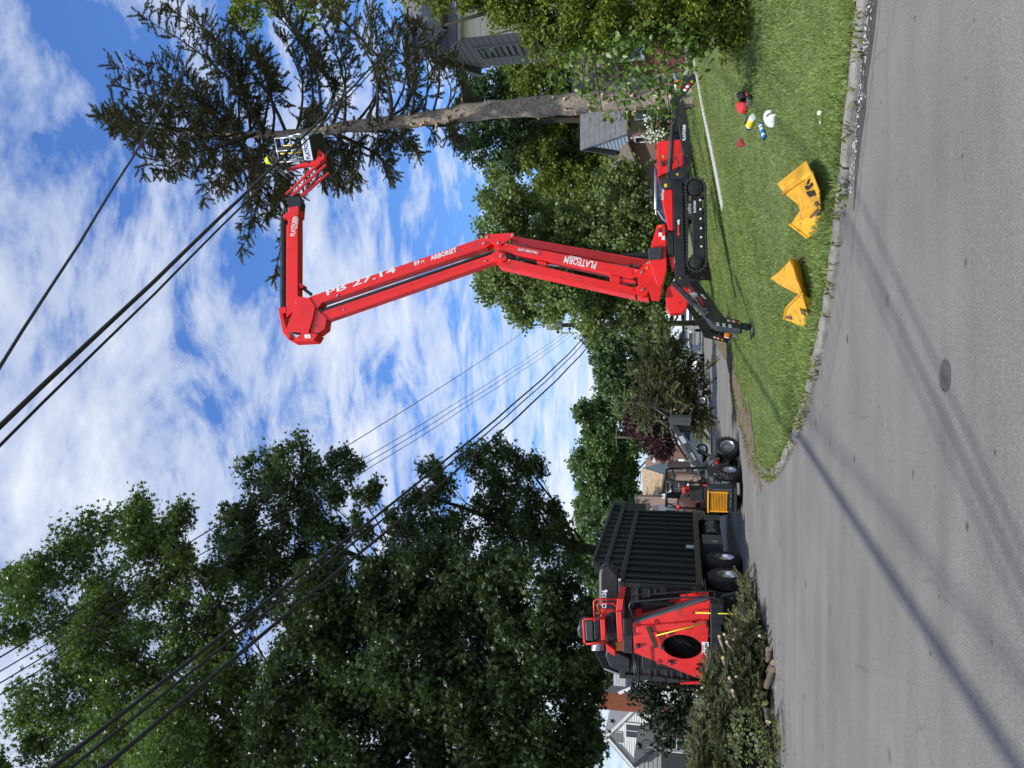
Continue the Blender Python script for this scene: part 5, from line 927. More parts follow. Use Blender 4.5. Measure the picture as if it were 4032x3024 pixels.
# bumper, stabiliser leg, mud flap
tb(-2.5, -.02, -2.05, -1.85, .72, .97, 'rear_bumper', 'blackworn'); tb(-.42, .06, -2.2, -1.8, .68, .98, 'bumper_end', 'blackworn')
a_, b_ = tl('d', 1295, 320, -1.75), tl('d', 1545, 262, -1.75); MB().bar(a_, b_, .17, .17).build('stabiliser_leg', M['blackworn'], trk, bevel=.012); bolt(a_.lerp(b_, .3) + Vector((0, -.09, 0)), Vector((0, 1, 0)), .035, trk); tb(b_.x - .22, b_.x + .22, -2.0, -1.5, 0.012, .05, 'stabiliser_foot', 'blackworn')
tb(-.58, -.03, -1.22, -1.2, .28, .95, 'mud_flap', 'rubber'); tb(-2.45, -1.9, -1.22, -1.2, .28, .95, 'mud_flap', 'rubber'); tb(-2.2, -.6, -1.7, -1.2, .35, .7, 'hitch_frame', 'black')
# tubular ladder guards either side of the mast
def tubep(pts, yl, r, name, m='black'): return MB().tube([tl(z, x, y, yl) for z, x, y in pts], r, 7).build(name, M[m], trk, smooth=True)
tubep([('u', 1010, 470), ('u', 945, 300), ('u', 960, 240), ('u', 1010, 232), ('u', 1640, 180), ('u', 2060, 175), ('u', 2140, 195), ('u', 2190, 280)], -2.25, .022, 'ladder_rail'); tubep([('u', 975, 215), ('u', 985, 165), ('u', 1040, 150), ('u', 1700, 100), ('u', 2050, 92), ('u', 2130, 115)], -1.75, .02, 'ladder_rail')
for (x, y), (x2, y2) in (((965, 240), (985, 165)), ((1710, 178), (1715, 100)), ((2090, 178), (2090, 100))): MB().cyl(tl('u', x, y, -2.25), tl('u', x2, y2, -1.75), .018, 7).build('ladder_rung', M['black'], trk, smooth=True)
tubep([('u', 1000, 930), ('u', 1020, 1200), ('u', 1045, 1310), ('u', 1160, 1320), ('u', 1900, 1400)], -2.2, .022, 'ladder_rail'); tubep([('u', 1020, 980), ('u', 1045, 1170), ('u', 1070, 1205), ('u', 1200, 1220), ('u', 1960, 1310)], -1.7, .022, 'ladder_rail')
for (x, y), (x2, y2) in (((1075, 1310), (1085, 1205)), ((1240, 1325), (1240, 1225)), ((1430, 1345), (1435, 1245)), ((1620, 1365), (1620, 1265))): MB().cyl(tl('u', x, y, -2.2), tl('u', x2, y2, -1.7), .016, 7).build('ladder_rung', M['black'], trk, smooth=True)
p = MB(); p.prism([tl('u', x, y, -1.9) for x, y in ((1605, 1300), (1640, 1320), (1860, 1305), (1900, 1310), (1900, 1340), (1620, 1345))], (0, .04, 0)); p.build('tool_bracket', M['red2'], trk)
# crane turret, operator station, seat, folded boom
tb(-1.42, -.55, -1.95, -1.15, 2.80, 3.02, 'crane_base', 'blackworn'); 
def cpart(z, pts, y0, y1, name, m, bevel=.01, parent=trk): return MB().prism([tl(z, x, y, y0) for x, y in pts], (0, y1 - y0, 0)).build(name, M[m], parent, bevel=bevel)
cpart('u', [(765, 370), (840, 365), (865, 770), (790, 775)], -2.2, -2.05, 'platform_beam', 'red2'); cpart('u', [(785, 195), (870, 200), (850, 365), (765, 365)], -2.15, -1.3, 'platform_beam', 'red2')
cpart('u', [(555, 470), (615, 460), (632, 770), (570, 790)], -2.1, -1.9, 'platform_rail', 'red2'); cpart('u', [(570, 330), (640, 350), (700, 340), (765, 365), (640, 390), (615, 460), (560, 440)], -1.9, -1.8, 'platform_frame', 'red2')
cpart('u', [(630, 790), (640, 900), (755, 970), (755, 890), (690, 840)], -2.0, -1.85, 'platform_frame', 'red2'); cpart('u', [(755, 780), (875, 775), (880, 905), (770, 890)], -1.8, -1.4, 'swing_motor', 'odecal')
cpart('u', [(620, 440), (760, 400), (790, 770), (690, 830), (640, 760)], -1.7, -1.3, 'valve_bank', 'black'); cpart('u', [(690, 400), (740, 410), (745, 560), (690, 575)], -1.85, -1.7, 'hydraulic_motor', 'dgrey')
for k_ in range(5): tubep([('u', 640 + 18 * k_, 450 + 8 * k_), ('u', 690 + 12 * k_, 560), ('u', 700 + 8 * k_, 700), ('u', 680 + 20 * k_, 790)], -1.86 - .02 * k_, .014, 'hose')
tubep([('u', 785, 205), ('u', 500, 205), ('u', 470, 240), ('u', 480, 500)], -2.1, .024, 'guard_rail', 'red2'); tubep([('u', 760, 300), ('u', 740, 262), ('u', 540, 252), ('u', 515, 280), ('u', 560, 410)], -1.9, .02, 'guard_rail', 'red2')
tubep([('u', 605, 460), ('u', 360, 465), ('u', 325, 490), ('u', 345, 790), ('u', 370, 805), ('u', 630, 775)], -2.15, .026, 'seat_frame', 'red2')
cpart('u', [(345, 500), (460, 480), (470, 760), (365, 765)], -1.95, -1.85, 'seat_back', 'dgrey', .03); cpart('u', [(470, 510), (550, 500), (555, 740), (480, 750)], -2.0, -1.6, 'seat_cushion', 'black', .03)
for k_ in range(5): tubep([('u', 600, 800 + 18 * k_), ('u', 540, 805 + 20 * k_), ('u', 440, 830 + 14 * k_)], -1.9, .012, 'control_lever', 'steel')
bm_ = MB().prism([tl('u', x, y, -1.0) for x, y in ((530, -150), (560, -230), (700, -240), (820, -100), (820, 330), (690, 330), (540, 330), (530, 190))], (0, .35, 0)).build('crane_boom', M['black'], trk, bevel=.08)
MB().prism([tl('u', x, y, -1.15) for x, y in ((240, 620), (260, 540), (320, 520), (470, 560), (480, 700), (330, 745), (260, 720))], (0, .5, 0)).build('crane_head', M['blackworn'], trk, bevel=.06)
text('CE 2124', tl('u', 612, 325, -1.01), (1, 0, 0), (0, 0, 1), .16, M['decal'], bm_, sx=.85); MB().box(tl('u', 635, 92, -1.01), (.06, .01, .06)).build('boom_label', M['decal'], bm_)
MB().prism([tl('u', x, y, -1.3) for x, y in ((620, 960), (680, 1110), (860, 1190), (960, 1180), (960, 1000), (760, 900), (640, 880))], (0, .3, 0)).build('grapple', M['blackworn'], trk, bevel=.04)

# tools on the truck
bh = tl('u', 1262, 705, YM - .1); 
def loc2w(v): return (TI.inverted() @ v)
M['ytool'] = mat('yellow_handle', (.85, .72, .05), .45, var=.06)
def handtool(name, label, a, b, h0, h1, hw, cat, hm, teeth=0):
    A, B, C, D2 = [loc2w(q) for q in (a, b, h0, h1)]; t = thing(name, label, cat, tuple(B)); MB().cyl(A, B, .016, 8).build('handle', M['ytool'], t, smooth=True); MB().cyl(B.lerp(A, -.02), B.lerp(A, -.07), .02, 8).build('grip', M['bdecal'], t, smooth=True)
    hd = MB().bar(C, D2, hw, .06).build('head', M[hm], t, bevel=.006); dv = Vector((0, 0, -1)) if teeth else (A - B).normalized()
    if teeth:
        tm = MB()
        for i in range(teeth): q = C.lerp(D2, (i + .5) / teeth); MB().cyl(q, q + Vector((0, -.03, -.10)), .004, 5).build('tine', M['steel'], hd)
    else:
        for i in range(14): q = C.lerp(D2, (i + .5) / 14); MB().bar(q, q + (A - B).normalized() * .07, .03, .04).build('bristle_tuft', M['barkdark'], hd)
handtool('push_broom', 'yellow handled push broom clipped to the red crane mast', tl('u', 1305, 690, YM - .09), tl('u', 1960, 520, YM - .09), tl('u', 1205, 565, YM - .1), tl('u', 1318, 845, YM - .1), .05, 'broom', 'barkdark')
handtool('garden_rake', 'yellow handled rake standing against the rear bumper of the truck', tl('d', 1510, 440, YM - .35), tl('d', 1085, 428, YM - .1), tl('d', 1530, 345, YM - .35), tl('d', 1540, 450, YM - .35), .03, 'rake', 'dgrey', 16)
# ================================================================ ARTICULATED WHEEL LOADER
h1, h2 = R(19), R(52)
LD = thing('wheel_loader', 'compact grey wheel loader with yellow rear grille and open roll cage', 'loader', (-2.95, 22.4, 0), -h1)
A_w = Vector((-2.95, 22.4, 0)) + Vector((math.sin(h1), math.cos(h1), 0)) * .88
MR = Matrix.Identity(4)                                              # rear frame = thing frame
MF = Matrix.Translation((0, .88, 0)) @ Matrix.Rotation(-(h2 - h1), 4, 'Z')   # front frame, steered to the right
def lb_(M4, x0, x1, y0, y1, z0, z1, name, m, parent=LD, bevel=.015):
    b = MB(); b.bx(x0, x1, y0, y1, z0, z1); b.v = [tuple(M4 @ Vector(q)) for q in b.v]; return b.build(name, M[m], parent, bevel=bevel)
def lp_(M4, pts, x0, x1, name, m, parent=LD, bevel=.012):              # side profile (y, z) pushed across x
    b = MB(); b.prism([M4 @ Vector((x0, y, z)) for y, z in pts], M4.to_3x3() @ Vector((x1 - x0, 0, 0))); return b.build(name, M[m], parent, bevel=bevel)
def lt_(M4, pts, r, name, m, parent=LD, n=8): return MB().tube([M4 @ Vector(q) for q in pts], r, n).build(name, M[m], parent, smooth=True)
# rear body
body = lp_(MR, [(-.78, .30), (-.78, .93), (.35, .93), (.62, .98), (.62, .62), (.40, .60), (.26, .50), (.05, .30)], -.35, .35, 'engine_cover', 'grey')
lb_(MR, -.36, .36, -.74, .3, .16, .31, 'belly_pan', 'dgrey'); lb_(MR, -.22, .22, .0, .9, .3, .55, 'chassis', 'dgrey')
gf = lb_(MR, -.32, .28, -.80, -.775, .40, .90, 'grille_backing', 'bdecal')
for i in range(11): b = MB(); b.box((-.02, -.812, .435 + i * .041), (.54, .018, .022), Matrix.Rotation(R(25), 3, 'X')); b.build('grille_slat', M['yellow'], gf, bevel=.003)
for x in (-.31, .27): lb_(MR, x - .025, x + .025, -.83, -.80, .39, .92, 'grille_bar', 'yellow', gf)
lb_(MR, -.36, .32, -.85, -.77, .905, .95, 'grille_top', 'yellow', gf); 
for x in (-.2, .1): lb_(MR, x - .05, x + .0, -.79, -.778, .33, .36, 'tail_mark', 'bdecal', body, 0)
sx_ = .352; tx = Vector((0, 1, 0)); tz = Vector((0, 0, 1))
text('G', Vector((sx_, -.46, .82)), tx, tz, .15, M['decal'], body); text('I', Vector((sx_, -.34, .83)), tx, tz, .16, M['rdecal'], body); text('ANT', Vector((sx_, -.29, .82)), tx, tz, .15, M['decal'], body, sx=.9)
for k_, sn in enumerate(('D263SW', 'TELE', 'HD')): text(sn, Vector((sx_, -.45, .705 - .045 * k_)), tx, tz, .048, M['decal'], body)
for y, z, r_ in ((-.36, .44, .055), (-.30, .50, .05), (-.38, .53, .03), (-.22, .53, .028), (-.24, .42, .045), (-.33, .36, .035)): MB().lathe([(0, .004), (r_, .004), (r_, -.002)], (sx_, y, z), (1, 0, 0), 16).build('emblem', M['decal'], body)
lb_(MR, sx_ - .002, sx_ + .004, .1, .2, .68, .75, 'label', 'decal', body, 0)
# wheels
for x, s in ((.43, 1), (-.43, -1)): wheel(LD, (x, 0, .335), .335, .30, .19, side=s, rim='alu', nut=5, dish=.12, lugs=22)
fw_ = thing  # front wheels live in the steered frame
def wheelF(x, s):
    n0 = set(o.name for o in bpy.data.objects); w = wheel(LD, (x, .62, .34), .34, .30, .20, side=s, rim='alu', nut=5, dish=.11, lugs=22); w.matrix_local = MF
wheelF(.44, 1); wheelF(-.44, -1)
# seat and roll cage
st = lb_(MR, -.24, .24, -.35, .12, .95, 1.06, 'seat', 'dgrey', LD, .03); b = MB().box((0, -.36, 1.25), (.46, .09, .42), Matrix.Rotation(R(8), 3, 'X')); b.build('seat_back', M['dgrey'], LD, bevel=.04); MB().box((0, -.42, 1.54), (.26, .07, .18)).build('headrest', M['dgrey'], LD, bevel=.03)
for x in (-.40, .40):
    lt_(MR, [(x, -.52, .92), (x, -.52, 2.02), (x, -.44, 2.08), (x, .22, 2.08), (x, .36, 2.0), (x, .42, 1.5), (x, .46, .95)], .032, 'roll_cage_hoop', 'black')
    lt_(MR, [(x, -.52, 1.75), (x, -.25, 2.06)], .02, 'cage_brace', 'black'); lt_(MR, [(x, -.2, 1.0), (x, .05, 1.35), (x, .3, 1.35), (x, .43, 1.2)], .016, 'hand_rail', 'black')
for y, z in ((-.5, 2.05), (-.15, 2.08), (.2, 2.08), (.4, 1.9)): lt_(MR, [(-.40, y, z), (.40, y, z)], .026, 'cage_cross_tube', 'black')
for i in range(9): lt_(MR, [(-.36 + i * .09, -.46, 2.085), (-.36 + i * .09, .25, 2.085)], .007, 'roof_bar', 'black', n=5)
lt_(MR, [(0, .5, .95), (0, .40, 1.2)], .03, 'steering_column', 'black'); MB().lathe([(.15, -.012), (.165, 0), (.15, .012), (.138, 0), (.15, -.012)], (0, .37, 1.24), (0, -.6, .8), 18).build('steering_wheel', M['bdecal'], LD, smooth=True)
cs = lb_(MR, .08, .28, -.60, -.47, 1.42, 1.62, 'tool_case', 'red2', LD, .03); lb_(MR, .11, .25, -.62, -.60, 1.47, 1.55, 'case_label', 'bdecal', cs, .01)
MB().lathe([(0, .05), (.05, .045), (.06, 0), (.05, -.02)], (-.34, -.55, 1.72), (0, -1, 0), 14).build('rear_lamp', M['red2'], LD, smooth=True)
lt_(MR, [(.33, -.55, 1.05), (.37, -.6, .98), (.40, -.5, .90)], .016, 'hook', 'red2')
# front frame, lift arm
ff = lp_(MF, [(-.05, .55), (.02, 1.12), (.16, 1.14), (.42, .86), (.78, .70), (.88, .52), (.86, .28), (.4, .24), (.05, .35)], .13, .19, 'front_plate', 'grey'); lp_(MF, [(-.05, .55), (.02, 1.12), (.16, 1.14), (.42, .86), (.78, .70), (.88, .52), (.86, .28), (.4, .24), (.05, .35)], -.19, -.13, 'front_plate', 'grey')
lb_(MF, -.30, .30, .5, .74, .24, .46, 'front_axle', 'dgrey'); lp_(MF, [(.28, .70), (.95, .70), (1.0, .64), (.95, .60), (.3, .62)], .19, .55, 'mudguard', 'grey'); lp_(MF, [(.28, .70), (.95, .70), (1.0, .64), (.95, .60), (.3, .62)], -.55, -.19, 'mudguard', 'grey')
lb_(MF, .2, .545, .20, .26, .56, .72, 'light_bracket', 'grey'); lb_(MF, .24, .53, .185, .2, .60, .69, 'tail_light', 'rdecal')
for y, z, r_ in ((.24, .84, .03), (.30, .78, .035), (.20, .74, .03), (.33, .86, .02), (.36, .72, .025)): MB().lathe([(0, .004), (r_, .004), (r_, -.002)], MF @ Vector((.19, y, z)), MF.to_3x3() @ Vector((1, 0, 0)), 12).build('emblem', M['decal'], ff)
bolt(MF @ Vector((.19, .09, 1.05)), MF.to_3x3() @ Vector((-1, 0, 0)), .05, ff)
arm = MB().bar(MF @ Vector((0, .06, 1.06)), MF @ Vector((0, 1.35, 1.70)), .17, .19).build('lift_arm', M['grey'], LD, bevel=.012); text('G4500', MF @ Vector((.088, .42, 1.235)), MF.to_3x3() @ Vector((0, 1.29, .64)), (0, 0, 1), .11, M['decal'], arm)
MB().bar(MF @ Vector((0, 1.30, 1.675)), MF @ Vector((0, 1.75, 1.90)), .12, .14).build('telescopic_arm', M['grey'], LD, bevel=.01)
b = MB().bar(MF @ Vector((.0875, 1.02, 1.545)), MF @ Vector((.0875, 1.28, 1.675)), .006, .13); b.build('arm_label', M['decal'], arm)
MB().cyl(MF @ Vector((.0, .55, .72)), MF @ Vector((0, .85, 1.15)), .055, 12).build('lift_cylinder', M['black'], LD, auto=True); MB().cyl(MF @ Vector((0, .82, 1.1)), MF @ Vector((0, 1.12, 1.52)), .03, 10).build('cylinder_rod', M['steel'], LD, auto=True)
for k_ in range(4): lt_(MF, [(-.06 + .04 * k_, .1, 1.05), (-.08 + .05 * k_, .45, 1.42 + .03 * k_), (-.06 + .04 * k_, 1.0, 1.72 + .03 * k_), (-.06 + .04 * k_, 1.6, 1.95)], .014, 'hose', 'black')
lb_(MF, -.42, .42, 1.72, 1.86, 1.35, 2.0, 'quick_hitch', 'grey')
for x in (-.38, -.13, .13, .38):
    lt_(MF, [(x, 1.82, 1.42), (x, 2.3, 1.22), (x, 2.75, 1.30), (x, 2.95, 1.5)], .035, 'grapple_tine', 'dgrey')
for x in (-.25, .25): lt_(MF, [(x, 1.82, 1.98), (x, 2.2, 2.45), (x, 2.7, 2.4), (x, 3.0, 2.0)], .035, 'grapple_tine', 'dgrey')
lt_(MF, [(-.4, 2.3, 1.22), (.4, 2.3, 1.22)], .03, 'grapple_bar', 'dgrey')

# the bundle of branches held in the grapple
def load():
    W4 = Matrix.Translation((-2.95, 22.4, 0)) @ Matrix.Rotation(-h1, 4, 'Z') @ MF; g = W4 @ Vector((0, 2.3, 1.7))
    t = thing('branch_bundle', 'big bundle of cut spruce branches held up in the loader grapple', 'branches', tuple(g)); B = Boughs()
    tgt = [(1365, 800), (1380, 760), (1370, 850), (1400, 740), (1430, 730), (1460, 745), (1420, 790), (1450, 770), (1480, 780), (1500, 800), (1470, 820), (1440, 830), (1400, 830), (1350, 870), (1380, 880), (1500, 850), (1528, 800), (1520, 880), (1535, 830), (1490, 890), (1410, 870), (1430, 760), (1455, 800), (1530, 900), (1510, 930), (1400, 790), (1460, 860), (1480, 740), (1445, 745), (1390, 810), (1370, 900)]
    for i, (x, y) in enumerate(tgt * 2):
        e = at('D', x + random.uniform(-12, 12), y + random.uniform(-14, 14), 25.2 + random.uniform(-1.0, 1.3)); s = g + Vector((random.uniform(-.45, .35), random.uniform(-.4, .4), random.uniform(-.45, .3))); back = s - (e - s).normalized() * random.uniform(.1, .5)
        m_ = s.lerp(e, .5) + Vector((random.gauss(0, .15), random.gauss(0, .15), .18 + random.gauss(0, .12))); pts = [back, s, s.lerp(m_, .55), m_, m_.lerp(e, .55) + Vector((0, 0, -.02)), e]
        B.bough(pts, random.uniform(.022, .045), dens=1.35, side=.55, droop=.35, spr=.36, t0=.22, hang=.5)
        if i < 26: MB().lathe([(0, .003), (.032, .002), (.034, -.02)], back, (back - s), 8).build('cut_end', M['cutwood'], t)
    B.finish('needle_foliage', M['needle2'], t, wm='bark')
load()

# heap of branches and logs beside the truck
def pile():
    t = thing('brush_pile', 'long heap of cut spruce branches on the road behind the truck', 'brush pile', (-6.4, 14.6, 0)); B = Boughs()
    def top(x, y):                      # heap surface: a ridge running away to the left
        s = ((x + 4.7) * -.92 + (y - 16.4) * -.55); return 0
    for i in range(330):
        u = random.random(); c = Vector((-5.25 - 5.2 * u, 16.3 - 2.1 * u, 0)); wd = .95 + .75 * math.sin(PI * min(1, u * 1.3 + .15)); hh = .26 + 1.12 * min(1, u * 2.6); off = random.gauss(0, .55) * wd
        nn = Vector((-.30, -.95, 0)); p = c + nn * off; z = hh * max(.08, 1 - (off / (wd * 1.35)) ** 2) * random.uniform(.55, 1.02)
        a = random.gauss(2.6, .7) if random.random() < .7 else random.uniform(0, 2 * PI); L = random.uniform(.9, 2.0); d = Vector((math.cos(a), math.sin(a), random.gauss(-.05, .18))); s = p - d * L * .5 + Vector((0, 0, z)); e = p + d * L * .5 + Vector((0, 0, z)); s.z = max(s.z, .08); e.z = max(e.z, .06)
        pts = [s, s.lerp(e, .35) + Vector((0, 0, .07)), s.lerp(e, .7) + Vector((0, 0, .05)), e]
        B.bough(pts, random.uniform(.010, .022), dens=1.7, side=.7, droop=.12, spr=.36, t0=.08, hang=.05)
    B.finish('needle_foliage', M['needle2'], t, wm='barkdark')
    M['weedleaf'] = leafmat('fresh_vine_leaf', (.16, .21, .07), isl=.3, trans=.3)
    P = []
    for x, y in ((1610, 1600), (1630, 1560), (1625, 1620), (1650, 1640), (1660, 1600), (1590, 1630), (1600, 1560), (1680, 1640), (1640, 1600)):
        c = at('D', x, y, 12.9)
        for j in range(42): P.append(tuple(c + Vector((random.gauss(0, .22), random.gauss(0, .12), random.gauss(0, .13)))))
    n = len(P); tag(scatter('vine_leaves', *quad_leaf(.42), np.array(P), rot_from(RNG.normal(size=(n, 3)) + [0, -.3, .6], RNG.normal(size=(n, 3))), RNG.uniform(.035, .065, n), M['weedleaf'], t), kind='stuff')
pile()
def log(label, z, x0, y0, x1, y1, r, h0=None, h1_=None, Y0=None, Y1=None):
    a = at(z, x0, y0, Y0) if Y0 else gr(z, x0, y0, r); b = at(z, x1, y1, Y1 or Y0) if Y0 else gr(z, x1, y1, r)
    t = thing('cut_log', label, 'log', tuple(a)); n = 7; pts = [a.lerp(b, i / n) + Vector((random.gauss(0, r * .12), random.gauss(0, r * .12), 0)) for i in range(n + 1)]
    MB().tube(pts, [r * random.uniform(.92, 1.06) for _ in pts], 10).build('bark', M['bark'], t, smooth=True)
    for p, q in ((pts[0], pts[1]), (pts[-1], pts[-2])): MB().lathe([(0, .004), (r * .96, .003), (r * .98, -.006)], p, p - q, 10).build('cut_face', M['cutwood'], t)
log('sawn log lying on the asphalt in front of the brush pile', 'd', 1668, 705, 1668, 815, .065)
log('forked log butt pointing out of the brush pile over the asphalt', 'd', 1695, 880, 1650, 1010, .06, Y0=14.2, Y1=14.5)
log('pale log with an angled cut lying lowest on the brush pile front', 'd', 1705, 820, 1660, 900, .05, Y0=14.4, Y1=14.8)
log('straight pole lying along the foot of the red crane mast', 'u', 2010, 835, 1990, 1270, .055, Y0=17.9, Y1=17.7)
log('short log stub sticking out of the vines in the brush pile', 'd', 1650, 1190, 1660, 1290, .05, Y0=13.4, Y1=13.2)
BUTT = ['sawn branch butt highest and rightmost in the brush pile below the bumper', 'sawn branch butt just under the red mast edge in the brush pile', 'second sawn butt below the number plate in the brush pile', 'sawn butt right of the row of butts under the number plate', 'sawn butt under the broom handle end in the brush pile', 'sawn butt lowest to the right, near the rake', 'sawn butt in the middle height of the pile, left of the others', 'leftmost sawn butt high in the brush pile', 'sawn butt directly under the oval hole of the mast', 'sawn butt left of the oval hole, in mid pile']
for i, (x, y) in enumerate(((1395, 563), (1270, 615), (1310, 600), (1385, 640), (1330, 660), (1590, 610), (1405, 935), (1375, 1045), (1300, 785), (1350, 945))):
    a = at('d', x, y, 15.5 - .15 * i); b = a + Vector((random.uniform(-.5, -.1), .6, random.uniform(-.25, -.05))); r_ = random.uniform(.022, .033)
    t = tag(MB().tube([a, a.lerp(b, .5), b], [r_, r_ * 1.02, r_ * 1.05], 9).build('branch_butt', M['sprucebark'], smooth=True), BUTT[i], 'branch', 'pale sawn butts in the brush pile')
    MB().lathe([(0, .004), (r_ * .95, .003), (r_ * .98, -.006)], a, a - b, 9).build('cut_face', M['cutwood'], t)
# ================================================================ HOUSES
M['wsiding'] = mat('white_siding', (.74, .75, .74), .6, var=.05, vscale=1.5, dirt=.12, dirtcol=(.5, .5, .46))
M['csiding'] = mat('cream_siding', (.72, .66, .53), .6, var=.06, vscale=1.5, dirt=.15, dirtcol=(.5, .45, .35))
M['gsiding_shade'] = mat('grey_siding_and_gable_shade', (.29, .285, .275), .6, var=.08, vscale=1.5)  # grey carries the left dormer gable's shade in its colour; plain grey elsewhere
M['bsiding'] = mat('pale_blue_siding', (.36, .43, .48), .6, var=.06, vscale=1.5)
M['shingle'] = mat('grey_shingle', (.13, .13, .135), .95, var=.25, vscale=4, bump=.5, bscale=50)
M['shinglel'] = mat('light_grey_shingle', (.30, .30, .305), .95, var=.12, vscale=4, bump=.4, bscale=50)
M['shingleb'] = mat('tan_shingle', (.34, .235, .145), .95, var=.35, vscale=3.5, bump=.5, bscale=40, dirt=.4, dirtcol=(.46, .36, .25), dscale=4)
M['shinglebr'] = mat('brown_shingle', (.13, .105, .085), .95, var=.25, vscale=4, bump=.5, bscale=50)
M['mortar'] = mat('mortar', (.40, .37, .33), .95, var=.1)
M['brick'] = mat('red_brick', (.30, .095, .055), .9, var=.28, vscale=3.5, bump=.3, bscale=60, island=.2)
M['brickd'] = mat('dark_red_brick', (.20, .070, .050), .9, var=.3, vscale=3.5, bump=.3, bscale=60)
def brickmat(name, c1, c2, mort, sc):
    m = bpy.data.materials.new(name); m.use_nodes = True; N = m.node_tree.nodes; L = m.node_tree.links; b = N['Principled BSDF']; b.inputs['Roughness'].default_value = .9
    tc = N.new('ShaderNodeTexCoord'); sp = N.new('ShaderNodeSeparateXYZ'); L.new(tc.outputs['Object'], sp.inputs[0]); ad = N.new('ShaderNodeMath'); L.new(sp.outputs[0], ad.inputs[0]); L.new(sp.outputs[1], ad.inputs[1]); cb = N.new('ShaderNodeCombineXYZ'); L.new(ad.outputs[0], cb.inputs[0]); L.new(sp.outputs[2], cb.inputs[1])
    t = N.new('ShaderNodeTexBrick'); t.inputs['Color1'].default_value = (*c1, 1); t.inputs['Color2'].default_value = (*c2, 1); t.inputs['Mortar'].default_value = (*mort, 1); t.inputs['Scale'].default_value = sc; t.inputs['Mortar Size'].default_value = .012; t.inputs['Row Height'].default_value = .075 * 1; t.inputs['Brick Width'].default_value = .22; t.inputs['Bias'].default_value = -.1; L.new(cb.outputs[0], t.inputs[0]); L.new(t.outputs[0], b.inputs['Base Color']); return m
M['brickfar'] = brickmat('far_brickwork', (.26, .10, .065), (.18, .07, .05), (.34, .30, .26), 1)
M['brickpink'] = brickmat('far_pale_brickwork', (.36, .20, .15), (.28, .15, .11), (.40, .36, .32), 1)
def quadp(a, b, c, d, th, name, m, parent, bevel=0):
    a, b, c, d = map(Vector, (a, b, c, d)); n = (b - a).cross(d - a).normalized(); return MB().prism([a, b, c, d], n * th).build(name, M[m], parent, bevel=bevel)
def boards(A, B, z0, z1, pitch, m, parent, clip=None, th=.032, out=None):
    """lapped boards between two ground points; clip(z) gives the start and end fraction at that height"""
    A, B = Vector((*A, 0)), Vector((*B, 0)); n = (B - A).cross(Vector((0, 0, 1))).normalized(); n = n if out is None or n.dot(Vector((*out, 0))) > 0 else -n; z = z0
    while z < z1 - .01:
        h = min(pitch, z1 - z); s0, e0 = clip(z) if clip else (0, 1); s1, e1 = clip(min(z + h, z1 - .001)) if clip else (0, 1)
        if e0 - s0 > .01:
            p = lambda s, zz, o: A.lerp(B, s) + n * o + Vector((0, 0, zz)); b = MB(); b.add([p(s0, z, 0), p(e0, z, 0), p(max(e1, s1), z + h, 0), p(s1, z + h, 0), p(s0, z - .012, th), p(e0, z - .012, th), p(max(e1, s1), z + h, th * .25), p(s1, z + h, th * .25)], [(0, 3, 2, 1), (4, 5, 6, 7), (0, 1, 5, 4), (1, 2, 6, 5), (2, 3, 7, 6), (3, 0, 4, 7)]); b.build('siding_board', M[m], parent)
        z += pitch
def bricks(A, B, z0, z1, m, parent, out, bw=.215, bh=.065, j=.011, limit=300):
    A, B = Vector((*A, 0)), Vector((*B, 0)); d = (B - A); L = d.length; d.normalize(); n = Vector((-d.y, d.x, 0)); n = n if n.dot(Vector((*out, 0))) > 0 else -n
    me = MB().box((0, 0, 0), (bw, .05, bh)).mesh('brick'); me.materials.append(M[m]); R4 = Matrix((d, n, Vector((0, 0, 1)))).transposed().to_4x4(); c = 0; row = 0; z = z0 + bh / 2
    half = MB().box((0, 0, 0), (bw / 2 - j / 2, .05, bh)).mesh('brick'); half.materials.append(M[m])
    hb = (bw - j) / 2
    while z + bh / 2 <= z1 and c < limit:
        x = 0.
        row += 1; w = bw if row % 2 else hb
        while x < L - .02 and c < limit:
            w = min(w, L - x); mm = me if w > bw - .004 else half; sc_ = 1 if mm is me else w / hb
            o = bpy.data.objects.new('brick', mm); COL.objects.link(o); o.parent = parent; o.matrix_local = Matrix.Translation(A + d * (x + w / 2) + n * random.uniform(-.003, .004) + Vector((0, 0, z))) @ R4 @ Matrix.Diagonal((sc_, 1, 1, 1)); c += 1; x += w + j; w = bw
        z += bh + j
def window(parent, A, B, z0, z1, out, m='glass', fm='white', split=(1, 2), name='window', fw=.07):
    A, B = Vector((*A, 0)), Vector((*B, 0)); d = (B - A); L = d.length; d.normalize(); n = Vector((-d.y, d.x, 0)); n = n if n.dot(Vector((*out, 0))) > 0 else -n; U = Vector((0, 0, 1)); M3 = Matrix((d, n, U)).transposed()
    c = A + d * (L / 2) + U * ((z0 + z1) / 2); w = MB(); H_ = z1 - z0
    for s in (-1, 1): w.box(c + d * s * (L / 2) + n * .03, (fw, .07, H_ + fw), M3); 
    for s in (-1, 1): w.box(c + U * s * (H_ / 2) + n * .032, (L - fw, .07, fw), M3)
    o = w.build(name, M[fm], parent)
    nx, nz = split
    for i in range(nx):
        for k_ in range(nz): MB().box(c + d * ((i + .5) / nx - .5) * L + U * ((k_ + .5) / nz - .5) * H_ + n * (.012 + .006 * k_), (L / nx - .03, .012, H_ / nz - .03), M3).build('pane', M[m], o)
    for i in range(1, nx): MB().box(c + d * (i / nx - .5) * L + n * .03, (.035, .05, H_ - fw), M3).build('mullion', M[fm], o)
    for k_ in range(1, nz): MB().box(c + U * (k_ / nz - .5) * H_ + n * .034, (L - fw, .05, .035), M3).build('glazing_bar', M[fm], o)
    MB().box(c - U * (H_ / 2 + .06) + n * .06, (L + .16, .14, .05), M3).build('sill', M[fm], o)
    return o
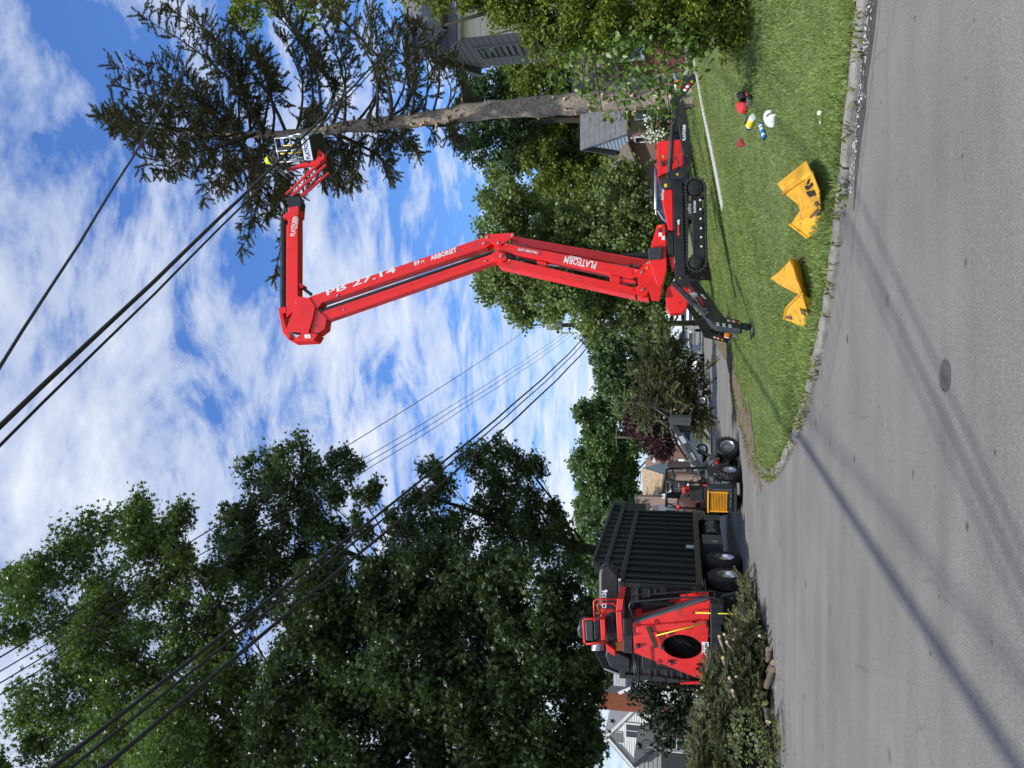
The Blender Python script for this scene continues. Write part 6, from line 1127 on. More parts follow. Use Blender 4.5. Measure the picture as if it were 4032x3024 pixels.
def shingles(a, b, c, d, rows, cols, m, parent, th=.02, limit=300):
    """rows of separate shingles on the slope a-b (eave) to d-c (ridge)"""
    a, b, c, d = map(Vector, (a, b, c, d)); n = (b - a).cross(d - a).normalized(); n = n if n.z > 0 else -n
    for i in range(rows):
        for k_ in range(cols):
            of = .5 if i % 2 else 0; u0 = max(0, (k_ - of) / cols); u1 = min(1, (k_ + 1 - of) / cols)
            if u1 - u0 < .01: continue
            v0, v1 = i / rows, min(1, (i + 1.05) / rows); e = lambda u, v: a.lerp(b, u).lerp(d.lerp(c, u), v); g = .004
            s = MB(); lo0, lo1 = e(u0 + g / 2, v0) + n * (th + random.uniform(0, .006)), e(u1 - g / 2, v0) + n * (th + random.uniform(0, .006)); s.add([lo0, lo1, e(u1 - g / 2, v1) + n * .004, e(u0 + g / 2, v1) + n * .004, e(u0 + g / 2, v0), e(u1 - g / 2, v0)], [(0, 1, 2, 3), (4, 5, 1, 0)]); s.build('shingle', M[m], parent)
    # last half shingle column on odd rows is left to the roof deck below
# ---- right: two-storey house with dormers behind the cedar
HR = thing('brick_house', 'brick house with cream clapboard dormers, shade painted grey on the gable, behind the spruce and cedar', 'house', (14, 27, 1.2))
Yc = 26.0; cz = at('h', 490, 240, Yc); x0 = cz.x; zt = at('h', 492, 240, Yc).z; zb = 4.6; xr = x0 + 2.3; yb = Yc + 2.5
fwl = MB().bx(x0 + .02, xr, Yc + .02, Yc + .1, zb, zt).build('front_wall', M['csiding'], HR); boards((x0, Yc), (xr, Yc), zb, zt, .235, 'csiding', fwl, out=(0, -1))
rise = 1.25; gl = MB(); gl.prism([(x0 + .03, Yc + .03, zb), (x0 + .03, yb, zb), (x0 + .03, yb, zt), (x0 + .03, (Yc + yb) / 2, zt + rise), (x0 + .03, Yc + .03, zt)], (.1, 0, 0)); gw = gl.build('gable_wall', M['gsiding_shade'], HR)
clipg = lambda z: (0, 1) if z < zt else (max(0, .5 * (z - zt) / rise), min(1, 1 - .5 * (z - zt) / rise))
boards((x0, Yc), (x0, yb), zb, zt + rise - .05, .235, 'gsiding_shade', gw, clip=clipg, out=(-1, 0))
window(gw, (x0, Yc + .75), (x0, Yc + 1.75), zt - 1.9, zt - .35, (-1, 0), 'glassblue', 'gsiding_shade', (1, 2), fw=.10)
ov = .28; e0 = (x0 - .22, Yc - ov, zt - .05); e1 = (xr + .2, Yc - ov, zt - .05); r0 = (x0 - .22, (Yc + yb) / 2, zt + rise + .06); r1 = (xr + .2, (Yc + yb) / 2, zt + rise + .06); b0 = (x0 - .22, yb + ov, zt - .05); b1 = (xr + .2, yb + ov, zt - .05)
rf = quadp(e0, e1, r1, r0, .06, 'roof', 'shingle', HR); quadp(b1, b0, r0, r1, .06, 'roof', 'shingle', HR); shingles(Vector(e0) + Vector((0, -.01, .075)), Vector(e1) + Vector((0, -.01, .075)), Vector(r1) + Vector((0, 0, .075)), Vector(r0) + Vector((0, 0, .075)), 8, 9, 'shingle', rf)
MB().bar(Vector(e0) + Vector((-.03, 0, -.02)), Vector(r0) + Vector((-.03, 0, -.02)), .04, .2).build('bargeboard', M['gsiding_shade'], HR); MB().bar(Vector(b0) + Vector((-.03, 0, -.02)), Vector(r0) + Vector((-.03, 0, -.02)), .04, .2).build('bargeboard', M['gsiding_shade'], HR); MB().bar(Vector(e0) + Vector((0, -.03, -.02)), Vector(e1) + Vector((0, -.03, -.02)), .05, .12).build('fascia', M['gsiding_shade'], HR)
# second, higher gable to the right
ax_, ay = at('h', 200, 120, 26.4), 26.4; X2 = at('h', 300, 165, 26.4).x; zt2 = at('h', 385, 150, 26.4).z; zp2 = at('h', 150, 90, 26.4).z
MB().prism([(X2, 26.4, zt), (X2, 30.4, zt), (X2, 30.4, zt2), (X2, 28.4, zp2 + .6), (X2, 26.4, zt2)], (3.2, 0, 0)).build('upper_wall', M['gsiding_shade'], HR)
for i in range(7):
    z = zt2 - 1.2 + i * .22; 
    if z > zt2 + .9: break
    MB().bx(X2 - .02, X2 + .01, 26.42, 28.2, z, z + .21).build('siding_board', M['gsiding_shade'], HR, bevel=.008)
quadp((X2 - .3, 26.1, zt2 - .1), (X2 + 3.4, 26.1, zt2 - .1), (X2 + 3.4, 28.4, zp2 + .75), (X2 - .3, 28.4, zp2 + .75), .08, 'roof', 'shingle', HR); MB().bar((X2 - .32, 26.1, zt2 - .15), (X2 - .32, 28.4, zp2 + .68), .05, .22).build('bargeboard', M['gsiding_shade'], HR)
# brick ground floor seen through the sapling
wl = MB().bx(9.9, 20, 25.03, 25.5, .9, 4.2).build('brick_wall', M['mortar'], HR); bricks((10.0, 25.02), (12.3, 25.02), 1.6, 3.9, 'brickd', wl, (0, -1), limit=290)
window(wl, (10.5, 24.98), (11.3, 24.98), 2.9, 3.8, (0, -1), 'glass', 'white', (1, 2))
quadp((9.3, 24.3, 4.1), (20, 24.3, 4.1), (20, 26.2, 5.3), (9.3, 26.2, 5.3), .08, 'porch_roof', 'shinglebr', HR); MB().bar((9.3, 24.28, 4.12), (20, 24.28, 4.12), .05, .16).build('gutter', M['shinglebr'], HR)
# ---- neighbour with a pale blue gable
H2 = thing('brick_house', 'brick bungalow with a small pale blue gable left of the spruce trunk', 'house', (16.5, 46, 1.3)); Y2 = 44.
g0, g1, g2 = at('h', 1258, 806, Y2), at('h', 1512, 742, Y2), at('h', 1540, 822, Y2 + 1.2)
xg = at('h', 1500, 815, Y2).x; zg0 = at('h', 1525, 800, Y2).z; zgp = at('h', 1258, 806, Y2 + 2).z
MB().prism([(xg, Y2, zg0), (xg, Y2 + 4.2, zg0), (xg, Y2 + 2.1, zgp)], (.1, 0, 0)).build('gable', M['bsiding'], H2); boards((xg, Y2), (xg, Y2 + 4.2), zg0, zgp - .1, .22, 'bsiding', H2, clip=lambda z: (.5 * (z - zg0) / (zgp - zg0), 1 - .5 * (z - zg0) / (zgp - zg0)), out=(-1, 0))
rf2 = quadp((xg - .3, Y2 - .35, zg0 - .15), (xg + 6, Y2 - .35, zg0 - .15), (xg + 6, Y2 + 2.1, zgp + .1), (xg - .3, Y2 + 2.1, zgp + .1), .08, 'roof', 'shingle', H2); quadp((xg + 6, Y2 + 4.5, zg0 - .15), (xg - .3, Y2 + 4.5, zg0 - .15), (xg - .3, Y2 + 2.1, zgp + .1), (xg + 6, Y2 + 2.1, zgp + .1), .08, 'roof', 'shingle', H2)
shingles((xg - .3, Y2 - .36, zg0 - .05), (xg + 2.6, Y2 - .36, zg0 - .05), (xg + 2.6, Y2 + 2.1, zgp + .2), (xg - .3, Y2 + 2.1, zgp + .2), 9, 8, 'shingle', rf2)
w2 = MB().bx(xg + .05, xg + 7, Y2 + .1, Y2 + 6, .9, zg0).build('wall', M['brickfar'], H2)
window(w2, (xg + .6, Y2 + .08), (xg + 1.3, Y2 + .08), zg0 - 1.7, zg0 - .5, (0, -1), 'glass', 'white'); window(w2, (xg + 1.9, Y2 + .08), (xg + 2.6, Y2 + .08), zg0 - 1.7, zg0 - .5, (0, -1), 'glass', 'white'); window(w2, (xg + .03, Y2 + 1.3), (xg + .03, Y2 + 2.3), zg0 - 1.6, zg0 - .4, (-1, 0), 'glass', 'white')
p0, p1 = at('h', 1490, 830, Y2 + 3), at('h', 1690, 1110, Y2 + 3); quadp((xg - 5.5, Y2 + 2, 2.6), (xg + .3, Y2 + 2, zg0 + .1), (xg + .3, Y2 + 6, zg0 + 1.5), (xg - 5.5, Y2 + 6, 4.0), .12, 'porch_roof', 'shinglebr', H2)
quadp((xg - 5.0, Y2 + 2.5, 1.2), (xg + .3, Y2 + 2.5, 1.2), (xg + .3, Y2 + 2.5, zg0), (xg - 5.0, Y2 + 2.5, 2.6), .1, 'porch_wall', 'brickfar', H2)
for k_ in range(3): MB().bx(xg - 4.4 + 1.5 * k_, xg - 4.25 + 1.5 * k_, Y2 + 1.9, Y2 + 2.05, 1.0, 2.7 + .3 * k_).build('porch_post', M['dgrey'], H2)
MB().lathe([(0, .06), (.05, .05), (.06, 0)], (xg - .1, Y2 + 1.0, zg0 - .25), (-1, 0, 0), 10).build('wall_lamp', M['white'], H2)
# ---- far garage with a dark roof
H3 = thing('garage', 'grey gabled garage beyond the blue car, far behind the lift', 'garage', (9.5, 58, 1.2)); c3 = at('h', 1640, 1080, 58)
MB().bx(c3.x - 2.2, c3.x + 2.2, 58, 63, 1, c3.z + .2).build('wall', M['wsiding'], H3); MB().prism([(c3.x - 2.6, 57.7, c3.z + .1), (c3.x, 57.7, c3.z + 1.7), (c3.x + 2.6, 57.7, c3.z + .1)], (0, 5.5, 0)).build('roof', M['shingle'], H3); MB().bx(c3.x - 1.3, c3.x + 1.3, 57.95, 58.02, 1, c3.z - .2).build('door', M['white'], H3)
# ---- left: white gabled house behind the brush pile
HL = thing('white_house', 'white clapboard gabled house with a tall brick chimney left of the truck', 'house', (-17, 41, .9)); YL = 40.
pk = at('v', 245, 830, YL); er = at('v', 512, 548, YL); el = at('v', 535, 1140, YL); half = (er.x - el.x) / 2; zev = (er.z + el.z) / 2; xm = (er.x + el.x) / 2; zs = at('v', 780, 800, YL).z
wlh = MB().prism([(xm - half, YL + .02, .3), (xm + half, YL + .02, .3), (xm + half, YL + .02, zev), (xm, YL + .02, pk.z - .05), (xm - half, YL + .02, zev)], (0, .1, 0)).build('gable_wall', M['wsiding'], HL)
boards((xm - half, YL), (xm + half, YL), zs, pk.z - .1, .125, 'wsiding', wlh, clip=lambda z: (0, 1) if z < zev else (.5 * (z - zev) / (pk.z - zev), 1 - .5 * (z - zev) / (pk.z - zev)), out=(0, -1))
lw = MB().bx(xm - half, xm + half, YL - .04, YL, .3, zs - .02).build('lower_wall', M['mortar'], HL); bricks((xm, YL - .05), (xm + half, YL - .05), .9, zs - .05, 'brickd', lw, (0, -1), limit=250)
a, b = at('v', 450, 832, YL), at('v', 655, 698, YL); window(wlh, (a.x, YL - .02), (b.x, YL - .02), b.z, a.z, (0, -1), 'glass', 'white', (2, 1), fw=.09)
v0 = at('v', 352, 832, YL); vt = MB().bx(v0.x - .30, v0.x + .30, YL - .07, YL - .02, v0.z - .30, v0.z + .30).build('gable_vent', M['white'], HL)
for i in range(8): MB().box((v0.x, YL - .08, v0.z - .25 + .07 * i), (.5, .03, .045), Matrix.Rotation(R(35), 3, 'X')).build('vent_slat', M['gsiding_shade'], vt)
for e_, s in ((er, 1), (el, -1)):
    t_ = Vector((xm, YL - .12, pk.z + .06)); e = Vector((xm + s * half * 1.12, YL - .12, pk.z + .06 - (pk.z - zev) * 1.12)); quadp(e, t_, t_ + Vector((0, 7, 0)), e + Vector((0, 7, 0)), .09 * -s, 'roof', 'shinglel', HL); MB().bar(e + Vector((0, -.02, -.06)), t_ + Vector((0, -.02, -.06)), .04, .13).build('bargeboard', M['white'], HL)
# lower eave to the left and the dark front porch gable
YP = 36.; e0_, e1_ = at('v', 860, 880, YP), at('v', 530, 1150, YP)
quadp(e0_, e1_, e1_ + Vector((0, 3.6, 0)), e0_ + Vector((0, 3.6, 0)), .1, 'porch_roof', 'shingle', HL); MB().bar(e0_ + Vector((0, -.05, -.05)), e1_ + Vector((0, -.05, -.05)), .06, .2).build('bargeboard', M['dgrey'], HL)
MB().prism([e0_ + Vector((0, .3, -.1)), e1_ + Vector((0, .3, -.1)), e1_ + Vector((-2.2, .3, -1.6)), (e1_.x - 2.2, YP + .3, e0_.z - .1)], (0, .08, 0)).build('porch_gable', M['gsiding_shade'], HL); boards((e1_.x - 1.5, YP + .28), (e0_.x, YP + .28), e0_.z - .1, e1_.z - .2, .2, 'gsiding_shade', HL, clip=lambda z: (0, 1 - max(0, (z - e0_.z + .1) / (e1_.z - e0_.z)) * .62), out=(0, -1))
pw = MB().bx(e1_.x - 3, e0_.x - .1, YP + .32, YP + .5, .3, e0_.z - .12).build('porch_wall', M['mortar'], HL); bricks((e1_.x - 1.2, YP + .32), (e0_.x - .1, YP + .32), .9, e0_.z - .15, 'brickd', pw, (0, -1), limit=290)
dw = at('v', 1130, 1130, YP); dr = MB().bx(dw.x - .55, dw.x + .5, YP + .23, YP + .29, .5, 2.6).build('door', M['dgrey'], pw); MB().bx(dw.x - .67, dw.x - .55, YP + .21, YP + .29, .5, 2.7).build('door_frame', M['white'], dr)
window(pw, (at('v', 1150, 1040, YP).x, YP + .28), (at('v', 1150, 900, YP).x, YP + .28), 1.3, 2.5, (0, -1), 'glass', 'white', (1, 2), fw=.06)
dp = at('v', 900, 968, YP); MB().cyl((dp.x, YP - .1, .5), (dp.x, YP - .1, e0_.z + .5), .045, 8).build('downpipe', M['alu'], HL)
YK = 38.4; ca, cb_ = at('v', 500, 560, YK), at('v', 500, 372, YK); ztop = at('v', 150, 460, YK).z
ch = MB().bx(ca.x + .02, cb_.x - .02, YK + .02, YK + 1, .4, ztop).build('chimney', M['mortar'], HL); bricks((ca.x, YK), (cb_.x, YK), ztop - 3.9, ztop, 'brick', ch, (0, -1), limit=300)
MB().bx(ca.x - .06, cb_.x + .06, YK - .06, YK + 1.06, ztop, ztop + .12).build('chimney_cap', M['concrete'], HL)
wr = quadp(at('v', 740, 368, 37.6), at('v', 745, 60, 37.6), at('v', 325, 60, 41.5), at('v', 320, 368, 41.5), -.1, 'wing_roof', 'shinglel', HL)
shingles(at('v', 739, 368, 37.55), at('v', 744, 100, 37.55), at('v', 324, 100, 41.45), at('v', 319, 368, 41.45), 12, 14, 'shinglel', wr)
MB().bar(at('v', 378, 358, 37.8), at('v', 708, 220, 37.2), .05, .16).build('wing_fascia', M['white'], HL); q_ = at('v', 742, 200, 37.8); MB().bx(cb_.x - .2, cb_.x + 3.8, 37.9, 38.1, .4, q_.z).build('wing_wall', M['wsiding'], HL)
lp = at('v', 600, 930, 34.); t = thing('garden_lantern', 'black globe lantern in a wire hoop in front of the white house', 'lantern', (lp.x, 34, zg(lp.x, 34)))
MB().cyl((lp.x, 34, zg(lp.x, 34) - .1), (lp.x, 34, lp.z - .3), .03, 8).build('post', M['alu'], t); MB().lathe([(0, .14), (.11, .1), (.15, 0), (.11, -.1), (0, -.14)], (lp.x, 34, lp.z), (0, 0, 1), 14).build('globe', M['bdecal'], t, smooth=True)
for k_ in range(6): a = PI * k_ / 6; MB().tube([Vector((lp.x + math.cos(a) * .3 * math.sin(u), 34 + math.sin(a) * .3 * math.sin(u), lp.z - .35 + .3 * math.cos(u))) for u in [2 * PI * i / 12 for i in range(13)]], .008, 5).build('wire_hoop', M['bdecal'], t)
# ---- middle distance: tan roofed brick house behind the loader
H5 = thing('brick_house', 'brick house with a mottled tan roof and brick chimney behind the loader', 'house', (-6, 56, .6)); Y5 = 54.
A5, B5, C5, D5 = at('c', 603, 745, Y5), at('c', 560, 1010, Y5), at('c', 382, 1000, Y5 + 5), at('c', 368, 668, Y5 + 5)
rf5 = quadp(B5, A5, D5, C5, .12, 'roof', 'shingleb', H5); quadp(C5 + Vector((0, .1, 0)), D5 + Vector((0, .1, 0)), D5 + Vector((0, 5, -2.6)), C5 + Vector((0, 5, -2.6)), .12, 'roof', 'shingleb', H5)
quadp(B5 + Vector((-1.6, .5, .1)), B5 + Vector((-.1, .5, .1)), C5 + Vector((-.1, 0, .05)), C5 + Vector((-1.3, 0, .1)), .1, 'roof', 'shingleb', H5)
MB().bx(B5.x - .5, A5.x - .1, Y5 + .4, Y5 + 8, .4, A5.z - .05).build('wall', M['brickpink'], H5)
MB().prism([A5 + Vector((0, .3, -.1)), (A5.x + .05, Y5 + 9.6, A5.z - .1), D5 + Vector((.03, 0, -.1))], (-.1, 0, 0)).build('gable', M['bsiding'], H5); MB().bx(A5.x - .12, A5.x + .02, Y5 + .4, Y5 + 9.5, .4, A5.z - .15).build('side_wall', M['brickfar'], H5)
window(H5, (A5.x + .03, Y5 + 2), (A5.x + .03, Y5 + 4), 1.5, 2.7, (1, 0), 'glass', 'white'); window(H5, (A5.x - 1.5, Y5 + .38), (A5.x - .5, Y5 + .38), 1.3, 2.5, (0, -1), 'glass', 'white', (2, 2)); window(H5, (A5.x - 3.3, Y5 + .38), (A5.x - 2.5, Y5 + .38), 1.3, 2.5, (0, -1), 'glass', 'white')
cc = at('c', 420, 1038, Y5 - .5); MB().bx(cc.x - .55, cc.x + .35, Y5 - .6, Y5 + .3, .4, at('c', 290, 1038, Y5).z).build('chimney', M['brickpink'], H5); MB().bx(cc.x - .6, cc.x + .4, Y5 - .65, Y5 + .35, at('c', 290, 1038, Y5).z, at('c', 282, 1038, Y5).z).build('chimney_cap', M['concrete'], H5)
MB().prism([at('c', 560, 1005, Y5 - 1), at('c', 670, 1005, Y5 - 1), at('c', 672, 905, Y5 - 1)], (0, .2, 0)).build('entry_gable', M['wsiding'], H5); MB().prism([at('c', 430, 1150, Y5 - 2), at('c', 515, 1165, Y5 - 2), at('c', 520, 1105, Y5 - 2), at('c', 470, 1102, Y5 - 2)], (0, .2, 0)).build('porch_gable', M['wsiding'], H5)
H6 = thing('brick_house', 'orange brick house with a grey roof behind the purple leaved tree', 'house', (-1.5, 66, .6)); Y6 = 64.
A6 = [at('c', 545, 420, Y6), at('c', 420, 410, Y6 + 4), at('c', 430, 600, Y6 + 4), at('c', 480, 610, Y6)]
quadp(A6[3], A6[0], A6[1], A6[2], .12, 'roof', 'shingle', H6); MB().prism([A6[0] + Vector((0, .2, 0)), A6[3] + Vector((.3, .2, 0)), Vector((A6[3].x + .3, Y6 + .2, .5)), Vector((A6[0].x, Y6 + .2, .5))], (0, .3, 0)).build('wall', M['brickfar'], H6); MB().bx(A6[3].x - .5, A6[3].x + .2, Y6 + 1, Y6 + 1.7, 2, at('c', 385, 598, Y6).z).build('chimney', M['brickpink'], H6)
MB().bar(A6[3] + Vector((0, -.1, 0)), A6[0] + Vector((0, -.1, 0)), .08, .25).build('bargeboard', M['white'], H6)
# ================================================================ POLE, WIRES, VEHICLES
PX, PY = 3.35, 43.; pz = zg(PX, PY)
UPo = thing('utility_pole', 'wooden utility pole with a grey transformer beside the maple', 'pole', (PX, PY, pz)); ztop = at('g', 965, 950, PY).z
M['polewood'] = mat('weathered_pole_wood', (.16, .12, .085), .9, var=.3, vscale=6, stretch=(4, 4, .5))
MB().tube([(PX, PY, pz - .2), (PX, PY, pz + 5), (PX, PY, ztop)], [.16, .14, .115], 12).build('shaft', M['polewood'], UPo, smooth=True)
tz_ = at('g', 1080, 950, PY).z; M['tgrey'] = mat('transformer_grey', (.42, .46, .45), .45, var=.06)
tf = MB().lathe([(0, .52), (.17, .52), (.25, .46), (.26, .42), (.25, .40), (.25, -.42), (.22, -.46), (0, -.46)], (PX - .05, PY - .42, tz_), (0, 0, 1), 22).build('transformer', M['tgrey'], UPo, auto=True)
MB().bx(PX - .15, PX + .05, PY - .68, PY - .66, tz_ - .1, tz_ + .15).build('transformer_label', M['decal'], tf)
for dx in (-.12, .1): MB().lathe([(.02, 0), (.05, .03), (.03, .06), (.05, .09), (.03, .12), (.05, .15), (.02, .2)], (PX + dx, PY - .42, tz_ + .5), (0, 0, 1), 10).build('bushing', M['dgrey'], tf)
MB().cyl((PX + .02, PY - .1, ztop - .1), (PX + .02, PY - .1, ztop + .45), .03, 8).build('top_pin', M['dgrey'], UPo); MB().lathe([(.03, 0), (.07, .03), (.05, .07), (.07, .1), (.03, .15)], (PX + .02, PY - .1, ztop + .4), (0, 0, 1), 10).build('insulator', M['dgrey'], UPo)
ca_ = at('g', 1200, 1020, PY); MB().bar((PX - .1, PY, ca_.z), (ca_.x, PY, ca_.z), .06, .06).build('standoff_arm', M['dgrey'], UPo); MB().cyl((ca_.x, PY, ca_.z - .45), (ca_.x, PY, ca_.z + .45), .03, 8).build('rack', M['dgrey'], UPo)
for k_ in (-1, 0, 1): MB().lathe([(.02, -.05), (.05, 0), (.02, .05)], (ca_.x, PY - .04, ca_.z + .33 * k_), (0, 0, 1), 8).build('insulator', M['white'], UPo)
BX, BY = -5.7, -8.                                    # next pole of the line, behind the camera
def wire(label, a, b, sag, r, n=26, wob=0, group='overhead wires along the side street', m='cable', name='overhead_wire'):
    a, b = Vector(a), Vector(b); pts = [a.lerp(b, i / n) + Vector((0, 0, -4 * sag * (i / n) * (1 - i / n))) + (Vector((0, 0, wob * math.sin(i * 1.9))) if 0 < i < n else Vector()) for i in range(n + 1)]
    return tag(MB().tube(pts, r, 7).build(name, M[m], smooth=True), label, 'wire', group)
def via(z, x, y, a, t):                                # end point behind the camera so that the wire passes the sight line at fraction t
    return None
def end_for(z, x, y, a, sag, yb=BY, hx=None):
    """second end (at y = yb) of a sagging wire from a that crosses the sight line z,x,y"""
    d = ray(z, x, y); o = Vector((0, 0, CAMH)); a = Vector(a); best = None
    for i in range(20, 400):
        p = o + d * (i * .05); s = (a.y - p.y) / (a.y - yb)
        if not .3 < s < .97: continue
        q = Vector((p.x, p.y, p.z + 4 * sag * s * (1 - s))); b = a + (q - a) / s; e = abs(b.x - (hx if hx is not None else BX)) 
        if best is None or e < best[0]: best = (e, b)
    return best[1]
top = Vector((PX + .02, PY - .1, ztop + .55)); wire('top single wire from the tip of the utility pole', top, end_for('D', 560, 1080, top, .5), .5, .010)
for k_, (x, y, nm) in enumerate(((0, 1450, 'upper'), (0, 1475, 'middle'), (0, 1500, 'lower'))):
    a = Vector((ca_.x, PY - .05, ca_.z + .33 * (1 - k_))); wire(nm + ' of the three thin wires from the pole rack', a, end_for('D', x, y, a, .6), .6, .008, wob=.02)
cl = at('D', 1290, 735, PY)
for k_, (x, y, r_, dz, nm) in enumerate(((110, 1659, .024, .25, 'upper black cable of the low bundle on the pole line'), (150, 1659, .017, .0, 'middle pale cable of the low bundle on the pole line'), (220, 1659, .024, -.35, 'lowest black cable of the pole line'))):
    a = Vector((PX - .12, PY - .15, cl.z + dz)); wire(nm, a, end_for('D', x, y, a, .9), .9, r_, wob=.012)
# heavy service cables crossing overhead to the house on the right
hs = at('D', 880, 58, 24.5); b1 = at('D', 0, 962, 6.6); b2 = at('D', 0, 918, 6.3)
def thru(label, p_end, z, x, y, Y, sag, r, wob=.01):
    p = at(z, x, y, Y); s = .72; q = p + Vector((0, 0, 4 * sag * s * (1 - s))); b = Vector(p_end) + (q - Vector(p_end)) / s; return wire(label, p_end, b, sag, r, 30, wob, 'service cables crossing to the right house', name='service_cable')
thru('thick twisted service cable crossing in front of the lift basket', hs, 'D', 0, 921, 5.2, .35, .024); thru('thin companion cable just below the thick service cable', hs + Vector((0, .05, -.12)), 'D', 0, 962, 5.2, .30, .014)
thru('highest single cable across the top right of the spruce', at('D', 465, 8, 21), 'D', 0, 792, 5.2, .35, .015)
wire('thin wire from the pole down to the tan roofed house', (ca_.x, PY - .05, ca_.z - .4), at('D', 1400, 985, 66), .4, .014, group='thin wires beyond the pole')
wire('short guy wire running from the pole into the maple', (PX + .1, PY, ca_.z + .3), at('D', 1400, 770, 60), .5, .012, group='thin wires beyond the pole')
# ---- far utility pole
fp = at('c', 300, 340, 75); t = thing('utility_pole', 'thin far utility pole above the purple leaved tree', 'pole', (fp.x, 75, .4)); MB().tube([(fp.x, 75, .2), (fp.x, 75, at('c', 55, 340, 75).z)], [.13, .1], 8).build('shaft', M['polewood'], t); MB().bx(fp.x - .9, fp.x + .9, 74.9, 75.0, at('c', 80, 340, 75).z, at('c', 70, 340, 75).z).build('crossarm', M['polewood'], t)
# ---- vehicles
def carbody(name, label, loc, hd, L, W_, prof, glass, paint, wr=.33, wx=(.18, .80), cat='car', extra=None):
    """prof: side outline (fraction of length, height); glass: list of side window outlines"""
    t = thing(name, label, cat, loc, -hd); b = MB(); hw = W_ / 2
    n = len(prof); v = []; 
    for s in (-1, 1):
        for y, z in prof: inset = max(0, (z - .95)) * .22; v.append((s * (hw - inset), (y - .5) * L, z))
    f = [tuple(range(n)), tuple(range(2 * n - 1, n - 1, -1))] + [(i, (i + 1) % n, n + (i + 1) % n, n + i) for i in range(n)]
    bd = b.add(v, f).build('body', M[paint], t, bevel=.05)
    for s in (-1, 1):
        for g in glass:
            q = MB(); q.prism([Vector((s * (hw - max(0, z - .95) * .22 + .004), (y - .5) * L, z)) for y, z in g], (s * .008, 0, 0)); q.build('side_window', M['glassblue'], bd)
        for y in wx: wheel(t, (s * (hw - .08), (y - .5) * L, wr), wr, .22, wr * .62, side=s, rim='alu', nut=5, dish=.03)
    return t, bd, hw
car, bd, hw = carbody('parked_car', 'dark blue car with roof rails parked behind the lift engine hood', (8.7, 33.0, zg(8.7, 33.0)), R(92), 4.6, 1.85, [(0, .35), (0, .85), (.03, 1.05), (.10, 1.45), (.18, 1.66), (.55, 1.68), (.72, 1.15), (.97, .95), (1, .75), (1, .35)], [[(.12, 1.1), (.17, 1.5), (.34, 1.55), (.34, 1.1)], [(.36, 1.1), (.36, 1.55), (.54, 1.55), (.68, 1.12)]], 'carblue') if M.setdefault('carblue', mat('dark_blue_car_paint', (.012, .022, .06), .25, var=.05, coat=.6)) else None
for s in (-1, 1): MB().tube([(s * .6, -1.4, 1.68), (s * .6, -1.35, 1.74), (s * .6, .3, 1.74), (s * .6, .35, 1.68)], .025, 6).build('roof_rail', M['alu'], car, smooth=True)
M['silver'] = mat('silver_car_paint', (.45, .48, .5), .28, .5, var=.05, coat=.5); M['carwhite'] = mat('white_car_paint', (.78, .78, .78), .3, var=.04, coat=.4)
pc_ = gr('c', 990, 480, .15); car2, bd2, hw2 = carbody('parked_car', 'silver blue car parked on the far left verge behind the loader arm', (-2.6, 46, .22), R(70), 4.7, 1.8, [(0, .3), (0, .75), (.05, .95), (.22, 1.0), (.34, 1.38), (.62, 1.40), (.80, 1.0), (.97, .88), (1, .7), (1, .3)], [[(.26, 1.0), (.36, 1.32), (.48, 1.34), (.48, 1.0)], [(.50, 1.0), (.50, 1.34), (.61, 1.33), (.74, 1.0)]], 'silver')
# pickup facing the camera far down the street, with a flatbed trailer and a white van behind
def pickup(name, label, x, y, hd, paint):
    t, b, hw = carbody(name, label, (x, y, 0.02), hd, 5.6, 1.95, [(0, .5), (0, 1.05), (.40, 1.08), (.41, 1.75), (.46, 1.86), (.62, 1.86), (.73, 1.22), (.96, 1.12), (1, 1.0), (1, .45)], [[(.43, 1.15), (.45, 1.72), (.53, 1.76), (.53, 1.15)], [(.55, 1.15), (.55, 1.76), (.62, 1.74), (.70, 1.2)]], paint, .40, (.2, .82), 'pickup'); L = 5.6
    MB().prism([(-.78, .135 * L, 1.78), (.78, .135 * L, 1.78), (.86, .225 * L, 1.28), (-.86, .225 * L, 1.28)], (0, .03, .03)).build('windscreen', M['glassblue'], b)
    g = MB().bx(-.62, .62, .5 * L - .02, .5 * L + .02, .72, 1.05).build('grille', M['chrome'], b)
    for k_ in range(4): MB().bx(-.6, .6, .5 * L + .02, .5 * L + .03, .75 + .075 * k_, .79 + .075 * k_).build('grille_bar', M['dgrey'], g)
    for s in (-1, 1): MB().bx(s * .66 - .16, s * .66 + .16, .5 * L - .05, .5 * L + .02, .82, 1.02).build('headlight', M['decal'], b); MB().bx(s * .98, s * 1.18, .14 * L, .17 * L, 1.2, 1.42).build('mirror', M['dgrey'], b)
    MB().bx(-.95, .95, .5 * L, .5 * L + .12, .45, .68).build('bumper', M['chrome'], t, bevel=.03); return t
p1 = gr('r', 880, 1560, 0); pickup('pickup_truck', 'silver pickup facing the camera far down the side street', 4.3, 76, R(183), 'silver')
p2 = at('r', 700, 1200, 84); pickup('pickup_truck', 'white pickup parked behind the silver one far down the street', 7.6, 80, R(200), 'carwhite')
vt_, vb, vh = carbody('parked_car', 'white car mostly hidden behind the hanging branches', (1.3, 62, .02), R(188), 4.6, 1.8, [(0, .3), (0, .9), (.06, 1.0), (.18, 1.45), (.6, 1.5), (.74, 1.0), (.97, .88), (1, .6), (1, .3)], [[(.14, 1.0), (.21, 1.4), (.58, 1.42), (.7, 1.0)]], 'carwhite')
tr_ = thing('slatted_bench', 'pale wooden slatted bench on the verge far down the street', 'bench', (8.1, 72, .3), R(10))
for k_ in range(4): MB().bx(-1.0, 1.0, -.02, .02, .35 + .16 * k_, .46 + .16 * k_).build('back_slat', M['wood'], tr_)
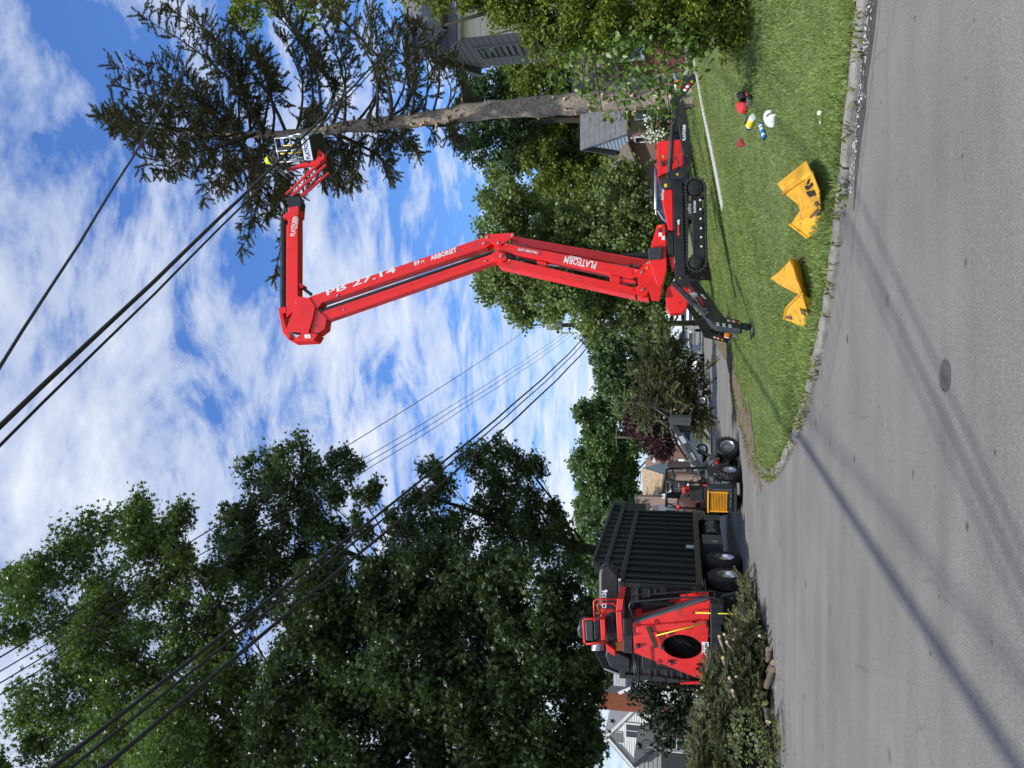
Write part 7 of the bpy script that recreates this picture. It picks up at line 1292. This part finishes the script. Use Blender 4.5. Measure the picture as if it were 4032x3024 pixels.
for k_ in range(3): MB().bx(-1.0, 1.0, -.45 + .15 * k_, -.34 + .15 * k_, .40, .43).build('seat_slat', M['wood'], tr_)
for x in (-.95, -.3, .3, .95): MB().bx(x - .04, x + .04, -.06, .05, 0, 1.0).build('leg', M['white'], tr_)
wc = at('w', 1800, 600, 66); t = thing('garden_chair', 'white garden chair in the shade under the far trees', 'chair', (wc.x, 66, zg(wc.x, 66)), R(20))
MB().bx(-.3, .3, -.3, .3, .38, .44).build('seat', M['white'], t, bevel=.02); MB().box((0, .32, .75), (.6, .06, .75), Matrix.Rotation(R(-15), 3, 'X')).build('backrest', M['white'], t, bevel=.02)
for x in (-.27, .27):
    for y in (-.27, .27): MB().bx(x - .03, x + .03, y - .03, y + .03, 0, .4).build('leg', M['white'], t)
    MB().bx(x - .04, x + .04, -.3, .3, .62, .66).build('armrest', M['white'], t)
# ================================================================ THINGS ON THE LAWN
def mudpatch(pts, nrm, name, parent): return MB().prism(pts, Vector(nrm) * .004).build(name, M['padmud_shade'], parent)
def onlawn(z, x, y, h=0.):
    p = gp(z, x, y)
    if h:
        d = np.array(ray(z, x, y)); Q = np.array(p) - np.arange(400)[:, None] * .01 * d; k_ = np.argmax(Q[:, 2] - np.maximum(0, zg_np(Q[:, :2])) > h); return Vector(Q[k_])
    return p
def sheet(poly, name, parent, m='pad', th=.018, sub=1):
    P = [Vector(p) for p in poly]; c = sum(P, Vector()) / len(P); n = (P[1] - P[0]).cross(P[2] - P[0]).normalized(); n = n if n.z > -.2 else -n
    return MB().prism(P, -n * th).build(name, M[m], parent, bevel=.006)
def pad1():
    P = lambda x, y, h: onlawn('j', x, y, h)
    c = P(800, 800, 0); t = thing('chute_plate', 'folded yellow steel plate with a black hinge slot, nearer the small tools', 'plate', tuple(c))
    a, b, cc, d = P(268, 568, .10), P(798, 148, .14), P(900, 375, .20), P(400, 742, .12)
    e, g = P(1030, 720, .16), P(645, 945, .10); r1_, r2_ = P(812, 480, .16), P(450, 750, .09)
    sheet([a, b, cc, d], 'upper_leaf', t); o = sheet([d, cc, e, g], 'lower_leaf', t)
    MB().tube([d, d.lerp(cc, .5) + Vector((0, 0, .02)), cc], .028, 8).build('rib', M['pad'], t, smooth=True)
    h, i2, k_ = P(525, 1300, .16), P(668, 1360, .05), P(850, 1548, .02); l, m_, n_ = P(1010, 1430, .0), P(1065, 1100, .02), P(1055, 930, .08); pk_ = P(690, 1055, .13)
    sheet([g, e, n_, pk_], 'hinge_leaf', t); w = sheet([pk_, n_, m_, l, k_, i2, h], 'lower_wing', t); MB().bar(h, k_, .02, .05).build('wing_edge', M['pad'], t)
    for q in ([(860, 455), (885, 480), (850, 580), (810, 590), (830, 520)], [(915, 545), (925, 600), (850, 665), (860, 600)], [(775, 620), (830, 600), (850, 660), (820, 690)], [(805, 715), (930, 690), (935, 790), (880, 815), (840, 780)]): MB().prism([P(x, y, .185) for x, y in q], (0, 0, .006)).build('hinge_slot', M['bdecal'], o)
    for q in ([(970, 840), (1020, 860), (1010, 990), (960, 950)], [(870, 1170), (1020, 1010), (1045, 1050), (930, 1170), (880, 1205)], [(620, 1240), (700, 1260), (720, 1290), (650, 1340), (600, 1320)]): MB().prism([P(x, y, .10) for x, y in q], (0, 0, .006)).build('mud_shade_patch', M['padmud_shade'], w)
pad1()
def pad2():
    P = lambda x, y, h: onlawn('k', x, y, h); c = P(780, 950, 0); t = thing('chute_plate', 'folded yellow steel plate standing like a tent beside the left outrigger', 'plate', tuple(c))
    a, b, cc = P(165, 580, .10), P(310, 478, .15), P(570, 210, .16); d, e = P(690, 640, .20), P(780, 890, .17); f_, g = P(672, 885, .08), P(400, 745, .07)
    sheet([b, cc, d], 'upper_leaf', t); sheet([a, b, d, f_, g], 'lower_leaf', t); sheet([d, e, f_], 'gusset', t)
    h, i2 = P(735, 225, .0), P(935, 955, .0); sheet([cc, h, i2, e], 'near_leaf', t); MB().bar(cc, e, .022, .03).build('ridge', M['pad'], t)
    j_, k_, l, m_, n_ = P(505, 1170, .14), P(465, 1395, .10), P(880, 1560, .0), P(905, 1290, .02), P(965, 985, .03); w = sheet([e, n_, m_, l, k_, j_], 'lower_wing', t); MB().bar(j_, e, .02, .045).build('wing_rim', M['pad'], t); MB().bar(j_, k_, .02, .06).build('wing_rim', M['pad'], t)
    for q in ([(520, 1180), (560, 1200), (590, 1400), (480, 1380)], [(760, 1160), (860, 1240), (880, 1340), (800, 1290)], [(620, 1180), (690, 1190), (680, 1230), (620, 1230)]): MB().prism([P(x, y, .12 - x * .00004) for x, y in q], (0, 0, .012)).build('mud_shade_patch', M['padmud_shade'], w)  # first patch paints the shade beside the wing rim, the others are mud
    MB().prism([P(x, y, .15) for x, y in ((690, 930), (770, 875), (780, 900), (700, 970))], (0, 0, .02)).build('hinge_slot', M['bdecal'], t)
pad2()
def cloth(name, label, z, outline, col, th, cat, seed=1, h=.05):
    rs = random.Random(seed); P = [onlawn(z, x, y, 0) for x, y in outline]; c = sum(P, Vector()) / len(P); n = len(P); v = []; f = []; K = 5
    for k_ in range(K):
        s = 1 - k_ / (K - 1)
        for i, p in enumerate(P): q = c.lerp(p, s); hh = .02 + h * (1 - s ** 3) * (.6 + .6 * rs.random()) + (.0 if s == 1 else th * math.sin(i * 2.3 + k_ * 1.7) * .6); v.append((q.x, q.y, zg(q.x, q.y) + .012 + max(0.01, hh)))
    for i, p in enumerate(P): v.append((p.x, p.y, zg(p.x, p.y) - .01))
    for k_ in range(K - 1): f += [(k_ * n + i, k_ * n + (i + 1) % n, (k_ + 1) * n + (i + 1) % n, (k_ + 1) * n + i) for i in range(n)]
    f += [(K * n + i, K * n + (i + 1) % n, (i + 1) % n, i) for i in range(n)]
    o = MB().add(v, f).build(name, col, smooth=True); s_ = o.modifiers.new('sub', 'SUBSURF'); s_.levels = 1; s_.render_levels = 2; return tag(o, label, cat)
M['towel'] = mat('white_cotton', (.82, .82, .80), .9, var=.06, vscale=30, bump=.3, bscale=120); M['redcloth'] = mat('dark_red_cloth', (.26, .03, .025), .9, var=.25, vscale=30, bump=.4, bscale=90)
cloth('towel', 'crumpled white cloth lying on the lawn', 'i', [(960, 495), (1060, 500), (1095, 560), (1010, 625), (1080, 640), (1150, 565), (1140, 640), (1080, 740), (1140, 770), (1130, 850), (1075, 915), (1030, 870), (960, 850), (920, 700)], M['towel'], .03, 'cloth', 3)
cloth('rag', 'dark red rag in a small heap on the lawn', 'i', [(415, 1110), (440, 1160), (460, 1230), (500, 1270), (440, 1330), (330, 1340), (355, 1230)], M['redcloth'], .03, 'rag', 5, .06)
def bottle():
    a, b = onlawn('i', 540, 890, .05), onlawn('i', 640, 660, .05); t = thing('spray_can', 'yellow and white cylindrical can lying on the lawn beside the gloves', 'can', tuple(a.lerp(b, .5))); d = (b - a)
    MB().cyl(a, a + d * .2, .05, 18).build('cap', M['bdecal'], t, auto=True); MB().cyl(a + d * .2, a + d * .82, .055, 18).build('label', M['ydecal'], t, auto=True); MB().lathe([(.055, 0), (.055, d.length * .12), (.05, d.length * .17), (.0, d.length * .18)], a + d * .82, d, 18).build('base', M['white'], t, auto=True); MB().cyl(a + d * .17, a + d * .22, .057, 18).build('band', M['white'], t, auto=True)
bottle()
def tube_():
    a, b = onlawn('i', 800, 815, .035), onlawn('i', 890, 1130, .035); t = thing('grease_cartridge', 'blue tube with white print lying on the lawn', 'tube', tuple(a)); M['blue'] = mat('blue_plastic', (.02, .16, .62), .4, var=.05); d = b - a
    MB().cyl(a, b, .032, 16).build('tube_body', M['blue'], t, auto=True); MB().cyl(b, b + d * .05, .028, 14).build('cap', M['bdecal'], t, auto=True)
    for s in (.12, .32, .72): MB().lathe([(.0325, 0), (.0335, .004), (.0335, .03), (.0325, .034)], a + d * s, d, 16).build('print_band', M['white'], t)
tube_()
def gun():
    t = thing('cordless_grease_gun', 'red and black cordless grease gun lying on the lawn', 'tool', tuple(onlawn('i', 450, 400)))
    P = lambda x, y, h=.05: onlawn('i', x, y, h)
    MB().prism([P(380, 350, .02), P(375, 430, .02), P(430, 570, .02), P(490, 595, .02), P(515, 500, .02), P(510, 340, .02), P(450, 310, .02)], (0, 0, .09)).build('motor_housing', M['rdecal'], t, bevel=.025)
    MB().prism([P(400, 330, .02), P(450, 320, .02), P(470, 240, .02), P(420, 220, .02)], (0, 0, .07)).build('handle', M['bdecal'], t, bevel=.015); MB().prism([P(385, 150, .02), P(430, 110, .02), P(510, 130, .02), P(525, 240, .02), P(450, 275, .02), P(410, 230, .02)], (0, 0, .09)).build('battery', M['bdecal'], t, bevel=.015)
    MB().prism([P(465, 125, .115), P(490, 125, .115), P(522, 200, .115), P(505, 215, .115)], (0, 0, .006)).build('battery_label', M['rdecal'], t)
    MB().cyl(P(575, 255, .04), P(540, 400, .04), .04, 16).build('grease_barrel', M['steel'], t, auto=True); MB().cyl(P(582, 195, .04), P(575, 255, .04), .03, 12).build('barrel_end', M['bdecal'], t, auto=True); MB().tube([P(470, 590), P(495, 640), P(480, 740), P(450, 815, .02)], .011, 6).build('hose', M['bdecal'], t, smooth=True); MB().cyl(P(495, 625), P(475, 745), .013, 8).build('nozzle', M['alu'], t)
gun()
tag(MB().tube([onlawn('i', 232, 182, .02), onlawn('i', 300, 112, .03)], [.008, .007], 6).build('twig', M['wood']), 'short pale twig on the lawn beyond the grease gun', 'twig')
tag(MB().tube([onlawn('i', 205, 430, .03), onlawn('i', 190, 330, .05), onlawn('i', 210, 240, .03)], .006, 6).build('hose_piece', M['bdecal'], smooth=True), 'thin bent black hose piece on the lawn beyond the grease gun', 'hose')
# chainsaws hung on the outriggers
def saw(label, c, d, s=1.):
    c = Vector(c); d = Vector(d).normalized(); sv = d.cross(Vector((0, 0, 1))).normalized(); u = sv.cross(d); M3 = Matrix((d, sv, u)).transposed(); t = thing('chainsaw', label, 'chainsaw', tuple(c)); q = lambda x, y, z: c + M3 @ Vector((x, y, z)) * s
    MB().box(q(0, 0, 0), Vector((.22, .18, .16)) * s, M3).build('engine', M['odecal'], t, bevel=.03); MB().box(q(-.02, 0, .07), Vector((.16, .16, .05)) * s, M3).build('top_cover', M['white'], t, bevel=.02)
    MB().tube([q(-.10, 0, .08), q(-.24, 0, .09), q(-.30, 0, .0), q(-.22, 0, -.07), q(-.1, 0, -.07)], .016 * s, 7).build('rear_handle', M['bdecal'], t, smooth=True); MB().tube([q(.05, -.1, -.05), q(.05, -.12, .12), q(.03, 0, .16), q(.05, .1, .1)], .014 * s, 7).build('front_handle', M['bdecal'], t, smooth=True)
    MB().prism([q(.1, -.06, -.03), q(.5, -.06, -.03), q(.55, -.06, .0), q(.5, -.06, .045), q(.1, -.06, .045)], M3 @ Vector((0, .008, 0))).build('guide_bar', M['steel'], t); MB().prism([q(.09, -.065, -.05), q(.15, -.065, -.05), q(.15, -.065, .06), q(.09, -.065, .06)], M3 @ Vector((0, .03, 0))).build('clutch_cover', M['dgrey'], t)
saw('orange and white chainsaw hanging by the far left outrigger foot', P3.pt('b', 1030, 930, -.15), (-.2, 0, -1), .85)
saw('orange and white chainsaw resting on top of the right outrigger', P1.pt('a', 600, 300, .2), (.9, .1, .35), .95)
# fallen leaves on lawn and road
M['fallen'] = mat('pale_fallen_leaf', (.55, .58, .36), .8, var=.2)
lf_ = bpy.data.meshes.new('fallen_leaf'); lf_.from_pydata([(0, 0, 0), (.05, .035, .02), (.11, 0, .01), (.05, -.035, .015)], [], [(0, 1, 2), (0, 2, 3)]); lf_.materials.append(M['fallen'])
for z, x, y, lab in (('i', 1635, 430, 'pale fallen leaf beyond the white cloth'), ('D', 1770, 262, 'larger of two pale leaves near the kerb'), ('D', 1775, 240, 'pale curled leaf near the kerb, right of its pair'), ('D', 1742, 335, 'pale leaf on the lawn right of the first yellow plate')):
    p = onlawn(z, x, y, .05); o = bpy.data.objects.new('fallen_leaf', lf_); COL.objects.link(o); o.location = p; o.rotation_euler = (random.uniform(-.5, .5), random.uniform(-.5, .5), random.uniform(0, 6)); o.scale = (.8,) * 3; tag(o, lab, 'leaf', 'pale leaves fallen on the lawn')
# chips and twigs strewn over the mud and the asphalt by the pile
def litter():
    n = 900; u = RNG.random(n); P = []
    for i in range(n):
        if i < 420: p, tt = along(KF[11:17], random.uniform(2, 11)); nn = Vector((tt.y, -tt.x)); q = p + nn * random.gauss(.1, .45); z = max(0, zg(q.x, q.y)) + .01
        else: q = Vector((-4.4 - random.random() * 5, 15.2 - random.gauss(1.2, 1.2))); z = .006
        P.append((q.x, q.y, z))
    nr = RNG.normal(size=(n, 3)) * .2; nr[:, 2] = 1; tag(scatter('wood_chips', np.array([(-.5, -.09, 0), (.5, -.07, .02), (.5, .07, .02), (-.5, .09, 0)]), np.array([(0, 1, 2), (0, 2, 3)]), np.array(P), rot_from(nr, RNG.normal(size=(n, 3))), RNG.uniform(.03, .13, n), M['sprucebark']), 'scattered twigs and chips on the mud and asphalt', 'chips', kind='stuff')
litter()
def flecks():
    P = []
    for i in range(420):
        p, tt = along(KF[3:7], random.uniform(2.6, 4.6)); nn = Vector((tt.y, -tt.x)); q = p + nn * -abs(random.gauss(.10, .07)); P.append((q.x, q.y, .008))
    n = len(P); nr = RNG.normal(size=(n, 3)) * .3; nr[:, 2] = 1; tag(scatter('pale_grit', np.array([(-.5, -.3, 0), (.5, -.25, .05), (.4, .3, .03), (-.4, .3, 0)]), np.array([(0, 1, 2), (0, 2, 3)]), np.array(P), rot_from(nr, RNG.normal(size=(n, 3))), RNG.uniform(.008, .03, n), M['concrete']), 'pale grit lying in the damp gutter at the right', 'grit', kind='stuff')
flecks()
